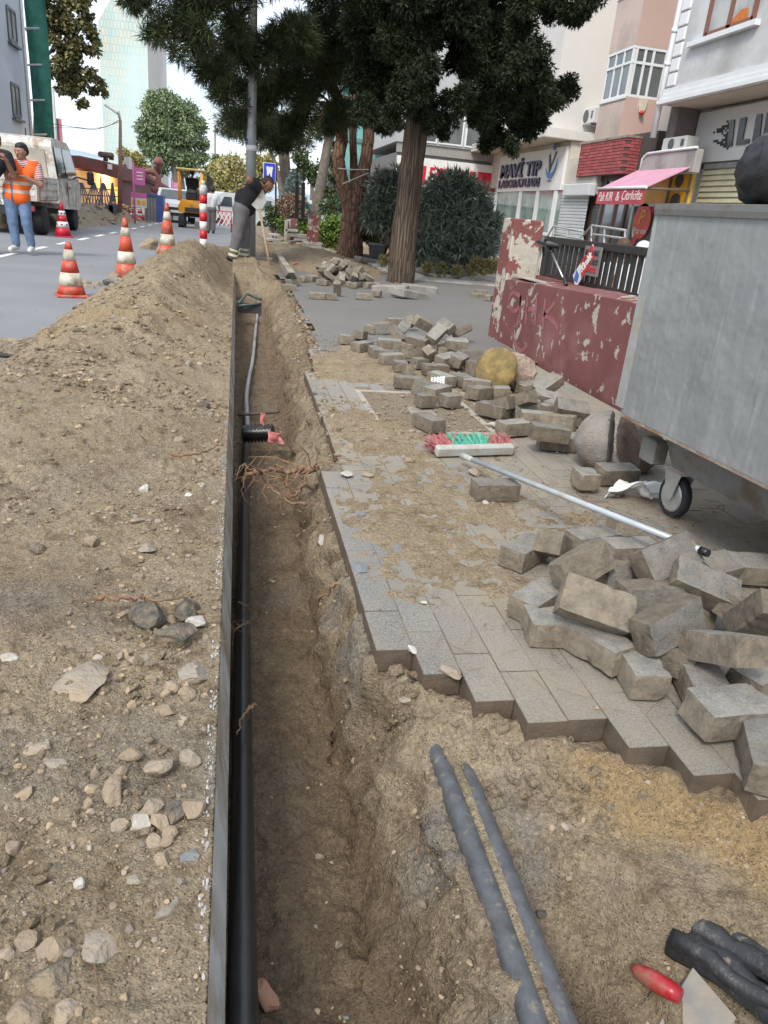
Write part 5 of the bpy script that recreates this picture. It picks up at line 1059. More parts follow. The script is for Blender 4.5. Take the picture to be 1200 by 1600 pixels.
# pink awning and pizza shop
aw = thing('awning', 'pink fabric awning with a lettered red valance over the small pizza shop', 'awning', F(1000, 290)); AWP = M('pink_canvas', (.58, .30, .40), .8, .1, 3); AWR = M('red_canvas', (.50, .07, .11), .8, .1, 4)
q0, q1 = F(936, 296, -.9), F(1012, 281, -.9); q2, q3 = F(1072, 266, .15), F(985, 274, .15); q2.z = q3.z = max(q2.z, q3.z)+.1; q1.z = q0.z
MB().prism([q0, q1, Vector((XF+.15, q1.y-.1, q2.z)), Vector((XF+.15, q0.y, q2.z))], (0, 0, .02)).build('canopy', AWP, aw, w=True)
MB().prism([q0+Vector((-.01, 0, 0)), q1+Vector((-.01, 0, 0)), q1+Vector((-.01, 0, -.34)), q0+Vector((-.01, 0, -.34))], (-.012, 0, 0)).build('valance', AWR, aw, w=True)
MB().tube([q0+Vector((-.02, .05, .015)), q1+Vector((-.02, -.05, .015))], .035, 6).build('front_bar', PVC, aw, w=True)
MB().tube([q1+Vector((0, .05, 0)), Vector((XF+.2, q1.y+.05, q1.z+.05))], .03, 6).build('arm', M('dark_metal2', (.15, .12, .1), .5), aw, w=True)
vc = (q0+q1)/2+Vector((-.026, 0, -.17)); W_ = (q0.y-q1.y)
text('lettering', 'Pak KIR', .3, WH, vc+Vector((0, W_*.30, 0)), (0, -1, 0), (0, 0, 1), aw, width=W_*.32, ext=.003, shear=.3); text('lettering', '&', .3, WH, vc+Vector((0, W_*.02, 0)), (0, -1, 0), (0, 0, 1), aw, ext=.003); text('lettering', 'Çıtırköfte', .3, WH, vc-Vector((0, W_*.27, 0)), (0, -1, 0), (0, 0, 1), aw, width=W_*.40, ext=.003, shear=.3)
pz = thing('pizza_shop_front', 'small shop front with yellow fascia and a pizza poster beside the dumpster', 'shop front', (XF+.2, 17, 0))
YEL = M('yellow_sign', (.72, .42, .02), .4, .08, 3); y0_, y1_ = F(1000, 300, .2).y, F(1075, 300, .2).y; z0_, z1_ = F(1040, 318, .2).z, F(1040, 270, .2).z
bb(MB(), XF+.2, XF+.3, y1_, y0_, z0_, z1_).build('yellow_fascia', YEL, pz, w=True); MB().tube([Vector((XF+.18, y1_-.02, z0_)), Vector((XF+.18, y1_-.02, z1_))], .03, 4).build('mullion', M('dark_metal2', (.15,)*3), pz, w=True)
yl = y1_+(y0_-y1_)*.36; MB().tube([Vector((XF+.17, yl, z0_)), Vector((XF+.17, yl, z1_+.1))], .035, 4).build('mullion', M('dark_metal2', (.15,)*3), pz, w=True)
for zz, r in ((.72, .14), (.02, .2)): MB().lathe([(r, -.02), (r, .02)], (XF+.18, y1_+(y0_-y1_)*.2, z0_+(z1_-z0_)*zz), 18, rot=(0, R(90), 0)).build('spotlight', INK, pz, w=True)
f = MB(); y2_, y3_ = F(985, 350, .2).y, F(1040, 350, .2).y
for y in (y2_, y3_): bb(f, XF+.17, XF+.27, y-.05, y+.05, -.1, z0_-.06)
bb(f, XF+.18, XF+.28, y3_, y2_, z0_-.07, z0_-.002); f.build('window_frame', M('pale_frame', (.5, .5, .48), .4), pz, w=True)
bb(MB(), XF+.22, XF+.24, y3_, y2_, -.1, z0_-.07).build('dark_poster', M('poster_grey', (.07, .07, .072), .35, .3, 3), pz, w=True)
G_ = lambda a, b: F(a, b, .21)
mb = MB(); mb.prism([G_(988, 372), G_(1020, 318), G_(1028, 318), G_(985, 392)], (-.008, 0, 0)); mb.build('red_stripe', AWR, pz, w=True); MB().prism([G_(989, 352), G_(1013, 318), G_(1020, 318), G_(988, 372)], (-.008, 0, 0)).build('white_stripe', WH, pz, w=True); MB().prism([G_(988, 340), G_(998, 326), G_(989, 366), G_(986, 372)], (-.006, 0, 0)).build('green_stripe', M('flag_green', (.06, .3, .1), .5), pz, w=True)
pc_ = G_(1004, 346); MB().lathe([(.42, -.01), (.42, .012)], pc_+Vector((-.02, 0, 0)), 26, rot=(0, R(90), 0)).build('round_badge', M('badge_red', (.62, .07, .05), .4), pz, w=True)
text('lettering', 'P', .5, YEL, pc_+Vector((-.036, 0, .1)), (0, -1, 0), (0, 0, 1), pz, ext=.004, shear=.3); text('lettering', 'Pizz cini', .2, WH, pc_+Vector((-.036, 0, -.22)), (0, -1, 0), (0, 0, 1), pz, width=.62, ext=.004)
for k in range(6): bb(MB(), XF+.205, XF+.22, *(lambda y: (y-.12, y+.12))(G_(1024-k*.8, 345+k*9).y), G_(1024, 345+k*9).z-.1, G_(1024, 345+k*9).z+.06).build('price_sticker', WH if k % 3 else M('flag_green', (.06, .3, .1), .5), pz, w=True)
bb(MB(), XF+.35, XF+.9, F(1098, 180, .95).y+.05, 18.4, -.1, 4.2).build('back_wall', M('shop_dark_wall', (.16, .14, .13), .9), pz, w=True)
# white building at the right
WB = M('white_render', (.60, .615, .62), .9, .06, .5, bmp=.15, bscale=30, dirt=(.40, .40, .39), dirt_amt=.5, dscale=.6)
wb = thing('white_building', 'white rendered building with a moulded cornice overhanging the shop at right', 'building', (XF+3, 14, 0)); wy = F(1036, 165).y; wz = F(1036, 165).z
bb(MB(), XF+.0, XF+9, 4, wy, wz+.32, 14).build('wall', WB, wb, w=True)
bb(MB(), XF+.06, XF+9, 4, wy-.03, wz+.0, wz+.3).build('soffit_slab', SOFF, wb, w=True)
for k, (o_, h0, h1) in enumerate(((.10, .02, .10), (.07, .102, .2), (.04, .202, .33))): bb(MB(), XF-o_, XF+.4, 4, wy+o_, wz+h0, wz+h1).build('cornice_moulding', PVC, wb, w=True)
q = None
for k in range(16):     # quoins
    b = MB().box((0, 0, 0), (.12, .34, .26), bev=.015)
    if q is None: q = b.data('quoin', PVC)
    o = link('quoin', q, wb); o.location = (XF+.02-XF-3, wy-.2-14, wz+.5+k*.30)
s0, s1 = F(1085, 66), F(1185, 28); wf = MB(); bb(wf, XF-.12, XF+.02, s1.y-.1, s0.y+.1, s0.z-.1, s0.z); sil = wf.build('window_sill', PVC, wb, w=True)
OAK = M('brown_window_wood', (.20, .075, .035), .45, .2, 20); f = MB(); yw0, yw1 = F(1180, 20).y, F(1104, 50).y
for y in (yw0, yw0+(yw1-yw0)*.5, yw1): bb(f, XF-.03, XF+.06, y-.07, y+.07, s0.z, s0.z+1.7)
bb(f, XF-.03, XF+.06, yw0, yw1, s0.z+.002, s0.z+.1); wn = f.build('window', OAK, wb, w=True); bb(MB(), XF-.012, XF-.004, yw0, yw1, s0.z+.05, s0.z+1.7).build('pane', glass_mat('curtained_glass', (.34, .33, .31)), wn, w=True)
MB().prism([F(1140, 38, -.015), F(1168, 30, -.015), F(1170, 12, -.015), F(1160, 14, -.015), F(1150, 24, -.015)], (-.004, 0, 0)).build('orange_curtain', M('orange_cloth', (.55, .16, .03), .8), wn, w=True)
# shop sign with dotted letter, recessed below the overhang
rx = .95; sy0 = F(1098, 180, rx).y; kz0, kz1 = F(1082, 256, rx).z, F(1098, 178, rx).z
bb(MB(), XF+rx+.02, XF+8, 4, sy0, -.1, wz-.02).build('ground_floor_wall', WB, wb, w=True)
ks_ = thing('shop_sign', 'white shop sign with a dotted first letter and dark slab letters beside the dumpster', 'sign', (XF+rx, sy0-1, kz0)); bb(MB(), XF+rx-.08, XF+rx+.0, 8, sy0, kz0, kz1).build('panel', M('sign_white', (.72,)*3), ks_, w=True)
mb = MB(); rs = random.Random(2)
for i in range(14):
    for j in range(13):
        u, v = i/13, j/12
        if abs(v-.5)*1.7+.05 < u+.12 and u < .9+.1*abs(v-.5) and rs.random() < .82 and not (u < .55 and abs(v-.5) < .12):
            p = F(1108+u*34, 236-u*5-v*42, rx-.085); mb.box(p, (.012, .055, .05))
tag(mb.build('dot', INK, ks_, w=True), kind='stuff')
CHR = M('dark_chrome', (.10, .10, .105), .22, .3, 3, .6)
for poly in ([(1137, 230), (1142, 188), (1149, 187), (1145, 228)], [(1151, 227), (1158, 185), (1168, 183), (1160, 226)], [(1160, 226), (1161, 219), (1172, 217), (1171, 224)], [(1176, 223), (1184, 179), (1192, 178), (1188, 221)], [(1192, 221), (1200, 176), (1208, 175), (1204, 220)]): MB().prism([F(a, b, rx-.085) for a, b in poly], (-.03, 0, 0)).build('letter', CHR, ks_, w=True)
f = MB(); wy0, wy1 = F(1140, 290, rx).y, F(1092, 290, rx).y
for y in (wy1,): bb(f, XF+rx-.04, XF+rx+.02, y-.08, y+.08, .3, kz0-.02)
bb(f, XF+rx-.04, XF+rx+.02, wy0-2, wy1, kz0-.14, kz0-.04); wn = f.build('shop_window', M('grey_frame2', (.3, .3, .3), .5), wb, w=True); bld = None; zz = .4
BLM = M('yellow_blind', (.62, .60, .42), .7, .1, 5)
while zz < kz0-.15:
    b = MB().box((0, 0, 0), (.03, wy1-wy0+1.8, .10), (0, R(20), 0))
    if bld is None: bld = b.data('blind_slat', BLM)
    o = link('blind_slat', bld, wn); o.location = (rx+.005-3, (wy0-1.8+wy1)/2-14, zz); zz += .12
# ---------------------------------------------------------------- pharmacy facing the court
PY = 30.8; ph = thing('pharmacy_building', 'grey clad corner building with a red and white pharmacy fascia', 'building', (8, PY, 0))
def P(px, py): return atY(px, py, PY)
x0, x1 = P(620, 250).x, P(782, 270).x+1.5; zf0, zf1 = P(700, 287).z, P(700, 258).z; zg = P(700, 246).z; zw = P(664, 226).z
GC = M('grey_cladding', (.42, .435, .45), .5, .06, 2); GD = M('dark_fascia_grey', (.155, .15, .145), .6, .1, 3)
bb(MB(), x0, x1, PY+.06, PY+8, -.1, zg).build('lower_wall', GD, ph, w=True); bb(MB(), x0-.1, x1, PY-.1, PY+8, zg+.35, 13).build('upper_wall', GC, ph, w=True); bb(MB(), x0-.05, x1, PY-.04, PY+.06, zg+.002, zg+.34).build('ledge', M('ledge_grey', (.30, .29, .275), .6), ph, w=True)
wq = zg+.42
for i in range(4):
    xa = P(645, 210).x+i*1.02; f = MB(); bb(f, xa, xa+.94, PY-.14, PY-.1, wq, wq+1.5); wn = f.build('window', PVC, ph, w=True); bb(MB(), xa+.06, xa+.88, PY-.146, PY-.14, wq+.06, wq+1.44).build('pane', GLZ, wn, w=True)
ps = thing('pharmacy_sign', 'red and white pharmacy fascia sign half hidden by the oleander', 'sign', P(700, 275)); bb(MB(), x0, P(777, 300).x, PY-.08, PY+.058, zf0-.55, zf1+.15).build('panel', WH, ps, w=True)
RR = M('pharmacy_red', (.62, .015, .04), .4); hh = zf1-zf0
bb(MB(), P(622, 270).x, P(664, 275).x, PY-.1, PY-.08, zf0-.12, zf1-.12).build('red_block', RR, ps, w=True); bb(MB(), P(744, 285).x, P(773, 288).x, PY-.1, PY-.08, zf0-.12, zf1-.12).build('red_block', RR, ps, w=True)
text('lettering', 'ECZANE', .75, RR, Vector(((P(672, 277).x+P(738, 284).x)/2, PY-.1, (zf0+zf1)/2-.08)), (1, 0, 0), (0, 0, 1), ps, width=P(740, 284).x-P(670, 277).x, ext=.012, bold=.015)
bb(MB(), x0+.3, x1-.4, PY-.0, PY+.05, -.1, zf0-.57).build('shop_window', GLG, ph, w=True)
# green glass building further back
gg = thing('green_glass_building', 'turquoise glazed building behind the forked pine', 'building', (6, 44, 0)); TQ = glass_mat('turquoise_glass', (.20, .46, .43), .1); a, b = atY(528, 250, 44), atY(622, 250, 44)
bb(MB(), a.x, b.x, 44, 50, -.1, 12).build('curtain_wall', TQ, gg, w=True)
for k in range(5): bb(MB(), a.x+(b.x-a.x)*k/4-.05, a.x+(b.x-a.x)*k/4+.05, 43.9, 44, -.1, 12).build('mullion', M('teal_frame', (.12, .26, .25), .5), gg, w=True)
for k in range(4): bb(MB(), a.x+.06, b.x-.06, 43.92, 43.995, 2.2+k*2.4, 2.4+k*2.4).build('floor_band', M('teal_frame', (.12,)*3), gg, w=True)
bb(MB(), b.x-1.3, b.x, 43.85, 43.9, -.1, 12).build('dark_panel', glass_mat('dark_teal_glass', (.05, .12, .11)), gg, w=True)
# ================================================================== TREES AND SHRUBS
def leafmat(name, lo, hi, rough=.6, tr=.0):
    m, ns, ls, bs = new_mat(name); g = ns.new('ShaderNodeNewGeometry')
    c = mixc(ns, ls, g.outputs['Random Per Island'], lo, hi)
    c = mixc(ns, ls, 1., c, mixc(ns, ls, mrange(ns, ls, noise(ns, ls, g.outputs['Position'], 1.4, 3), .35, .65), (.75,)*3, (1.25,)*3), 'MULTIPLY')
    ls.new(c, bs.inputs['Base Color']); bs.inputs['Roughness'].default_value = rough; bs.inputs['Specular IOR Level'].default_value = .25; return m
def leaves(C, Rr, n, L, Wd, seed, shell=.45, hang=0., fan=1, spread=.8, squash=.85, bias=.5):
    """n leaf clusters per clump scattered through each clump volume; each cluster is a fan of rhombic blades. Returns verts, faces"""
    r = np.random.RandomState(seed); C = np.asarray(C, float); Rr = np.asarray(Rr, float)
    w = Rr**2/np.mean(Rr**2); cnt = np.maximum(8, (n*w).astype(int)); ci = np.repeat(np.arange(len(C)), cnt); N = len(ci)
    d = r.randn(N, 3); d /= np.linalg.norm(d, axis=1, keepdims=True); rad = r.rand(N)**shell
    lump = 1+.28*np.sin(d[:, 0]*5+ci*1.7)*np.sin(d[:, 1]*5+ci)*np.cos(d[:, 2]*4+ci*2.3)+.12*r.randn(N)*.5
    p = C[ci]+d*(rad*Rr[ci]*lump)[:, None]*[1, 1, squash]
    p = np.repeat(p, fan, 0); dd = np.repeat(d, fan, 0); N = len(p)
    dr = dd*bias+r.randn(N, 3)*spread; dr[:, 2] -= hang; dr /= np.linalg.norm(dr, axis=1, keepdims=True)+1e-9
    s = np.cross(dr, r.randn(N, 3)); s /= np.linalg.norm(s, axis=1, keepdims=True)+1e-9
    l = (L*r.uniform(.65, 1.25, N))[:, None]; wv = (Wd*r.uniform(.7, 1.2, N))[:, None]
    V = np.stack([p, p+dr*l*.45+s*wv*.5, p+dr*l, p+dr*l*.45-s*wv*.5], 1).reshape(-1, 3)
    return V, np.arange(N*4).reshape(-1, 4)
def clump_px(lst, Y=None):
    C = []; Q = []
    for c in lst:
        y = c[3] if len(c) > 3 else Y; p = atY(c[0], c[1], y); d = -(CF.T@np.array([p.x, p.y, p.z-HC]))[2]; C.append(tuple(p)); Q.append(c[2]*d/FPX)
    return C, Q
def bark(mb, pts, radii, n=14, seed=0, amp=.06, ridges=7, seg=5):
    p = smooth_path(pts, seg); m = len(p); rr = np.interp(np.linspace(0, len(radii)-1, m), range(len(radii)), radii)
    fine = []; 
    for i in range(m-1):
        for k in range(3): fine.append(p[i].lerp(p[i+1], k/3))
    fine.append(p[-1]); rr = np.interp(np.linspace(0, m-1, len(fine)), range(m), rr); p = fine; o = len(mb.v)
    mb.tube(p, list(rr), n*2, 0, True); 
    for i in range(len(p)):
        for k in range(n*2):
            a = 2*math.pi*k/(n*2); j = o+i*n*2+k; v = Vector(mb.v[j]); q = Vector(p[i])
            f = 1+amp*(math.sin(a*ridges+2.5*math.sin(i*.35+seed)+seed)*.6+float(fbm(np.array([k*.9+seed]), np.array([i*.33]), 1, 2, 9)[0])*1.2)
            mb.v[j] = tuple(q+(v-q)*f)
    return mb

def barkmat(name, lo, hi, sc, zs):
    m, ns, ls, bs = new_mat(name); pos = ns.new('ShaderNodeNewGeometry').outputs['Position']; mp = ns.new('ShaderNodeMapping'); mp.inputs['Scale'].default_value = (1, 1, zs); ls.new(pos, mp.inputs[0])
    f = noise(ns, ls, mp.outputs[0], sc, 7, .68, .6); vo = nd(ns, 'ShaderNodeTexVoronoi', Scale=sc*.75, feature='DISTANCE_TO_EDGE'); ls.new(mp.outputs[0], vo.inputs['Vector']); cr = mrange(ns, ls, vo.outputs['Distance'], .0, .16)
    c = mixc(ns, ls, mrange(ns, ls, f, .32, .68), lo, hi); c = mixc(ns, ls, cr, [x*.6 for x in lo], c); ls.new(c, bs.inputs['Base Color']); bs.inputs['Roughness'].default_value = .95; bs.inputs['Specular IOR Level'].default_value = .1
    bump(ns, ls, bs, math_(ns, ls, 'ADD', math_(ns, ls, 'MULTIPLY', cr, .8), f), .8, .03); return m
BARKP = barkmat('pine_bark', (.15, .092, .065), (.235, .15, .105), 16, .25); BARKC = barkmat('cypress_bark', (.11, .083, .062), (.165, .127, .097), 30, .05); BARKG = M('grey_bark', (.17, .145, .12), .95, .3, 8, bmp=.6)
def tree(name, label, base, crown, leafm, trunks, barkm, group=None, twigs=None, cat='tree'):
    t = thing(name, label, cat, base, 0, group); o = np.array(base)
    for nm, (V, Fc), m in crown: link(nm, npmesh(nm, V-o, Fc, m), t)
    for k, (pts, rad) in enumerate(trunks): 
        bark(MB(), [Vector(p)-Vector(base) for p in pts], rad, seed=k*3).build('trunk' if k == 0 else 'limb', barkm, t)
    if twigs:
        mb = MB(); rs = random.Random(5)
        for a, b, r0 in twigs:
            a, b = Vector(a), Vector(a).lerp(Vector(b), .72); L = (b-a).length; p = [a.lerp(b, i/5)+Vector((rs.gauss(0, .05), rs.gauss(0, .05), rs.gauss(0, .04)-.0*L))*min(1, L)*(0 if i == 0 else 1) for i in range(6)]
            mb.tube([q-Vector(base) for q in p], [r0*(1-.14*i) for i in range(6)], 6)
        mb.build('branch', barkm, t)
    return t
# --- cypress with the straight dark trunk
cb = at(625, 441, 0); cyY = cb.y
cl_ = [(600, 30, 60), (655, 15, 60), (710, 5, 62), (765, 15, 58), (825, 20, 52), (880, 12, 40), (600, 100, 52), (645, 115, 46), (730, 95, 46), (775, 85, 55), (815, 95, 42), (765, 150, 44), (805, 150, 44), (850, 148, 36), (878, 140, 26), (715, 150, 32), (668, 172, 32), (620, 172, 32), (692, 196, 20), (785, 203, 32), (825, 192, 34), (600, 190, 20), (752, 190, 24), (765, 224, 16), (798, 230, 15), (905, 10, 30), (560, 60, 55), (575, 130, 45), (690, 40, 40), (840, 120, 30), (570, 170, 25), (640, 60, 45)]
cl_ += [(a, -70, 75, 13.5+b) for a, b in ((560, 0), (650, -1), (740, 0), (830, 1), (900, 0), (700, 2), (600, 2))] + [(620, -150, 80, 14), (720, -150, 90, 14), (810, -150, 80, 14)]
rs = random.Random(9); cl_ = [(c+(cyY+rs.uniform(-1.3, 1.3),))[:4] if len(c) < 4 else c for c in cl_]; C, Q = clump_px(cl_); C2 = []; Q2 = []
for c, q in zip(C, Q):          # break each mass into small pompons
    for _ in range(9): v = Vector((rs.gauss(0, 1), rs.gauss(0, 1), rs.gauss(0, 1))).normalized()*q*rs.uniform(.35, .8); C2.append((c[0]+v.x, c[1]+v.y, c[2]+v.z)); Q2.append(q*rs.uniform(.30, .46))
CYL = leafmat('cypress_leaf', (.013, .019, .009), (.034, .047, .018))
tr = [atY(625, 443, cyY), atY(632, 360, cyY), atY(645, 250, cyY), atY(656, 150, cyY), atY(664, 50, cyY), atY(668, -80, cyY)]
tw = [(atY(655-30*(k % 3)/3, 165-k*16, cyY), C[k % len(C)], .022) for k in range(0, 32, 2)]
tree('cypress_tree', 'dark cypress with a straight bare trunk beside the far block heap', tuple(cb), [('crown', leaves(C2, Q2, 300, .085, .022, 3, .5, .2, 4, .55, .95, .8), CYL)], CYL, [(tr, [.25, .215, .20, .185, .16, .12])], BARKC, None, tw[::4])
# --- big pine with the forked trunk
pb = at(546, 404, 0); pY = pb.y
pl_ = [(212, 2, 26, 13), (262, 30, 38, 13), (305, 62, 38, 13), (300, 12, 48, 13), (340, 95, 40, 14), (350, 30, 55, 14), (360, 140, 34, 15), (368, 182, 28, 15), (395, 212, 22, 16), (400, 90, 55, 15), (410, 150, 46, 16), (440, 50, 60, 15), (430, 218, 28, 17), (450, 130, 52, 16), (470, 188, 36, 17), (480, 80, 60, 16), (500, 150, 48, 17), (505, 30, 60, 16), (522, 196, 26, 18), (540, 100, 58, 17), (545, 170, 36, 18), (560, 40, 60, 17), (590, 120, 44, 17), (580, 185, 26, 18), (345, 128, 28, 19), (425, 212, 36, 21), (515, 190, 34, 21), (358, 190, 28, 20), (240, 55, 16, 13), (275, 82, 18, 13), (325, 110, 22, 14), (205, -15, 30, 13), (470, 215, 22, 19), (395, 180, 34, 19)]
pl_ += [(x, -60, 70, y) for x, y in ((230, 13), (310, 13), (390, 14), (470, 15), (550, 16))]+[(x, -140, 90, 15) for x in (300, 400, 500)]
C, Q = clump_px(pl_); C2 = []; Q2 = []; rs = random.Random(12)
for c, q in zip(C, Q):
    for _ in range(6): v = Vector((rs.gauss(0, 1), rs.gauss(0, 1), rs.gauss(0, 1))).normalized()*q*rs.uniform(.3, .8); C2.append((c[0]+v.x, c[1]+v.y, c[2]+v.z*.8)); Q2.append(q*rs.uniform(.36, .55))
PNL = leafmat('pine_needle', (.022, .036, .014), (.075, .095, .035))
Pp = lambda x, y, dy=0: atY(x, y, pY+dy)
trs = [([Pp(545, 408), Pp(549, 370), Pp(551, 335), Pp(563, 290), Pp(573, 240), Pp(576, 195), Pp(565, 120), Pp(548, 20)], [.36, .285, .26, .18, .145, .14, .12, .10]), ([Pp(551, 345), Pp(545, 315), Pp(535, 285), Pp(529, 250), Pp(534, 212), Pp(526, 150, -1), Pp(470, 60, -2.5)], [.24, .20, .165, .15, .145, .12, .09]), ([Pp(556, 325, .2), Pp(553, 280, .3), Pp(552, 230, .3), Pp(548, 160, .3)], [.12, .10, .09, .07])]
tw = [(Pp(540+rs.uniform(-5, 30), 190-k*5), c, .03) for k, c in enumerate(C[:33:2])]
pt = tree('pine_tree', 'large spreading pine with a forked reddish trunk tied by a cord', tuple(pb), [('crown', leaves(C2, Q2, 105, .17, .013, 4, .5, .05, 8, .75, .8, .9), PNL)], PNL, trs, BARKP, None, tw)
MB().tube([Pp(528, 263, -.35), Pp(550, 265, -.45), Pp(576, 265, -.3)], .012, 5).tube([Pp(536, 287, -.35), Pp(552, 280, -.45), Pp(576, 270, -.3)], .012, 5).build('cord', M('white_cord', (.6, .6, .57), .8), pt, w=True)
# --- plane tree at upper left
PLC = [(85, 15, 28), (118, 30, 30), (140, 18, 20), (95, 58, 30), (130, 75, 26), (152, 58, 15), (90, 100, 24), (120, 112, 28), (146, 132, 18), (100, 140, 20), (124, 158, 15), (160, 143, 8), (75, -10, 30), (130, -15, 30), (110, 85, 25), (70, 60, 18)]; PLN = leafmat('plane_leaf', (.075, .09, .036), (.24, .205, .09)); PYp = atX(50, 205, -8.2).y+6; C, Q = clump_px([(c_[0], c_[1], c_[2]) for c_ in PLC], PYp); b = atY(60, 300, PYp); C2 = []; Q2 = []; rs = random.Random(3)
for c, q in zip(C, Q):
    for _ in range(5): v = Vector((rs.gauss(0, 1), rs.gauss(0, 1), rs.gauss(0, 1))).normalized()*q*rs.uniform(.4, .95); C2.append((c[0]+v.x, c[1]+v.y, c[2]+v.z)); Q2.append(q*rs.uniform(.3, .5))
tree('plane_tree', 'plane tree with olive browning leaves beside the green scaffold net', (b.x, PYp, -.1), [('crown', leaves(C2, Q2, 150, .19, .14, 6, .7, .2, 1), PLN)], PLN, [([(b.x, PYp, -.1), (b.x+.02, PYp, 2), atY(60, 150, PYp), atY(70, 60, PYp), atY(95, 0, PYp)], [.2, .18, .15, .12, .08])], BARKG, None, [(atY(66, 100, PYp), c, .05) for c in C])
# --- rounded grey green tree down the street
C, Q = clump_px([(240, 170, 20), (264, 163, 22), (290, 175, 20), (310, 196, 15), (232, 200, 20), (260, 200, 28), (290, 210, 26), (315, 224, 12), (243, 235, 20), (275, 240, 24), (300, 250, 18), (252, 264, 12), (238, 150, 9), (256, 148, 9), (285, 265, 14), (225, 222, 10), (316, 245, 10)], 55); WIL = leafmat('grey_green_leaf', (.13, .185, .09), (.30, .37, .20)); b = atY(283, 322, 55)
tree('round_tree', 'rounded grey green tree standing down the street above the white car', (b.x, 55, -.1), [('crown', leaves(C, Q, 1300, .24, .10, 7, .6, .3, 1), WIL)], WIL, [([(b.x, 55, -.1), atY(281, 300, 55), atY(276, 262, 55), atY(272, 200, 55)], [.45, .38, .35, .2])], BARKG, None, [(atY(276, 262, 55), c, .12) for c in C[:9]])
# --- yellowing trees beyond
YEL1 = leafmat('yellowing_leaf', (.24, .235, .09), (.46, .40, .16)); GRN1 = leafmat('far_green_leaf', (.13, .17, .075), (.26, .29, .14))
for k, (l, cl1, Y, m) in enumerate([('yellowing tree seen just left of the lamp pole', [(352, 272, 22), (372, 262, 18), (345, 295, 20), (368, 292, 22), (385, 275, 16), (330, 290, 14), (335, 262, 10), (360, 250, 12)], 85, YEL1), ('yellow green tree behind the bent worker, right of the pole', [(405, 262, 18), (420, 255, 16), (410, 285, 18), (398, 300, 16), (428, 275, 12), (395, 245, 12)], 90, YEL1), ('small yellowing tree over the restaurant roof beside the tower', [(200, 248, 12), (215, 250, 12), (222, 262, 10), (205, 262, 11), (192, 238, 8), (232, 270, 9)], 75, YEL1), ('pale green tree between the round tree and the pole', [(330, 270, 14), (340, 250, 10), (325, 300, 14), (318, 285, 10)], 100, GRN1), ('green tree far behind the black posts', [(470, 245, 14), (480, 265, 14), (465, 275, 12), (492, 280, 12), (505, 262, 12), (515, 285, 12)], 60, leafmat('park_leaf', (.04, .065, .028), (.11, .15, .06))), ('dark bushy tree between the leaning trunk and the forked pine', [(520, 250, 12), (525, 275, 14), (515, 300, 12), (500, 285, 10), (527, 228, 10)], 40, leafmat('dark_park_leaf', (.03, .05, .022), (.075, .105, .045)))]):
    C, Q = clump_px(cl1, Y); cx = sum(c[0] for c in C)/len(C); tree('street_tree', l, (cx, Y, -.1), [('crown', leaves(C, Q, 480, Y*.0045, Y*.0024, 30+k, .55, .2, 1), m)], m, [([(cx, Y, -.1), (cx+.1, Y, 1.2), (cx, Y, 3.)], [.25, .2, .1])], BARKG, 'trees far down the street')
# --- bare trunks in the park strip
for l, pts, r, Y, cl1 in [('leaning grey brown trunk behind the red stub pillar', [(494, 330), (499, 300), (507, 255), (516, 205)], [.20, .18, .16, .14], 28, [(515, 190, 26), (540, 185, 22), (498, 200, 18)]), ('upright brown trunk left of the black posts', [(449, 318), (446, 270), (442, 225), (440, 190)], [.24, .21, .2, .16], 32, [(440, 190, 24), (460, 200, 20), (425, 200, 18)]), ('thin forked sapling trunk beside the tooth sign', [(440, 318), (437, 285), (428, 250), (418, 228)], [.10, .09, .06, .04], 31, [(420, 222, 12), (432, 215, 12)])]:
    C, Q = clump_px(cl1, Y); p = [atY(a, b_, Y) for a, b_ in pts]; b = (p[0].x, Y, -.1)
    tree('park_tree', l, b, [('crown', leaves(C, Q, 130, .22, .05, 50+int(Y), .5, .1, 3), PNL)], PNL, [([b]+p, [r[0]]+r)], BARKG, None, [(p[-1], c, .05) for c in C]+[(p[2], atY(pts[2][0]+22, pts[2][1]-32, Y), .04)])
# --- blue spruce
sp = atY(458, 335, 27); C = []; Q = []
for k in range(16):
    z = .35+k*.115; rr = .85*(1-k/17)
    for j in range(max(3, int(9*(1-k/18)))): a = j*6.28/max(3, int(9*(1-k/18)))+k*.7; C.append((sp.x+rr*math.cos(a)*.72, 27+rr*math.sin(a)*.72, z)); Q.append(.10+.2*rr*.6)
SPR = leafmat('spruce_needle', (.09, .135, .125), (.20, .27, .255)); tree('blue_spruce', 'small blue spruce behind the pinkish bush', (sp.x, 27, -.1), [('crown', leaves(C, Q, 60, .13, .02, 8, .5, .1, 4, .7, .5, .9), SPR)], SPR, [([(sp.x, 27, -.1), (sp.x, 27, 2.1)], [.07, .02])], BARKG)
# --- shrubs
def shrub(name, label, cl1, Y, m, n, L, Wd, seed, fan=1, hang=0., bias=.7, spread=.6, group=None):
    C, Q = clump_px(cl1, Y) if Y else clump_px(cl1); C2 = np.array(C); b = (C2[:, 0].mean(), C2[:, 1].mean(), -.05); t = thing(name, label, 'shrub', b, 0, group)
    V, Fc = leaves(C, Q, n, L, Wd, seed, .5, hang, fan, spread, .95, bias); V[:, 2] = np.where(V[:, 2] < -.04, -.04+np.random.RandomState(1).rand(len(V))*.1, V[:, 2]); link('foliage', npmesh('foliage', V-np.array(b), Fc, m), t)
    mb = MB(); rs = random.Random(seed)
    for c in C: mb.tube([(rs.uniform(-.15, .15), rs.uniform(-.15, .15), 0), (Vector(c)-Vector(b))*.5, Vector(c)-Vector(b)], [.03, .02, .01], 5)
    mb.build('stem', BARKG, t); return t
OLE = leafmat('oleander_leaf', (.085, .115, .085), (.27, .31, .245), .40)
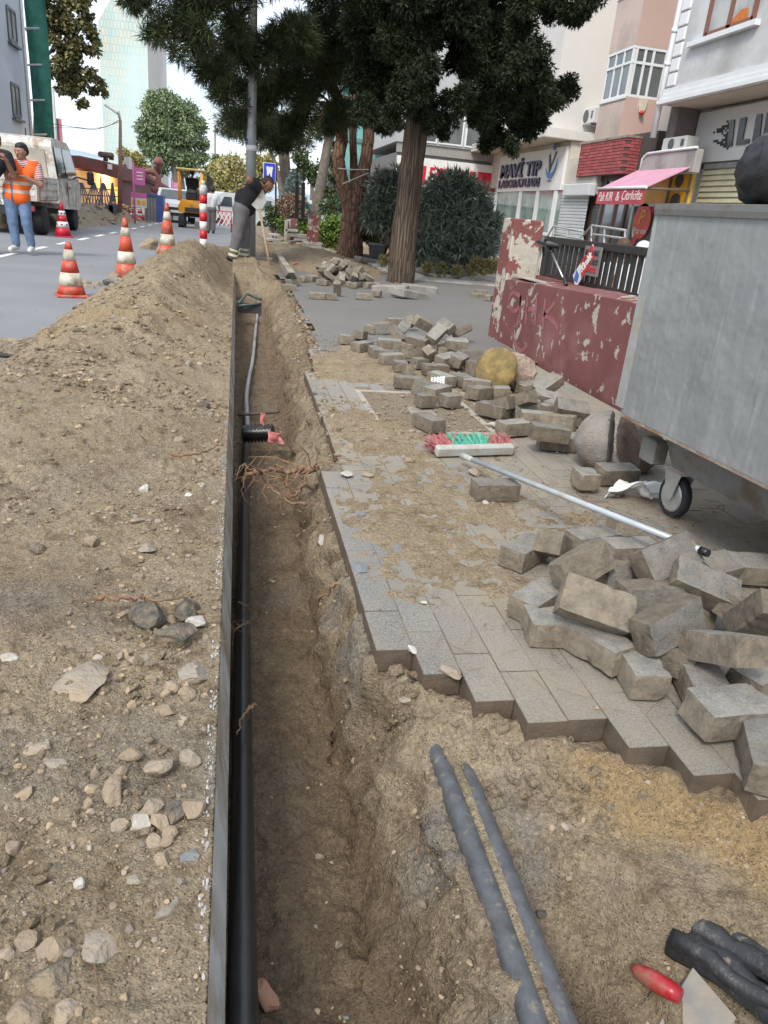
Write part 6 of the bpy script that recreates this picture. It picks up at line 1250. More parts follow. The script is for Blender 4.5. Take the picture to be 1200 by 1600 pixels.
oY = 16.5; shrub('oleander_bush', 'big rounded oleander with long narrow leaves in front of the pharmacy', [(690, 300, 26), (720, 295, 24), (745, 310, 22), (665, 325, 28), (700, 335, 34), (735, 345, 30), (760, 355, 20), (670, 370, 30), (710, 378, 34), (745, 385, 26), (690, 402, 22), (725, 405, 20), (660, 395, 18), (765, 380, 14), (705, 285, 16), (772, 338, 10)], oY, OLE, 300, .21, .032, 11, 4, 0, .9, .55)
shrub('oleander_bush', 'second oleander behind the cypress trunk, left of the big one', [(600, 290, 22), (620, 280, 18), (590, 315, 20), (612, 320, 26), (640, 300, 18), (585, 340, 18), (610, 345, 20), (640, 335, 20)], 19, OLE, 260, .21, .034, 12, 4, 0, .9, .55)
HED = leafmat('hedge_leaf', (.07, .13, .022), (.20, .29, .06)); HED2 = leafmat('dull_hedge_leaf', (.035, .062, .022), (.10, .145, .05))
shrub('hedge', 'bright green low hedge between the forked pine and the cypress', [(575, 358, 10), (590, 355, 11), (605, 360, 12), (618, 365, 10), (580, 372, 10), (598, 374, 10), (613, 378, 9), (567, 366, 9)], 20, HED, 260, .10, .06, 13)
shrub('hedge', 'fresh green hedge left of the forked pine, behind the red stub', [(512, 348, 10), (522, 345, 11), (508, 365, 11), (520, 365, 12), (528, 358, 9), (512, 382, 10), (525, 382, 10)], 24, HED, 240, .11, .06, 14, hang=.2)
shrub('hedge', 'dull green growth behind the pine and the bright hedge', [(525, 320, 14), (545, 325, 14), (565, 330, 14), (585, 335, 12), (510, 325, 12), (605, 340, 12)], 25, HED2, 260, .12, .06, 15)
PKB = leafmat('pink_bush_leaf', (.13, .14, .07), (.42, .24, .20)); shrub('flowering_bush', 'bush with pinkish flower heads under the blue spruce', [(440, 318, 10), (452, 312, 10), (466, 316, 10), (458, 326, 11), (445, 332, 9), (470, 330, 8)], 26, PKB, 240, .10, .05, 16)
shrub('evergreen_bush', 'dark green low bush right of the bent worker', [(424, 330, 10), (430, 340, 9), (420, 345, 9), (438, 345, 9)], 26.5, HED2, 240, .1, .05, 17); shrub('evergreen_bush', 'small yellow green bush growing round the broken bench', [(440, 348, 8), (444, 360, 7), (470, 345, 7), (474, 356, 8)], 25.5, HED, 200, .1, .05, 18)
shrub('flower_bed', 'low straggly plants along the bed edge below the big oleander', [(600, 408, 6), (625, 412, 5), (668, 418, 6), (690, 420, 6), (715, 422, 6), (738, 422, 7), (755, 418, 9), (768, 416, 9), (745, 412, 8)], 15.2, leafmat('dry_weed', (.12, .13, .05), (.30, .25, .11)), 150, .10, .02, 19, 3)
# bed earth and its red border
bx = thing('bed_border', 'dull red kerb edging the planted bed under the oleander', 'kerb', at(690, 415, 0)); q0, q1, q2 = at(580, 402, 0), at(640, 412, 0), at(790, 424, 0)
for a, b in ((q0, q1), (q1, q2)): d = (b-a); MB().box((a+b)/2+Vector((0, 0, .05)), (d.length, .1, .14), (0, 0, math.atan2(d.y, d.x)), bev=.01).build('border_stone', M('faded_red_kerb', (.26, .15, .12), .9, .25, 6, dirt=(.25, .21, .17), dirt_amt=.5), bx, w=True)
tag(MB().add([q0+Vector((0, .06, .02)), q1+Vector((0, .06, .02)), q2+Vector((0, .06, .02)), Vector((9.5, q2.y+10, .02)), Vector((1.2, 30, .02))], [(0, 1, 2, 3, 4)]).build('planting_bed', SOIL), kind='structure')
# ================================================================== LEFT SIDE AND FAR BACKGROUND
BLUW = M('pale_blue_render', (.47, .515, .57), .9, .05, .5, dirt=(.38, .42, .47), dirt_amt=.3, dscale=.4)
X0 = -8.2; ye = atX(50, 205, X0).y; bl = thing('blue_building', 'pale blue rendered building at the left edge behind the truck', 'building', (X0-3, ye-6, 0))
bb(MB(), X0-8, X0, ye-16, ye, -.1, 12).build('wall', BLUW, bl, w=True)
for c in (((10, 10), (25, 68)), ((17, 130), (31, 183))):
    a, b = atX(*c[0], X0), atX(*c[1], X0); f = MB(); y0, y1 = min(a.y, b.y)-.1, max(a.y, b.y)+.1; z0, z1 = min(a.z, b.z), max(a.z, b.z)
    for y in (y0, (y0+y1)/2, y1): bb(f, X0-.02, X0+.05, y-.05, y+.05, z0, z1)
    for z in (z0, z1): bb(f, X0-.02, X0+.048, y0, y1, z-.05, z+.05)
    bb(f, X0, X0+.14, y0-.15, y1+.15, z0-.18, z0-.10); wn = f.build('window', M('dark_frame', (.09, .1, .11), .5), bl, w=True); bb(MB(), X0-.01, X0+.01, y0, y1, z0, z1).build('pane', glass_mat('pale_glass', (.42, .42, .38)), wn, w=True)
MB().tube([Vector((X0+.06, ye-.35, -.1)), Vector((X0+.06, ye-.35, 12))], .06, 6).build('downpipe', M('white_pipe', (.7, .7, .7), .5), bl, w=True)
# scaffold with green net
sc_ = thing('scaffold', 'rust red scaffold tower wrapped in green debris netting', 'scaffold', (X0, ye+1, 0)); NET = M('green_net', (.035, .17, .125), .8, .3, 3); RSC = M('red_oxide_steel', (.20, .06, .045), .7, .25, 8)
Pn = lambda a, b: atY(a, b, ye+.6)
a0, a1 = Pn(54, 212), Pn(75, 212)
mb = MB(); gx = np.linspace(a0.x, a1.x+.25, 14); gz = np.linspace(2.0, 12, 40); X, Z = np.meshgrid(gx, gz); Yy = ye+.6+.12*np.sin(X*7+Z*.6)+.08*fbm(X, Z, 1.4, 3, 5)
link('netting', npmesh('netting', np.stack([np.concatenate([X.ravel(), X.ravel()])-X0, np.concatenate([Yy.ravel(), Yy.ravel()+.02])-ye-1, np.concatenate([Z.ravel(), Z.ravel()])], -1), np.concatenate([np.stack([(i := np.arange(560).reshape(40, 14))[:-1, :-1], i[:-1, 1:], i[1:, 1:], i[1:, :-1]], -1).reshape(-1, 4), np.stack([i[:-1, :-1], i[1:, :-1], i[1:, 1:], i[:-1, 1:]], -1).reshape(-1, 4)+560]), NET, True), sc_)
for x in (a0.x-.12, a0.x-.32): MB().tube([Vector((x, ye+.5, -.1)), Vector((x, ye+.5, 12))], .075, 6).build('standard', RSC, sc_, w=True)
for k in range(9): MB().tube([Vector((a0.x-.3, ye+.45, 1.6+k*1.25)), Vector((a1.x, ye+.45, 1.7+k*1.25))], .04, 5).build('ledger', M('pale_tube', (.5, .52, .5), .5), sc_, w=True)
# coloured hoardings beyond
hb = thing('hoarding', 'blue and pink hoarding glimpsed behind the truck cab', 'hoarding', atY(86, 240, 45)); a, b, c = atY(75, 240, 45), atY(90, 240, 45), atY(99, 240, 45)
bb(MB(), a.x, b.x, 45, 45.1, .5, 4.3).build('blue_panel', M('hoarding_blue', (.22, .5, .72), .6, .15, 1), hb, w=True); bb(MB(), b.x+.02, c.x, 45, 45.1, .5, 4.2).build('pink_panel', M('hoarding_pink', (.6, .25, .32), .6), hb, w=True); MB().tube([Vector((b.x, 44.9, -.1)), Vector((b.x, 44.9, 5.6))], .08, 6).build('post', M('pale_tube', (.5,)*3), hb, w=True)
# glass tower
def tower_mat():
    m, ns, ls, bs = new_mat('tower_facade'); tc = ns.new('ShaderNodeTexCoord'); mp = ns.new('ShaderNodeMapping'); mp.inputs['Rotation'].default_value = (R(90), 0, 0)
    sx = ns.new('ShaderNodeSeparateXYZ'); ls.new(tc.outputs['Object'], sx.inputs[0]); cb_ = ns.new('ShaderNodeCombineXYZ'); ls.new(math_(ns, ls, 'ADD', sx.outputs[0], sx.outputs[1]), cb_.inputs[0]); ls.new(sx.outputs[2], cb_.inputs[1])
    bt = ns.new('ShaderNodeTexBrick'); ls.new(cb_.outputs[0], bt.inputs['Vector']); bt.inputs['Scale'].default_value = 1; bt.inputs['Brick Width'].default_value = 1.05; bt.inputs['Row Height'].default_value = 2.3; bt.inputs['Mortar Size'].default_value = .10; bt.offset = .5
    bt.inputs['Color1'].default_value = (.42, .58, .56, 1); bt.inputs['Color2'].default_value = (.62, .57, .44, 1); bt.inputs['Mortar'].default_value = (.34, .44, .44, 1)
    n = noise(ns, ls, tc.outputs['Object'], .03, 3); c = mixc(ns, ls, mrange(ns, ls, n, .4, .62), bt.outputs['Color'], (.55, .68, .66)); ls.new(c, bs.inputs['Base Color']); bs.inputs['Roughness'].default_value = .25; return m
tY = 300; tl, tr_, tm = atY(163, 240, tY), atY(252, 240, tY), atY(236, 240, tY); tt = atY(200, 12, tY).z; tb = thing('glass_tower', 'tall pale glass office tower rising behind the restaurant', 'tower', (tl.x, tY, -.1)); TM = tower_mat()
wd = tm.x-tl.x; MB().prism([(0, 0, 0), (wd, -2, 0), (wd, -2, tt+4), (wd*.35, 0, tt+4), (0, 0, tt-5)], (0, 25, 0)).build('main_face', TM, tb)
MB().prism([(wd+.05, -1.9, 0), (tr_.x-tl.x, 14, 0), (tr_.x-tl.x, 14, tt), (wd+.05, -1.9, tt)], (0, 15, 0)).build('side_face', M('tower_side', (.48, .44, .40), .5, .1, .2), tb)
# restaurant
def Wp(px, py, o=0.): return atY(px, py, 36+(px-92)*4/95.+o)
rt = thing('restaurant', 'low restaurant with dark red fascia and lit cream wall across the road', 'restaurant', Wp(140, 325)); DRED = M('dark_red_fascia', (.17, .048, .042), .7, .15, 2); CRW = M('lit_cream_wall', (.58, .47, .32), .8, .08, 2)
MB().prism([Wp(93, 262), Wp(187, 274), Wp(187, 326), Wp(93, 330)], (.3, 4, 0)).build('wall', CRW, rt, w=True)
MB().prism([Wp(91, 242, -.8), Wp(124, 243, -.8), Wp(156, 250, -.8), Wp(190, 261, -.8), Wp(190, 281, -.8), Wp(165, 274, -.8), Wp(128, 264, -.8), Wp(96, 261, -.8)], (.3, 5, 0)).build('fascia', DRED, rt, w=True)
LAMP = glow('lamp_glow', (1., .62, .22), 9.)
for px, py in ((111, 262), (173, 271)):
    c = Wp(px, py, -.55); MB().lathe([(.05, .06), (.13, -.05)], c, 10).build('wall_lamp', LAMP, rt, w=True); L = bpy.data.lights.new('wall_lamp_light', 'POINT'); L.energy = 55; L.color = (1, .6, .25); L.shadow_soft_size = .1; lo = bpy.data.objects.new('wall_lamp_light', L); COL.objects.link(lo); lo.location = c+Vector((0, -.05, -.25))
MB().prism([Wp(162, 291, -.05), Wp(184, 293, -.05), Wp(184, 326, -.05), Wp(162, 327, -.05)], (0, .04, 0)).build('lit_doorway', glow('lit_interior', (1., .45, .10), .8), rt, w=True)
for a, b in ((122, 140), (142, 157)): MB().prism([Wp(a, 285, -.05), Wp(b, 287, -.05), Wp(b, 316, -.05), Wp(a, 316, -.05)], (0, .04, 0)).build('window', M('cream_blind', (.60, .52, .38), .7), rt, w=True)
for a in (160, 186): MB().prism([Wp(a-2, 276, -.15), Wp(a, 276, -.15), Wp(a, 328, -.15), Wp(a-2, 328, -.15)], (.0, .1, 0)).build('door_post', DRED, rt, w=True)
MB().prism([Wp(168, 256, -.9), Wp(175, 257, -.9), Wp(175, 265, -.9), Wp(168, 264, -.9)], (0, .06, 0)).build('fascia_plate', WH, rt, w=True)
MB().tube([Wp(165, 252, 1), Wp(165, 242, 1), Wp(174, 243, 1), Wp(174, 250, 1)], .12, 6).tube([Wp(156, 241, 1), Wp(175, 243, 1)], .13, 6).build('roof_vent', M('brown_vent', (.14, .075, .06), .6), rt, w=True); bb(MB(), *(lambda a, b: (a.x, b.x))(Wp(190, 255), Wp(200, 255)), 41, 42, Wp(190, 262).z, Wp(190, 243).z).build('roof_unit', ACM, rt, w=True)
def Ws(px, py, o=0.): return atY(px, py, 40+(px-187)*12/68.+o)
rwg = thing('restaurant_annex', 'dusky red side wing of the restaurant with a big red flue', 'annex', Ws(225, 325)); MB().prism([Ws(187, 261), Ws(200, 258), Ws(258, 293), Ws(258, 322), Ws(187, 326)], (0, 5, 0)).build('wall', M('dusky_red_wall', (.20, .095, .095), .85, .15, 1), rwg, w=True)
MB().prism([Ws(186, 258, -.6), Ws(200, 255, -.6), Ws(262, 294, -.6), Ws(262, 299, -.6), Ws(200, 268, -.6), Ws(186, 268, -.6)], (0, 3, 0)).build('roof_edge', DRED, rwg, w=True)
FLU = M('red_flue', (.31, .115, .105), .55, .15, 2); p = [Ws(215, 264, -1.5), Ws(232, 267, -1.5), Ws(250, 273, -1.5), Ws(257, 281, -1.5), Ws(255, 293, -1.5), Ws(247, 298, -1.5), Ws(241, 294, -1.5)]
MB().tube(smooth_path([Vector((q.x, 47, q.z)) for q in p], 4), .15, 10).build('flue_pipe', FLU, rwg, w=True); c = atY(248, 268, 47); MB().lathe([(.15, -.1), (.15, .35), (.26, .38), (.28, .50), (.16, .74), (.0, .75)], c, 10).build('flue_cowl', FLU, rwg, w=True)
for a in (193, 207): MB().prism([Ws(a, 282, -.05), Ws(a+6, 284, -.05), Ws(a+6, 300, -.05), Ws(a, 300, -.05)], (0, .04, 0)).build('window', WH, rwg, w=True)
# trellis pyramids
TRL = M('slate_blue_slats', (.075, .10, .13), .6, .15, 10); rs = random.Random(1); pr = None
for k, (px, l) in enumerate(((109, 'leftmost'), (129, 'second from the left'), (148, 'third from the left'), (163, 'fourth from the left'), (177, 'narrow rightmost'))):
    b = atY(px, 320, 33); t = thing('trellis_pyramid', 'slatted dark planter pyramid, %s of the row before the restaurant' % l, 'planter', (b.x, 33, b.z), 0, 'slatted pyramids before the restaurant'); w_, h_ = (.36 if k < 4 else .16)*(1-.05*k), .80
    for s in range(6):
        u = -1+s*.4; MB().tube([Vector((u*w_, -.06, 0)), Vector((u*w_*.12, 0, h_))], .026, 4).build('slat', TRL, t)
    bb(MB(), -w_-.03, w_+.03, -.12, .12, -.32, 0).build('trough', TRL, t)
MB().tube([atY(100, 292, 33.2), atY(184, 297, 33.2)], .02, 5).tube([atY(100, 302, 33.2), atY(184, 307, 33.2)], .02, 5)
tag(MB().tube([atY(100, 292, 33.2), atY(184, 297, 33.2)], .02, 5).tube([atY(100, 303, 33.2), atY(184, 307, 33.2)], .02, 5).build('garden_rail', TRL), 'thin dark double rail behind the slatted pyramids', 'railing')
tag(bb(MB(), atY(97, 320, 33.6).x, atY(186, 320, 33.6).x, 33.4, 33.8, -.14, .42).build('low_wall', CONC), 'low pale wall under the slatted pyramids', 'wall')
# spoil beyond the road
ys = np.linspace(22, 42, 90); xs = np.linspace(-8.5, -3.6, 70); X, Y = np.meshgrid(xs, ys); cx = -5.9+(Y-24)*.06
Z = -.16+.62*np.exp(-((X-cx)/.75)**2)*smooth(22, 24, Y)*smooth(42, 36, Y)*(1+.35*fbm(X, Y, .9, 3, 121))+fbm(X, Y, 2.5, 4, 123)*.10*np.exp(-((X-cx)/1.1)**2)
tag(link('far_spoil', grid_mesh('far_spoil', X, Y, Z, SOIL, attrs=dict(sand=X*0+.2, damp=X*0, grey=X*0+.3))), kind='structure')
mb = MB()
for k in range(260):
    y = rs.uniform(23, 38); x = -5.9+(y-24)*.06+rs.gauss(0, .55); s = rs.uniform(.08, .3); z = -.16+.62*math.exp(-((x+5.9-(y-24)*.06)/.75)**2)
    mb.rock((x, y, z), (s*1.3, s, s*.6), k, (rs.uniform(-.5, .5), rs.uniform(-.5, .5), rs.uniform(0, 3)), k % 3, 1)
tag(mb.build('far_rubble', [STONES[0], SM['t'], SM['g']]), kind='stuff')
# street lamp and its cables
lp = thing('street_lamp', 'slim street lamp with a curved head before the restaurant', 'street lamp', atY(187, 330, 31)); q = [atY(187, 332, 31), atY(188, 250, 31), atY(188, 188, 31)]
MB().tube(q, [.09, .07, .05], 8).build('pole', M('brown_pole', (.23, .13, .11), .6, .2, 3), lp, w=True); MB().tube([q[2], atY(184, 177, 31), atY(178, 172, 31)], .035, 6).tube([q[2], atY(186, 174, 31)], .03, 6).build('arm', M('grey_arm', (.4, .4, .4), .5), lp, w=True); MB().box(atY(174, 170, 31), (.5, .18, .1), (0, .5, 0), bev=.03).build('lamp_head', WH, lp, w=True)
for k, (pts) in enumerate(([(187, 187), (165, 198), (130, 200), (72, 192)], [(187, 190), (150, 202), (120, 200), (74, 200)])):
    tag(MB().tube(smooth_path([atY(a, b, 31) for a, b in pts], 6), .012, 4).build('overhead_cable', BLK), ['upper sagging cable from the street lamp to the scaffold', 'lower sagging cable from the street lamp to the scaffold'][k], 'cable')
# pink banners and boards
PNK = M('pink_flag', (.62, .14, .36), .7, .1, 3)
def banner(px0, py0, w, h, foot, Y, label):
    p = atY(px0, py0, Y); s = Y*.95/FPX; t = thing('street_banner', label, 'banner', (p.x, Y, -.1)); z = p.z
    MB().tube([Vector((0, 0, 0)), Vector((0, 0, z+.2+.1))], .04, 6).build('pole', PNK, t); MB().box((w*s/2+.05, 0, z+.1-h*s/2), (w*s, .03, h*s)).build('flag', PNK, t)
    for k in range(3): MB().box((w*s/2+.05, -.022, z+.1-h*s*(.25+.2*k)), (w*s*.6, .012, h*s*.07)).build('print_line', WH, t)
banner(208, 262, 14, 22, 335, 33, 'pink banner on a pink pole before the red wing'); banner(268, 284, 11, 10, 320, 42, 'small pink banner by the tree, right of the flue')
nb = thing('works_board', 'pink, white and yellow roadworks board standing behind two dotted cones', 'board', atY(217, 333, 35)); p = atY(217, 313, 35); MB().box(p, (.62, .05, .56)).build('board', WH, nb, w=True); MB().box(p+Vector((0, -.035, .19)), (.62, .02, .17)).build('pink_band', PNK, nb, w=True)
for s in (-1, 0, 1): MB().box(p+Vector((s*.2, -.035, -.08)), (.14, .02, .18)).build('yellow_panel', YEL, nb, w=True)
for s in (-1, 1): MB().tube([p+Vector((s*.28, .04, -.25)), Vector((p.x+s*.28, 35.04, -.1))], .02, 5).build('leg', GALD, nb, w=True)
sk = thing('blue_skip', 'dark blue steel skip with grey side behind the works board', 'skip', atY(237, 332, 37)); a, b = atY(226, 335, 37), atY(252, 335, 37); bb(MB(), a.x, b.x-.2, 37, 38, -.1, .95).build('grey_side', M('corrugated_grey', (.25, .27, .28), .5, .2, 4), sk, w=True); bb(MB(), b.x-.19, b.x+.1, 36.95, 38, -.1, 1.02).build('blue_end', M('skip_blue', (.04, .09, .30), .5), sk, w=True); bb(MB(), a.x-.05, b.x-.2, 36.93, 38, .952, 1.04).build('rim', M('skip_blue', (.04,)*3), sk, w=True)
for k in range(5): bb(MB(), a.x+.1+k*.13, a.x+.14+k*.13, 36.96, 37, -.05, .94).build('rib', GALD, sk, w=True)
# distant mast and hills
tag(MB().tube([atY(336, 300, 120), atY(336, 195, 120)], .12, 6).tube([atY(332, 205, 120), atY(341, 204, 120)], .1, 5).build('mast', GALD), 'thin distant mast with a cross arm above the yellowing trees', 'mast')
X, Y = np.meshgrid(np.linspace(-420, 420, 80), np.linspace(420, 640, 10)); Z = -2+(16+14*fbm(X, Y*0, .008, 4, 131))*np.sin(np.pi*np.clip((Y-415)/225, 0, 1)); tag(link('hills', grid_mesh('hills', X, Y, Z, M('far_hill', (.30, .36, .42), .95, .2, .03))), kind='structure')
# lamp pole beside the worker
LPm = M('galvanised_pole', (.30, .315, .32), .5, .12, 3, .4, dirt=(.2, .19, .17), dirt_amt=.35, dscale=2); lpp = thing('lamp_pole', 'thick grey octagonal lamp pole beside the bent worker', 'lamp pole', at(392, 408, .05)); ly = lpp.location.y-.3; lpp.location.y = ly
MB().tube([atY(391, 418, ly), atY(392, 300, ly), atY(395, 30, ly), atY(396, -60, ly)], [.096, .090, .076, .072], 8).build('pole', LPm, lpp, w=True); MB().tube([atY(391, 412, ly), atY(391, 400, ly)], .108, 8).build('collar', LPm, lpp, w=True)
MB().tube([atY(393, 236, ly), atY(393, 227, ly)], .0925, 8).build('pale_band', WH, lpp, w=True); MB().box(atY(386, 221, ly-.12), (.03, .02, .10)).build('tag_plate', M('tag_blue', (.03, .06, .2), .5), lpp, w=True)
# tooth sign
ts = thing('dental_sign', 'blue dental sign with a white tooth hanging from a thin post', 'sign', atY(435, 330, 26)); p = atY(421, 269, 26); s = 26*.93/FPX; MB().box(p, (17*s, .06, 24*s)).build('blue_panel', M('dental_blue', (.03, .06, .55), .4), ts, w=True); MB().box(p+Vector((0, -.02, 0)), (18.5*s, .05, 25.5*s)).build('frame', WH, ts, w=True)
k_ = Vector((0, -.046, 0)); T = lambda x, y: p+k_+Vector((x*s, 0, y*s)); MB().box(p+Vector((0, -.04, 0)), (17*s, .03, 24*s)).build('face', M('dental_blue', (.03,)*3), ts, w=True); MB().prism([T(-5, 6), T(-4, 8), T(-1, 7), T(1, 7), T(4, 8), T(5, 6), T(4, 0), T(3.4, -7), T(1.6, -7), T(.8, -2), T(-.8, -2), T(-1.6, -7), T(-3.4, -7), T(-4, 0)], (0, -.03, 0)).build('tooth', WH, ts, w=True)
MB().tube([atY(431, 335, 26), atY(431, 255, 26)], .03, 5).tube([atY(412, 256, 26), atY(433, 255, 26)], .025, 5).build('post', BLK, ts, w=True)
# black posts, stub pillars, broken bench
for k, px in enumerate((464, 474)):
    t = thing('black_post', ['black square post behind the broken bench, left of two', 'black square post behind the broken bench, right of two'][k], 'post', atY(px, 340, 24)); MB().tube([atY(px-1, 345, 24), atY(px, 285, 24)], .075, 4).build('shaft', BLK, t, w=True); MB().tube([atY(px, 285, 24), atY(px+1, 262, 24)], .02, 5).build('rod', BLK, t, w=True); MB().box(atY(px-1, 343, 24), (.28, .28, .06), bev=.01).build('foot_plate', BLK, t, w=True)
st = thing('stub_pillar', 'short red pillar with pale flaking side on stacked slabs', 'pillar', at(488, 380, .05)); sy = 22.; a, b = atY(481, 374, sy), atY(499, 337, sy); bb(MB(), a.x, b.x, sy, sy+.3, .2, b.z).build('shaft', REDQ, st, w=True)
for k in range(3): bb(MB(), a.x-.12-.1*(k == 0), b.x+.1+.25*(k == 0), sy-.1, sy+.4, -.02+k*.08, .055+k*.08, bev=.008).build('slab', SLAB, st, w=True)
bn = thing('broken_bench', 'broken concrete bench with a red backboard among stacked slabs', 'bench', at(460, 385, .05)); by = 23.
for n_, a, b, m in (('left_leg', (446, 344), (449, 376), SLAB), ('seat', (446, 357), (466, 363), SLAB), ('red_backboard', (456, 341), (465, 357), REDP), ('grey_backboard', (449, 342), (455, 357), CONC), ('under_slab', (449, 364), (480, 372), CONC), ('low_slab', (460, 372), (483, 378), SLAB)):
    p0, p1 = atY(*a, by), atY(*b, by); bb(MB(), p0.x, p1.x, by+(.1 if 'board' in n_ else 0), by+(.2 if 'board' in n_ else .5), min(p0.z, p1.z), max(p0.z, p1.z)-.004, bev=.01).build(n_, m, bn, w=True)
rs = random.Random(8)
for k in range(16):
    o = link('slab_piece', sld if k % 2 else BB[0]); p = at(rs.uniform(425, 470), rs.uniform(362, 385), .05); o.location = (p.x, p.y, .05+.05*(k % 4)); o.rotation_euler = (rs.gauss(0, .1), rs.gauss(0, .1), rs.uniform(0, 3)); tag(o, 'grey slab piece in the rubble left of the broken bench', 'slab piece', 'slab pieces by the broken bench')
kp = thing('kerb_slab', 'long grey kerb slab tilted beside the worker and the trench end', 'kerb stone', at(440, 420, .1)); MB().prism([at(446, 432, .05), at(426, 396, .05), at(430, 394, .2), at(451, 426, .2)], (.1, .05, 0)).build('slab', CONC, kp, w=True); 
for k, (px, py) in enumerate(((402, 398), (404, 406))): MB().box(at(px, py, .1), (.5, .25, .12), (0, 0, .1), bev=.01).build('step_stone', CONC, kp, w=True)
# plant pot
pp = at(587, 410, 0); po = thing('plant_pot', 'grey tapered plastic pot between the forked pine and the cypress', 'plant pot', pp); sc2 = 17.5/FPX; MB().lathe([(.16, 0), (.205, .40), (.225, .40), (.225, .45), (.205, .45), (.19, .40), (.0, .38)], n=20).build('pot', M('grey_pot', (.13, .145, .155), .6, .1, 6), po)
for px, py, l in ((560, 400, 'pale slab stack beside the plant pot, upper'), (572, 407, 'pale slab stack beside the plant pot, lower'), (655, 452, 'broken concrete edging at the cypress foot, right'), (610, 452, 'broken concrete edging at the cypress foot, left'), (640, 460, 'concrete chunk lying in front of the cypress trunk')):
    o = link('concrete_piece', MB().box((0, 0, 0), (.55, .28, .13), (0, random.Random(px).gauss(0, .12), random.Random(px).gauss(0, .5)), bev=.02).data('concrete_piece', M('grey_edging', (.25, .235, .21), .92, .25, 7, bmp=.6))); o.location = at(px, py, .05); tag(o, l, 'concrete piece')
tag(MB().rock((0, 0, 0), (.14, .06, .02), 4, sub=1).build('orange_scrap', M('orange_red', (.7, .12, .08), .6)), 'small orange red scrap on the earth beside the trench end', 'scrap').location = at(463, 411, .12)
# ================================================================== CONES, BOLLARD, VEHICLES
CR = M('cone_red', (.50, .055, .03), .55, .12, 20, dirt=(.33, .22, .16), dirt_amt=.35, dscale=10); CO = M('cone_orange_red', (.52, .075, .035), .55, .12, 20, dirt=(.35, .25, .18), dirt_amt=.35, dscale=10); CWt = M('cone_white', (.62, .58, .48), .6, .1, 20, dirt=(.36, .29, .2), dirt_amt=.45, dscale=9); CW2 = M('cone_white_clean', (.74, .73, .70), .5, .06, 20)
def cone(label, loc, h, bands, base=True, dots=False, tilt=(0, 0), dark=CR, r0=.155, group='traffic cones along the works'):
    t = thing('traffic_cone', label, 'traffic cone', loc, .3, group); t.rotation_euler = (tilt[0], tilt[1], .3)
    if base: MB().box((0, 0, .015), (r0*2.5, r0*2.5, .03), bev=.008).build('base', dark, t)
    rad = lambda z: r0*(1-z/h)+.028
    z = .03
    for f, w in bands:
        z1 = .03+(h-.03)*f; MB().lathe([(rad(z)+(.0025 if w else 0), z), (rad(z1)+(.0025 if w else 0), z1)], n=20).build('white_band' if w else 'red_band', w or dark, t)
        if w and dots:
            mb = MB(); zc = (z+z1)/2; rr = rad(zc)+.004
            for k in range(7): a = k*6.283/7; mb.lathe([(.020, -.004), (.020, .004)], (rr*math.cos(a), rr*math.sin(a), zc), 8, rot=(R(90), 0, a+R(90)))
            tag(mb.build('reflector_dot', BLK, t), kind='stuff')
        z = z1
    return t
rg = lambda x, y: max(-.10, float(mound_z(np.array(x), np.array(y))) if y < 19 and x > -2.4 else -.10)
p = at(112, 463, -.1); cone('red and cream banded cone, nearest the viewer on the road', (p.x, p.y, rg(p.x, p.y)), .60, [(.17, None), (.42, CWt), (.66, None), (.86, CWt), (1, None)], r0=.135)
p = at(198, 422, .0); cone('grimy orange and white cone second from the viewer on the spoil edge', (p.x, p.y, rg(p.x, p.y)-.03), .86, [(.24, None), (.44, CWt), (.70, None), (.84, CWt), (1, None)], dark=CO, r0=.15)
p = at(262, 396, .05); cone('worn red cone behind the spoil crest, third from the viewer', (p.x, p.y, rg(p.x, p.y)-.05), .98, [(.22, None), (.42, CWt), (.68, None), (.84, CWt), (1, None)], dark=CO, r0=.16)
p = at(99, 370, -.1); cone('red cone with white dotted bands standing by the white truck', (p.x, p.y, -.1), .80, [(.25, None), (.42, CW2), (.60, None), (.74, CW2), (1, None)], dots=True, dark=M('cone_crimson', (.50, .015, .04), .45, .1), r0=.17)
for px, l in ((213, 'far red dotted cone, left of two under the works board'), (223, 'far red dotted cone, right of two under the works board')):
    p = at(px, 344, -.1); cone(l, (p.x, p.y-1, -.1), .68, [(.25, None), (.42, CW2), (.60, None), (.74, CW2), (1, None)], dots=True, dark=M('cone_crimson', (.50,)*3), r0=.16)
p = atY(318, 396, 16.2); z = p.z-.1; t = thing('delineator_post', 'red and white banded post with a pale cap standing on the spoil', 'post', (p.x, p.y, z)); H = atY(316, 282, 16.2).z-z
MB().lathe([(.10, 0), (.09, .05), (.08, .06)], n=16).build('foot', BLK, t); zz = .05
for k in range(7):
    z1 = .05+H*.79*(k+1)/7; MB().lathe([(.074, zz), (.074, z1)], n=16).build('red_band' if k % 2 == 0 else 'white_band', M('post_red', (.60, .02, .035), .4, .06) if k % 2 == 0 else CW2, t); zz = z1
MB().lathe([(.078, zz), (.078, zz+.13), (.05, zz+.18)], n=16).build('cap', M('cap_grey', (.55, .57, .56), .5), t); MB().lathe([(.042, zz+.17), (.04, H)], n=12).build('stem', M('pale_green_plastic', (.45, .60, .50), .5), t)
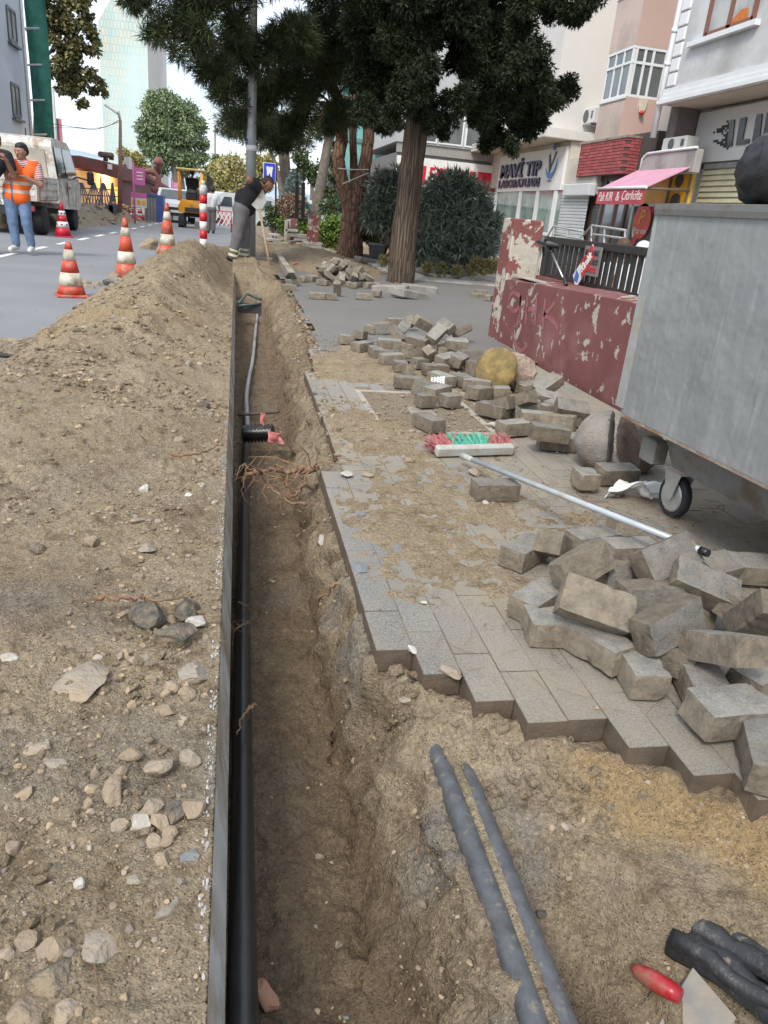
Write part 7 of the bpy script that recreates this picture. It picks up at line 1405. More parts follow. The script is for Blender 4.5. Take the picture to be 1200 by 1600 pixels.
# --- tyres etc
TYRE = M('tyre', (.018, .018, .019), .8, .25, 20); CARW = M('white_car_paint', (.66, .67, .67), .3, .04, 3); TRW = M('old_white_paint', (.57, .56, .53), .5, .08, 3, dirt=(.28, .19, .12), dirt_amt=.42, dscale=4.5); DARKM = M('dark_underbody', (.03, .03, .03), .7); LENS = M('headlight_lens', (.5, .52, .54), .15, .1); CARG = glass_mat('car_glass', (.06, .075, .085), .05)
def wheel(t, c, r, w, rot):
    wh = MB().lathe([(r*.7, -w/2), (r*.95, -w/2), (r, -w*.3), (r, w*.3), (r*.95, w/2), (r*.7, w/2)], c, 22, rot=rot).build('wheel', TYRE, t)
    MB().lathe([(r*.2, -w*.4), (r*.66, -w*.42), (r*.70, -w*.3), (r*.70, w*.3), (r*.66, w*.42), (r*.2, w*.4)], c, 16, rot=rot).build('rim', M('steel_rim', (.33, .33, .33), .45, .15, 8, .5), wh)
# --- white crew truck seen from its rear right corner; local frame: +Y forward, +X right
tp = at(68, 369, -.1); ta = -.02; tk = thing('pickup_truck', 'old white crew cab truck with rusty drop sides parked at the left', 'truck', (tp.x-.95, tp.y, -.1), ta)
W2 = .95
MB().box((0, 2.1, .52), (1.2, 4.6, .16)).build('chassis', DARKM, tk)
for s in (-1, 1):
    for y in (.55, 3.9): wheel(tk, (s*.78, y, .33), .33, .26, (0, R(90), 0))
# bed: floor and ribbed drop sides
MB().box((0, .85, .80), (1.86, 1.85, .06)).build('bed_floor', TRW, tk)
def dropside(c, L, Hh, ax, nm):
    b = MB(); s = (L, .035, Hh) if ax == 0 else (.035, L, Hh); b.box(c, s, bev=.008); o = b.build(nm, TRW, tk); r = MB()
    for k in range(3): r.box(Vector(c)+Vector((0 if ax == 0 else math.copysign(.022, c[0]), 0 if ax else -.022, -Hh*.3+k*Hh*.3)), (L*.94, .02, Hh*.14) if ax == 0 else (.02, L*.94, Hh*.14), bev=.006)
    r.build('pressed_rib', TRW, o)
dropside((0, -.06, 1.06), 1.82, .52, 0, 'tailgate'); dropside((W2-.0, .86, 1.06), 1.78, .52, 1, 'side_board'); dropside((-W2, .86, 1.06), 1.78, .52, 1, 'side_board')
for x in (-.93, .93): MB().box((x, -.06, 1.1), (.06, .06, .66), bev=.01).build('corner_post', M('rusty_post', (.25, .17, .12), .8, .3, 9), tk)
MB().box((0, -.14, .60), (1.7, .1, .14), bev=.02).build('bumper', DARKM, tk)
for s in (-1, 1): MB().box((s*.72, -.2, .60), (.26, .03, .10)).build('tail_lamp', M('tail_red', (.28, .03, .03), .4), tk)
text('lettering', '34 RK 617', .14, INK, Vector((0, 0, 0)), (1, 0, 0), (0, 0, 1), MB().box((0, -.2, .70), (.5, .015, .12)).build('number_plate', WH, tk), ext=.004); bpy.data.objects['number_plate'].children[0].matrix_local = Matrix.Translation((0, -.21, .70)) @ Matrix.Rotation(R(90), 4, 'X')
# cab: profile (y, z) extruded across the width with tumblehome
prof = [(1.85, .72), (1.85, 1.25), (1.90, 2.05), (2.0, 2.22), (2.2, 2.27), (3.75, 2.25), (3.95, 2.15), (4.42, 1.35), (4.50, 1.2), (4.52, .62), (4.2, .55), (1.95, .60)]
def xw(z): return W2-.0-max(0, z-1.25)*.14
n = len(prof); MB().add([(-xw(z), y, z) for y, z in prof]+[(xw(z), y, z) for y, z in prof], [tuple(range(n))[::-1], tuple(range(n, 2*n))]+[(i, (i+1) % n, n+(i+1) % n, n+i) for i in range(n)]).build('cab', TRW, tk)
MB().prism([(-.72, 1.845, 1.32), (.72, 1.845, 1.32), (.66, 1.885, 1.98), (-.66, 1.885, 1.98)], (0, -.022, 0)).build('rear_window', glass_mat('truck_rear_glass', (.34, .30, .22), .04), tk)  # yellowish sky reflection is put into the glass colour
sd = MB(); gl = MB()
for y0, y1, yt0, yt1 in ((2.02, 2.82, 2.08, 2.82), (2.95, 4.2, 2.95, 3.85)):
    for s in (-1, 1):
        q = [(s*(xw(1.36)+.001), y0, 1.36), (s*(xw(1.36)+.001), y1, 1.36), (s*(xw(2.06)+.001), yt1, 2.06), (s*(xw(2.06)+.001), yt0, 2.06)]; MB().prism(q, (s*.012, 0, 0)).build('side_window', CARG, tk)
MB().prism([(-.78, 4.0, 2.08), (.78, 4.0, 2.08), (.85, 4.44, 1.36), (-.85, 4.44, 1.36)], (0, .015, .01)).build('windscreen', CARG, tk)
for s in (-1, 1):
    d = MB().box((s*(W2+.006), 3.5, .98), (.02, 1.15, .60), bev=.006).build('door', TRW, tk); MB().box((s*(W2+.02), 3.05, 1.12), (.02, .14, .04)).build('handle', DARKM, d)
    MB().tube([(s*W2, 4.2, 1.42), (s*(W2+.28), 4.3, 1.36)], .022, 6).build('mirror_arm', BLK, tk); MB().box((s*(W2+.34), 4.3, 1.42), (.19, .09, .36), bev=.04).build('mirror', BLK, tk)
for s in (-1, 1): MB().tube([(s*.55-.3, 1.9, 2.25), (s*.55-.3, 1.92, 2.42)], .014, 5).build('aerial_stub', DARKM, tk)
# --- white hatchback facing the viewer
def hatch(loc, rz, label, paint, van=False):
    t = thing('parked_car', label, 'car', loc, rz); w = .87
    pr = [(-2.05, .30), (-2.08, .62), (-2.0, .82), (-1.2, .98), (-.62, 1.42), (-.2, 1.48), (1.2, 1.46), (1.75, 1.15), (2.0, .95), (2.05, .45), (1.9, .28)] if not van else [(-2.3, .32), (-2.35, .8), (-2.2, 1.02), (-1.7, 1.25), (-1.2, 1.82), (-.9, 1.9), (2.1, 1.9), (2.25, 1.7), (2.3, .45), (2.2, .32)]
    tw = lambda z: w-max(0, z-.95)*(.30 if not van else .15); n = len(pr); MB().add([(-tw(z), y, z) for y, z in pr]+[(tw(z), y, z) for y, z in pr], [tuple(range(n))[::-1], tuple(range(n, 2*n))]+[(i, (i+1) % n, n+(i+1) % n, n+i) for i in range(n)]).build('body', paint, t)
    for s in (-1, 1):
        for y in (-1.3, 1.35): wheel(t, (s*(w-.09), y, .31), .31, .2, (0, R(90), 0))
    if not van:
        MB().prism([(-.72, -1.16, 1.02), (.72, -1.16, 1.02), (.60, -.66, 1.40), (-.60, -.66, 1.40)], (0, -.012, .014)).build('windscreen', CARG, t)
        for s in (-1, 1): MB().prism([(s*(tw(1.02)+.0), -.85, 1.02), (s*(tw(1.02)), 1.5, 1.02), (s*tw(1.38), 1.1, 1.38), (s*tw(1.38), -.5, 1.38)], (s*.01, 0, 0)).build('side_window', CARG, t)
        for s in (-1, 1): MB().prism([(s*.42, -2.06, .70), (s*.80, -2.0, .72), (s*.82, -1.93, .84), (s*.50, -2.05, .78)], (0, -.03, .01)).build('headlight', LENS, t); MB().box((s*.93, -.75, 1.02), (.14, .08, .11), bev=.03).build('mirror', paint, t)
        MB().box((0, -2.085, .62), (.7, .03, .12), bev=.01).build('grille', DARKM, t); MB().box((0, -2.085, .38), (1.2, .03, .16), bev=.01).build('lower_grille', DARKM, t); MB().box((0, -2.11, .5), (.5, .02, .11)).build('number_plate', WH, t)
    else:
        for s in (-1, 1):
            for y0, y1 in ((-1.3, -.5), (-.35, .75), (.9, 2.05)): MB().prism([(s*tw(1.2), y0, 1.2), (s*tw(1.2), y1, 1.2), (s*tw(1.68), y1, 1.68), (s*tw(1.68), y0+(.35 if y0 < -1 else 0), 1.68)], (s*.012, 0, 0)).build('side_window', CARG, t)
        MB().prism([(-.72, -1.68, 1.28), (.72, -1.68, 1.28), (.66, -1.25, 1.78), (-.66, -1.25, 1.78)], (0, -.012, .012)).build('windscreen', CARG, t); MB().prism([(-.68, 2.29, 1.2), (.68, 2.29, 1.2), (.64, 2.26, 1.7), (-.64, 2.26, 1.7)], (0, .02, 0)).build('rear_window', CARG, t)
        for s in (-1, 1): MB().box((s*.68, -2.34, .85), (.26, .04, .16), bev=.01).build('headlight', LENS, t); MB().box((s*.76, 2.31, 1.0), (.12, .03, .4)).build('tail_lamp', M('tail_red', (.28,)*3), t)
    return t
p = atY(268, 342, 38); hatch((p.x, 38+2.1, -.1), R(6), 'white hatchback facing the viewer behind the yellow machine', CARW)
p = atY(362, 341, 43); hatch((p.x, 45, -.42), R(-58), 'white minibus with dark side windows behind the bent worker', CARW, True)
p = atY(420, 341, 48); hatch((p.x+2.0, 50, -.35), R(-80), 'second pale van beyond the tooth sign bushes', CARW, True)
p = atY(632, 345, 46); 
# --- yellow mini machine
ex = thing('mini_excavator', 'yellow mini excavator with an open canopy frame working down the road', 'excavator', at(300, 352, -.1)); ex.location = (at(308, 352, -.1).x, 34, -.1); YE = M('machine_yellow', (.70, .30, .012), .45, .1, 6, dirt=(.2, .14, .08), dirt_amt=.25)
for s in (-1, 1):
    MB().prism([(s*.55, -.8, .08), (s*.55, -.65, .0), (s*.55, .65, .0), (s*.55, .8, .1), (s*.55, .8, .32), (s*.55, .65, .42), (s*.55, -.65, .42), (s*.55, -.8, .32)], (-s*.24, 0, 0)).build('track', TYRE, ex)
MB().box((0, .0, .5), (.7, .9, .16)).build('turntable', DARKM, ex)
MB().prism([(-.52, -.75, .58), (.40, -.75, .58), (.40, -.82, .8), (.3, -.8, 1.06), (-.42, -.8, 1.06), (-.55, -.8, .8)], (0, 1.5, 0)).build('body', YE, ex); MB().box((.02, -.84, .70), (.6, .06, .16)).build('counterweight', DARKM, ex)
for x in (-.52, .42):
    for y in (-.62, .55): MB().tube([(x, y, 1.0), (x*1.0, y, 2.15)], .035, 6).build('canopy_post', YE, ex)
MB().box((-.05, 0, 2.2), (1.15, 1.45, .07), bev=.02).build('canopy_roof', M('canopy_cream', (.55, .42, .15), .5), ex); MB().box((-.05, .1, 1.2), (.46, .45, .3), bev=.04).build('seat', BLK, ex)
MB().tube([(.1, .8, .9), (.35, 1.5, 2.0), (.5, 2.2, 1.3)], [.10, .12, .09], 6).build('boom', YE, ex); MB().box((.5, -.98, .12), (.8, .05, .3), bev=.01).build('blade', GALD, ex); MB().tube([(.5, -.95, .2), (.4, -.6, .35)], .05, 5).build('blade_arm', GALD, ex)
MB().prism([(.50, -.5, 1.3), (.78, -.5, 1.25), (.84, -.5, 1.9), (.60, -.5, 2.12)], (0, .06, 0)).build('hanging_jacket', M('dark_cloth', (.035, .035, .04), .9), ex)
# --- red and white barrier
ba = thing('lattice_barrier', 'red and white plastic lattice barrier beside the white shirted man', 'barrier', at(344, 349, -.1)); p = atY(344, 337, 32.5); ba.location = (p.x, 32.5, -.1); mb = MB(); w_, z0, z1 = .34, .22, .72; m2 = MB()
for k in range(5): x = -w_+k*w_/2; m2.tube([(x-.1, 0, z0), (x+.16, 0, z1)], .028, 4); mb.tube([(x+.16, .02, z0), (x-.1, .02, z1)], .028, 4)
mb.build('red_lattice', M('barrier_red', (.6, .03, .04), .5), ba); m2.build('white_lattice', CW2, ba); mb = MB(); mb.tube([(-w_-.1, 0, 0), (-w_-.1, 0, z1+.05), (w_+.1, 0, z1+.05), (w_+.1, 0, 0)], .03, 6); mb.build('frame', M('barrier_red', (.6,)*3), ba)
# ================================================================== PEOPLE
def surface_nets(D, org, h):
    s = D < 0; nx, ny, nz = D.shape; acc = np.zeros((nx-1, ny-1, nz-1, 3)); cnt = np.zeros((nx-1, ny-1, nz-1))
    cs = [(a, b, c) for a in (0, 1) for b in (0, 1) for c in (0, 1)]
    sl = lambda o: tuple(slice(o[k], o[k]+D.shape[k]-1) for k in range(3))
    for a in cs:
        for ax in range(3):
            if a[ax] == 1: continue
            b = list(a); b[ax] = 1; A, B = D[sl(a)], D[sl(b)]; m = (A < 0) != (B < 0)
            t = np.where(m, A/np.where(m, A-B, 1), 0)
            for k in range(3): acc[..., k] += np.where(m, a[k]+(t if k == ax else 0), 0)
            cnt += m
    act = cnt > 0; idx = -np.ones(act.shape, int); idx[act] = np.arange(act.sum()); g = np.argwhere(act); V = (g+acc[act]/cnt[act][:, None])*h+org; Fs = []
    for ax in range(3):
        b, c = (ax+1) % 3, (ax+2) % 3; n = [0, 0, 0]; n[ax] = 1; S0 = s[tuple(slice(0, D.shape[k]-n[k]) for k in range(3))]; S1 = s[tuple(slice(n[k], D.shape[k]) for k in range(3))]
        e = np.argwhere(S0 != S1); e = e[(e[:, b] > 0) & (e[:, c] > 0) & (e[:, b] < D.shape[b]-1) & (e[:, c] < D.shape[c]-1)]; flip = S0[tuple(e.T)]
        def q(db, dc): w = e.copy(); w[:, b] -= db; w[:, c] -= dc; return idx[tuple(w.T)]
        f = np.stack([q(1, 1), q(0, 1), q(0, 0), q(1, 0)], 1); f[~flip] = f[~flip][:, ::-1]; Fs.append(f)
    return V, np.concatenate(Fs)
def sdf_mesh(name, prims, mats, h=.012, k=.02, grow=0.):
    """prims: (a, b, ra, rb, material, [squash vector]) tapered capsules blended into ONE skin"""
    P = [(np.array(p[0], float), np.array(p[1], float), p[2]+grow, p[3]+grow, p[4] if len(p) > 4 else 0) for p in prims]
    lo = np.min([np.minimum(a, b)-max(r, q) for a, b, r, q, _ in P], 0)-3*h; hi = np.max([np.maximum(a, b)+max(r, q) for a, b, r, q, _ in P], 0)+3*h
    n = np.ceil((hi-lo)/h).astype(int)+1; D = np.full(n, 1.); Lb = np.zeros(n, np.int8); best = np.full(n, 9.)
    ax = [lo[i]+np.arange(n[i])*h for i in range(3)]
    for a, b, ra, rb, m in P:
        mg = max(ra, rb)+.06; i0 = np.maximum(0, ((np.minimum(a, b)-mg-lo)/h).astype(int)); i1 = np.minimum(n, ((np.maximum(a, b)+mg-lo)/h).astype(int)+2); S = tuple(slice(i0[i], i1[i]) for i in range(3))
        X, Y, Z = np.meshgrid(*[ax[i][S[i]] for i in range(3)], indexing='ij'); d = b-a; L = max(1e-9, d.dot(d)); px_, py_, pz_ = X-a[0], Y-a[1], Z-a[2]
        t = np.clip((px_*d[0]+py_*d[1]+pz_*d[2])/L, 0, 1); dist = np.sqrt((px_-t*d[0])**2+(py_-t*d[1])**2+(pz_-t*d[2])**2)-(ra+(rb-ra)*t)
        w = D[S]; kk = min(k, max(ra, rb)*.8); hh = np.clip(.5+.5*(w-dist)/kk, 0, 1); D[S] = w*(1-hh)+dist*hh-kk*hh*(1-hh)
        bb_ = best[S]; Lb[S] = np.where(dist < bb_, m, Lb[S]); best[S] = np.minimum(bb_, dist)
    V, Fc = surface_nets(D, lo, h); ce = ((V[Fc].mean(1)-lo)/h+.5).astype(int); ce = np.minimum(ce, n-1); mi = Lb[tuple(ce.T)]
    return npmesh(name, V, Fc, mats, True, mi)
SKIN = M('skin', (.34, .185, .125), .55, .08, 30); SKIND = M('skin_tan', (.27, .135, .085), .55, .08, 30); HAIR = M('black_hair', (.012, .010, .009), .6, .3, 60); JEANS = M('jeans', (.13, .20, .32), .9, .28, 9, bmp=.3); ORV = M('orange_vest', (.85, .13, .012), .7, .08, 12); REFL = M('reflective_band', (.50, .46, .38), .4, .08, 30); BLKT = M('black_tshirt', (.014, .014, .018), .9, .3, 10); GRYT = M('grey_work_trousers', (.135, .13, .135), .9, .2, 8, bmp=.4); WHS = M('white_shirt', (.62, .64, .67), .85, .08, 8); SHOE = M('dark_shoe', (.02, .02, .022), .6); SHOEW = M('white_shoe', (.62, .61, .58), .6)
def stripe_mat(name, a, b, sc):
    m, ns, ls, bs = new_mat(name); pos = ns.new('ShaderNodeTexCoord').outputs['Object']; w = nd(ns, 'ShaderNodeTexWave', Scale=sc, Distortion=.6); w.bands_direction = 'Z'; ls.new(pos, w.inputs['Vector']); ls.new(mixc(ns, ls, mrange(ns, ls, w.outputs['Fac'], .45, .55), a, b), bs.inputs['Base Color']); bs.inputs['Roughness'].default_value = .9; return m
STR = stripe_mat('red_striped_cotton', (.60, .55, .54), (.36, .03, .06), 11.)
V3 = lambda *a: np.array(a, float)
def hand(w, d, palm, curl=.5, s=1., thumb=None):
    """palm + four jointed unequal fingers + thumb from wrist w along d; palm = direction the palm faces"""
    d = V3(*d); d /= np.linalg.norm(d); pm = V3(*palm); pm -= d*pm.dot(d); pm /= np.linalg.norm(pm); sd = np.cross(d, pm); r = []; w = V3(*w)
    for u in (-.028, -.009, .010, .028): r.append((w+sd*u*.6*s, w+d*.085*s+sd*u*s, .016*s, .013*s, 0))
    for u, l in ((-.031, .062), (-.011, .078), (.010, .084), (.030, .074)):
        a = w+d*.085*s+sd*u*s; d1 = d*math.cos(curl)+pm*math.sin(curl); d2 = d*math.cos(curl*2.1)+pm*math.sin(curl*2.1); m = a+d1*l*.55*s+sd*u*.08; r += [(a, m, .0105*s, .0098*s, 0), (m, m+d2*l*.5*s, .0098*s, .008*s, 0)]
    t0 = w+d*.03*s+sd*.028*s; t1 = t0+(d*.6+sd*.65+pm*.35)*.045*s; r += [(t0, t1, .0135*s, .011*s, 0), (t1, t1+(d*.8+pm*.6)*.032*s, .011*s, .009*s, 0)]
    return r
def head(c, fwd, up=(0, 0, 1), s=1.):
    """skull, jaw, nose, ears, brows, lips; returns body prims, hair prims, eye spots, lip spot"""
    f = V3(*fwd); f /= np.linalg.norm(f); u = V3(*up); u -= f*u.dot(f); u /= np.linalg.norm(u); sd = np.cross(f, u); c = V3(*c); q = lambda a, b, z: c+(f*a+sd*b+u*z)*s
    b = [(q(-.015, 0, .035), q(.01, 0, .03), .088*s, .085*s, 0), (q(.03, -.02, .0), q(.03, .02, .0), .062*s, .062*s, 0), (q(.045, -.012, -.06), q(.045, .012, -.06), .044*s, .044*s, 0), (q(.066, 0, -.088), q(.06, 0, -.08), .022*s, .026*s, 0), (q(.085, 0, .022), q(.108, 0, -.022), .011*s, .016*s, 0),
         (q(.0, .084, .01), q(-.008, .09, -.022), .016*s, .010*s, 0), (q(.0, -.084, .01), q(-.008, -.09, -.022), .016*s, .010*s, 0), (q(.078, -.035, .033), q(.078, .035, .033), .016*s, .016*s, 0), (q(.086, -.016, -.055), q(.086, .016, -.055), .010*s, .010*s, 0)]
    hr = [(q(-.03, 0, .06), q(.0, 0, .068), .090*s, .080*s, 0), (q(-.05, -.03, .01), q(-.05, .03, .01), .062*s, .062*s, 0), (q(.04, -.03, .105), q(.04, .03, .105), .020*s, .020*s, 0), (q(-.01, .07, .04), q(-.03, .07, .0), .028*s, .022*s, 0), (q(-.01, -.07, .04), q(-.03, -.07, .0), .028*s, .022*s, 0)]
    eyes = MB()
    for s2 in (-1, 1): eyes.lathe([(.001, -.006), (.009*s, 0), (.001, .006)], q(.087, s2*.03, .012), 8); eyes.box(q(.093, s2*.031, .036), (.012*s, .034*s if abs(f[0]) > .7 else .012, .008*s) if abs(f[0]) > .7 else (.034*s, .012, .008*s))
    lips = MB().box(q(.096, 0, -.055), (.008, .036*s, .007*s) if abs(f[0]) > .7 else (.036*s, .008, .007*s)); return b, hr, eyes, lips
DARKI = M('iris_dark', (.02, .014, .01), .4); LIPM = M('lips', (.27, .10, .085), .5)
def person(label, base, layers, eyes=None, lips=None, group=None):
    """layers: (part name, prims, materials, h, grow) in world coordinates"""
    t = thing('person', label, 'person', base, 0, group); o = np.array(base, float)
    for nm, pr, mt, h, g in layers: link(nm, sdf_mesh(nm, [(V3(*p[0])-o, V3(*p[1])-o)+tuple(p[2:]) for p in pr], mt, h, .022, g), t)
    if eyes: eyes.build('eyes', DARKI, t, w=True)
    if lips: lips.build('mouth', LIPM, t, w=True)
    return t
def J(px, py, Y, dy=0.): return V3(*atY(px, py, Y))+V3(0, dy, 0)
def limb(*pts): return [(pts[i][0], pts[i+1][0], pts[i][1], pts[i+1][1], 0) for i in range(len(pts)-1)]
# --- man in orange vest looking at the phone (faces left and toward us)
Yp = 14.6; fz = -.1; b0 = atY(33, 385, Yp); hd = J(33, 238, Yp); hb, hh, ey, lp_ = head(hd, (-.45, -.88, -.12), (0, 0, 1), 1.02)
nk = hd+V3(.01, .02, -.1); sL, sR = nk+V3(-.20, -.02, -.09), nk+V3(.20, .03, -.09); pel = V3(b0.x+.0, Yp, .86); hL, hR = pel+V3(-.10, -.02, -.02), pel+V3(.10, .02, -.02)
kL, kR = V3(b0.x-.09, Yp-.04, .42), V3(b0.x+.13, Yp-.02, .42); aL, aR = V3(b0.x-.07, Yp-.02, .02), V3(b0.x+.165, Yp+.02, .02)
eR = sR+V3(.07, -.10, -.29); wR = eR+V3(-.22, -.14, .10); eL = sL+V3(-.06, .02, -.29); wL = eL+V3(.10, -.22, .12)
torso = [(nk+V3(0, 0, -.06), nk+V3(0, 0, .06), .062, .056, 0), (sL+V3(.06, 0, 0), sR-V3(.06, 0, 0), .085, .085, 0), (sL+V3(.08, 0, -.08), pel+V3(-.06, 0, .1), .11, .10, 0), (sR+V3(-.08, 0, -.08), pel+V3(.06, 0, .1), .11, .10, 0), (pel+V3(-.06, 0, .02), pel+V3(.06, 0, .02), .12, .12, 0)]
armR = limb((sR, .062), (eR, .045), (wR, .031)); armL = limb((sL, .062), (eL, .045), (wL, .031)); legs = limb((hL, .095), (kL, .062), (aL+V3(0, 0, .06), .045))+limb((hR, .095), (kR, .062), (aR+V3(0, 0, .06), .045))
shoes = [(aL+V3(0, .05, .0), aL+V3(-.06, -.15, -.035), .05, .042, 0), (aR+V3(0, .05, 0), aR+V3(.01, -.17, -.035), .05, .042, 0)]
body = hb+torso+armR+armL+legs+hand(wR, (-.85, -.4, .1), (.0, .5, 1), .55)+hand(wL, (.8, -.5, .15), (0, .3, 1), .6)
vest = torso[1:4]; slv = limb((sR, .078), (sR+(eR-sR)*.62, .072))+limb((sL, .078), (sL+(eL-sL)*.62, .072))
person('young man in an orange vest and jeans looking up from his phone', tuple(b0), [('body', body, [SKIN], .009, 0), ('shirt', torso[1:]+slv, [STR], .011, .008), ('jeans', legs+[torso[4]], [JEANS], .011, .022), ('shoe', shoes, [SHOEW], .010, 0), ('hair', hh, [HAIR], .009, .004)], ey, lp_)
pv = bpy.data.objects[[o.name for o in COL.objects if o.get('label', '').startswith('young man in an orange')][0]]; o_ = np.array(tuple(b0))
me = sdf_mesh('vest', [(V3(*p[0])-o_, V3(*p[1])-o_)+tuple(p[2:]) for p in [torso[2], torso[3], (sL+V3(.05, 0, .01), sL+V3(.08, 0, -.1), .09, .11), (sR+V3(-.05, 0, .01), sR+V3(-.08, 0, -.1), .09, .11), (pel+V3(-.07, 0, .1), pel+V3(.07, 0, .1), .115, .115), (pel+V3(-.07, 0, -.02), pel+V3(.07, 0, -.02), .125, .125)]], [ORV, REFL], .010, .022, .026)
# open front showing the striped shirt, and two reflective hoops
N = len(me.polygons); ce = np.zeros(N*3, np.float32); me.polygons.foreach_get('center', ce); ce = ce.reshape(-1, 3); z = ce[:, 2]; zt = float(sL[2]-o_[2]); zb_ = float(pel[2]-o_[2])
mi = ((np.abs(z-(zb_+.06)) < .028) | (np.abs(z-(zb_+.19)) < .028)).astype(np.int32); me.polygons.foreach_set('material_index', mi)
import bmesh
bm = bmesh.new(); bm.from_mesh(me); fx = float(pel[0]-o_[0])-.03
dl = [f for f in bm.faces if (f.calc_center_median().y < -.06 and abs(f.calc_center_median().x-fx) < .018+max(0, (f.calc_center_median().z-zb_-.1))*.12) or f.calc_center_median().z > zt+.075]
bmesh.ops.delete(bm, geom=dl, context='FACES'); bm.to_mesh(me); bm.free(); link('vest', me, pv)
pb_ = wR+V3(-.13, -.07, .05); ph_ = MB().box((0, 0, 0), (.15, .07, .012), (.3, .1, .4), bev=.004).build('phone', BLK); ph_.location = tuple(pb_); tag(ph_, 'dark phone held flat by the man in the orange vest', 'phone')
# --- man in black cut by the left edge
Yq = 14.4; b1 = atY(-22, 384, Yq); hd = J(-8, 222, Yq); hb, hh, ey, lp_ = head(hd, (.6, -.7, -.35), (0, 0, 1), 1.02); nk = hd+V3(-.02, .02, -.1); sL, sR = nk+V3(-.2, .03, -.09), nk+V3(.19, -.03, -.09); pel = V3(b1.x, Yq, .87)
eR = sR+V3(.10, -.06, -.30); wR = eR+V3(-.06, -.16, .22); eL = sL+V3(-.05, 0, -.3); wL = eL+V3(.08, -.15, -.15); k1, k2 = pel+V3(-.1, -.03, -.45), pel+V3(.10, -.03, -.45); a1, a2 = V3(b1.x-.12, Yq, .02), V3(b1.x+.13, Yq-.05, .02)
torso = [(nk+V3(0, 0, -.06), nk+V3(0, 0, .06), .062, .056, 0), (sL+V3(.06, 0, 0), sR-V3(.06, 0, 0), .085, .085, 0), (sL+V3(.08, 0, -.08), pel+V3(-.06, 0, .1), .11, .10, 0), (sR+V3(-.08, 0, -.08), pel+V3(.06, 0, .1), .11, .10, 0), (pel+V3(-.06, 0, .02), pel+V3(.06, 0, .02), .12, .12, 0)]
legs = limb((pel+V3(-.1, 0, 0), .095), (k1, .062), (a1+V3(0, 0, .06), .045))+limb((pel+V3(.1, 0, 0), .095), (k2, .062), (a2+V3(0, 0, .06), .045)); arms = limb((sR, .062), (eR, .046), (wR, .031))+limb((sL, .062), (eL, .045), (wL, .031))
person('man in black T-shirt and grey trousers cut off by the left edge', tuple(b1), [('body', hb+torso+legs+arms+hand(wR, (-.3, -.4, .8), (-.8, 0, .2), .7)+hand(wL, (0, -.3, -.9), (1, 0, 0), .4), [SKIND], .010, 0), ('t_shirt', torso[1:4]+limb((sR, .075), (sR+(eR-sR)*.6, .068))+limb((sL, .075), (sL+(eL-sL)*.6, .068))+[(pel+V3(-.06, 0, .1), pel+V3(.06, 0, .1), .115, .115)], [BLKT], .011, .012), ('trousers', legs+[torso[4]], [M('pale_grey_trousers', (.20, .20, .205), .9, .2, 8)], .011, .02), ('shoe', [(a1+V3(0, .05, 0), a1+V3(0, -.17, -.035), .05, .04, 0), (a2+V3(0, .05, 0), a2+V3(.09, -.15, -.035), .05, .042, 0)], [SHOEW], .010, 0), ('hair', hh, [HAIR], .009, .004)], ey, lp_)
# --- worker bent over, leaning on the spade (side view, facing right)
Yw = ly-.55; G = J(372, 408, Yw); S_ = Yw*.93/FPX
hip = J(379, 328, Yw); hd = J(417, 289, Yw); hb, hh, ey, lp_ = head(hd, (.72, -.05, -.70), (.70, 0, .72), 1.05); sh = J(400, 290, Yw); nk = sh+(hd-sh)*.62
sN, sF = sh+V3(0, -.19, -.02), sh+V3(.02, .19, .03); hN, hF = hip+V3(-.02, -.11, 0), hip+V3(0, .11, .02); kN, kF = J(371, 368, Yw, -.12), J(383, 368, Yw, .14); aN, aF = J(363, 404, Yw, -.12), J(381, 404, Yw, .14)
eN = J(389, 281, Yw, -.30); wN = J(402, 305, Yw, -.12); eF = J(381, 296, Yw, .34); wF = J(404, 309, Yw, .05)
tor = [(sN+V3(-.02, .07, -.02), sF+V3(-.02, -.07, -.02), .09, .09, 0), (sN+V3(-.05, .09, -.05), hN+V3(.02, .03, .05), .125, .12, 0), (sF+V3(-.05, -.09, -.05), hF+V3(.02, -.03, .05), .125, .12, 0), (sh+V3(-.2, 0, -.22), hip+V3(.08, 0, .05), .15, .14, 0), (hN+V3(0, .05, 0), hF+V3(0, -.05, 0), .135, .135, 0), (sh+V3(.0, 0, .02), nk, .068, .062, 0), (nk, hd, .06, .055, 0)]
legs = limb((hN, .115), (kN, .075), (aN+V3(0, 0, .05), .052))+limb((hF, .115), (kF, .075), (aF+V3(0, 0, .05), .052)); arms = limb((sN, .07), (eN, .052), (wN, .034))+limb((sF, .07), (eF, .05), (wF, .034))
GLV = M('orange_glove', (.55, .26, .03), .8, .2, 20); hN_ = hand(wN, (.8, .1, -.5), (-.3, .2, -.9), .75, 1.15)
wk = person('worker in black T-shirt and grey trousers bent over beside the pole', tuple(G), [('body', hb+tor+legs+arms+hN_+hand(wF, (.8, -.2, -.4), (-.3, -.2, -.9), .75), [SKIND], .010, 0), ('t_shirt', tor[:4]+limb((sN, .09), (sN+(eN-sN)*.45, .08))+limb((sF, .09), (sF+(eF-sF)*.45, .08)), [BLKT], .011, .014), ('trousers', legs+[tor[4]], [GRYT], .011, .024), ('glove', hN_, [GLV], .008, .006), ('boot', [(aN+V3(-.05, 0, .02), aN+V3(.13, -.03, -.04), .055, .046, 0), (aF+V3(-.05, 0, .02), aF+V3(.13, -.03, -.04), .055, .046, 0)], [SHOE], .010, 0), ('cropped_hair', hh[:2], [M('cropped_hair', (.06, .035, .025), .7, .2, 60)], .010, -.005)], None, None)
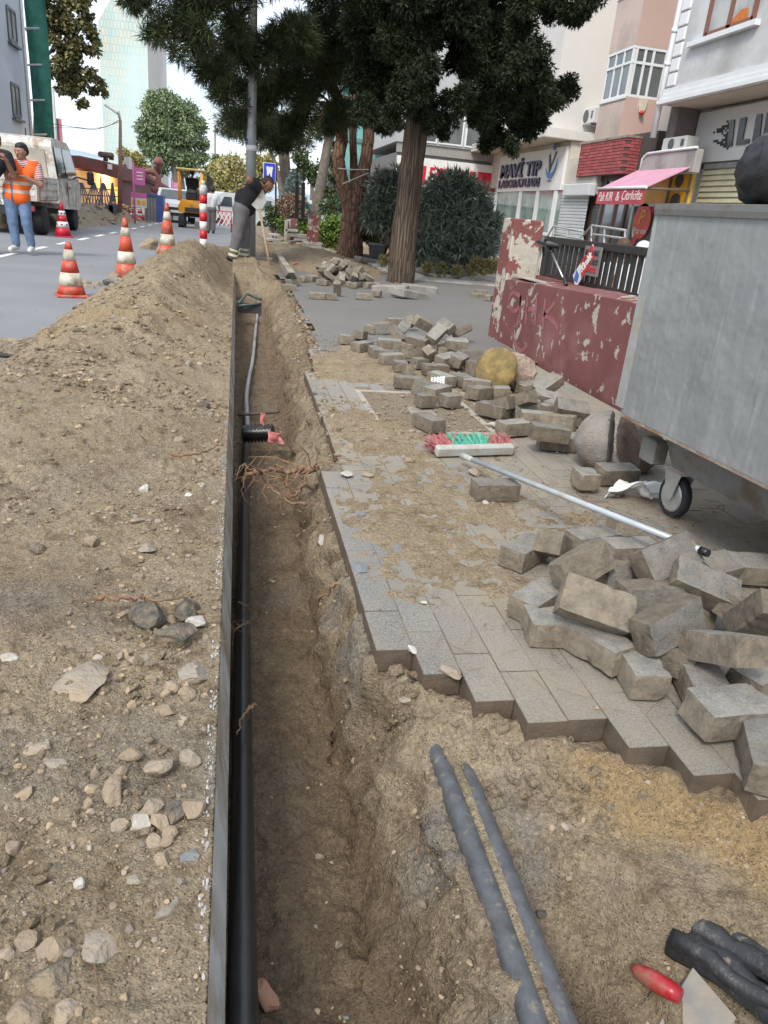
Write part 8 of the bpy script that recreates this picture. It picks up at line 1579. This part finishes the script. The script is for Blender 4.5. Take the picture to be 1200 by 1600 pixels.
for nm, a, k in (('reflective_cuff', aN, kN), ('reflective_cuff', aF, kF)):
    for f0, f1 in ((.10, .22), (.32, .42)): MB().lathe([(.088, 0), (.090, .01), (.092, np.linalg.norm((k-a)*(f1-f0)))], tuple(a+(k-a)*f0-V3(*G)), 14, rot=Vector(tuple(k-a)).to_track_quat('Z', 'Y').to_matrix()).build(nm, M('yellow_grey_band', (.46, .43, .30), .5), wk)
# spade
bt = Vector(tuple(J(425, 438, Yw, -.35))); tp2 = Vector(tuple(J(404, 322, Yw, -.18))); spd = thing('spade', 'wooden shafted spade held blade up under the worker\'s hands', 'spade', bt); d = tp2-bt
MB().tube([bt, bt+d*.98], .019, 8).build('shaft', M('pale_wood', (.38, .28, .18), .7, .2, 25), spd, w=True); dn = d.normalized(); rt_ = Vector((1, 0, 0)); rt_ = (rt_-dn*rt_.dot(dn)).normalized(); ct = tp2
MB().prism([ct-rt_*.05-dn*.05, ct+rt_*.05-dn*.05, ct+rt_*.15+dn*.06, ct+rt_*.13+dn*.24, ct-rt_*.02+dn*.30, ct-rt_*.12+dn*.22, ct-rt_*.14+dn*.06], (0, .012, .0)).build('blade', M('pale_steel', (.42, .41, .38), .55, .12, 10), spd, w=True)
MB().tube([bt, bt-d.normalized()*.05], .024, 8).build('white_end', WH, spd, w=True)
# --- man in white shirt seen from behind
Ys = 30; b2 = atY(329, 356, Ys); zf = -.1; pel = V3(b2.x, Ys, .74); hd = V3(b2.x+.06, Ys, 1.36); hb, hh, ey, lp_ = head(hd, (.2, .9, -.3), (0, 0, 1), 1.); nk = hd+V3(-.03, -.02, -.1); sL, sR = nk+V3(-.19, 0, -.08), nk+V3(.19, 0, -.08)
tor = [(nk+V3(0, 0, -.05), nk+V3(0, 0, .05), .06, .055, 0), (sL+V3(.06, 0, 0), sR-V3(.06, 0, 0), .085, .085, 0), (sL+V3(.08, 0, -.08), pel+V3(-.06, 0, .08), .115, .11, 0), (sR+V3(-.08, 0, -.08), pel+V3(.06, 0, .08), .115, .11, 0), (pel+V3(-.06, 0, 0), pel+V3(.06, 0, 0), .12, .12, 0)]; aL, aR = V3(b2.x-.08, Ys, 0), V3(b2.x+.10, Ys, 0)
legs = limb((pel+V3(-.09, 0, 0), .10), (pel+V3(-.09, -.02, -.4), .068), (aL, .05))+limb((pel+V3(.09, 0, 0), .10), (pel+V3(.10, .02, -.4), .068), (aR, .05)); eL, eR = sL+V3(-.05, .08, -.27), sR+V3(.07, .05, -.27); arms = limb((sL, .06), (eL, .045), (eL+V3(.06, .2, -.05), .03))+limb((sR, .06), (eR, .045), (eR+V3(.02, .16, -.16), .03))
person('man in a white shirt and grey trousers standing on the road beside the barrier', tuple(b2), [('body', hb+tor+legs+arms+hand(eL+V3(.06, .2, -.05), (.3, .8, -.3), (0, 0, -1), .5)+hand(eR+V3(.02, .16, -.16), (0, .6, -.7), (-1, 0, 0), .5), [SKIN], .013, 0), ('shirt', tor[1:4]+limb((sL, .075), (sL+(eL-sL)*.8, .07))+limb((sR, .075), (sR+(eR-sR)*.8, .07)), [WHS], .014, .014), ('trousers', legs+[tor[4]], [GRYT], .014, .022), ('shoe', [(aL+V3(0, -.05, -.05), aL+V3(0, .14, -.07), .05, .04, 0), (aR+V3(0, -.05, -.05), aR+V3(0, .14, -.07), .05, .04, 0)], [SHOE], .013, 0), ('hair', hh, [HAIR], .013, .004)])
# --- driver of the mini excavator
def seated(label, base, zs, skin, shirt, trou, hairm, fwd, h=.014, cover=None):
    b = V3(*base); f = V3(fwd[0], fwd[1], 0); f /= np.linalg.norm(f); s = V3(-f[1], f[0], 0); pel = b+V3(0, 0, zs+.1); ch = pel+V3(0, 0, .42)+f*.05; hd = ch+V3(0, 0, .27)+f*.06; hb, hh, ey, lp_ = head(hd, tuple(f+V3(0, 0, -.25)), (0, 0, 1), 1.); nk = ch+V3(0, 0, .12)
    tor = [(ch, nk, .065, .056, 0), (ch-s*.14, ch+s*.14, .085, .085, 0), (ch-s*.11-V3(0, 0, .06), pel-s*.06, .115, .12, 0), (ch+s*.11-V3(0, 0, .06), pel+s*.06, .115, .12, 0)]; k = [pel+f*.42+s*q*.12 for q in (-1, 1)]; a = [kk-V3(0, 0, zs-.0)+f*.03 for kk in k]
    legs = sum([limb((pel+s*q*.09, .10), (kk, .07), (aa, .045)) for q, kk, aa in zip((-1, 1), k, a)], []); sh = [ch-s*.19, ch+s*.19]; el = [x+V3(0, 0, -.26)+f*.08 for x in sh]; wr = [e+f*.22+V3(0, 0, .06) for e in el]; arms = sum([limb((x, .06), (e, .045), (w, .031)) for x, e, w in zip(sh, el, wr)], [])
    L = [('body', hb+tor+legs+arms+hand(wr[0], tuple(f), (0, 0, -1), .6)+hand(wr[1], tuple(f), (0, 0, -1), .6), [skin], h, 0), ('shirt', tor[1:]+sum([limb((x, .075), (x+(e-x)*.7, .068)) for x, e in zip(sh, el)], []), [shirt], h, .014), ('trousers', legs+[(pel-s*.05, pel+s*.05, .125, .125, 0)], [trou], h, .02), ('headscarf' if cover else 'hair', hh+([(hd-V3(0, 0, .02), ch+V3(0, 0, .02), .075, .11, 0)] if cover else []), [cover or hairm], h, .012 if cover else .004)]
    return person(label, tuple(base), L, ey, lp_)
seated('driver in dark clothes sitting on the yellow mini excavator', (ex.location.x-.05, 34.05, .45), .75, SKIND, BLKT, GRYT, HAIR, (.2, .9))
c1 = atX(968, 382, 5.2); seated('man with brown hair seated behind the slatted fence at left', (c1.x, c1.y, -.08), .24, SKIN, WHS, GRYT, M('brown_hair', (.09, .05, .03), .6), (.1, -1))
c2 = atX(1000, 388, 5.2); seated('person in a white headscarf seated behind the slatted fence at right', (c2.x, c2.y-.1, -.08), .22, SKIN, WHS, M('pale_trousers', (.45, .43, .42), .9), HAIR, (-.5, -.8), cover=M('white_scarf', (.66, .64, .66), .8))
for k, (c, l) in enumerate(((c1, 'wooden chair under the brown haired seated man'), (c2, 'wooden chair under the person in the headscarf'))):
    t = thing('chair', l, 'chair', (c.x, c.y+.02, 0)); WD = M('chair_wood', (.30, .14, .06), .6, .2, 10); MB().box((0, 0, .14), (.42, .42, .04)).build('seat', WD, t); MB().box((0, .22, .50), (.40, .03, .26)).build('backrest', WD, t)
    for x in (-.18, .18):
        for y in (-.18, .2): MB().box((x, y, .02), (.035, .035, .20)).build('leg', WD, t)
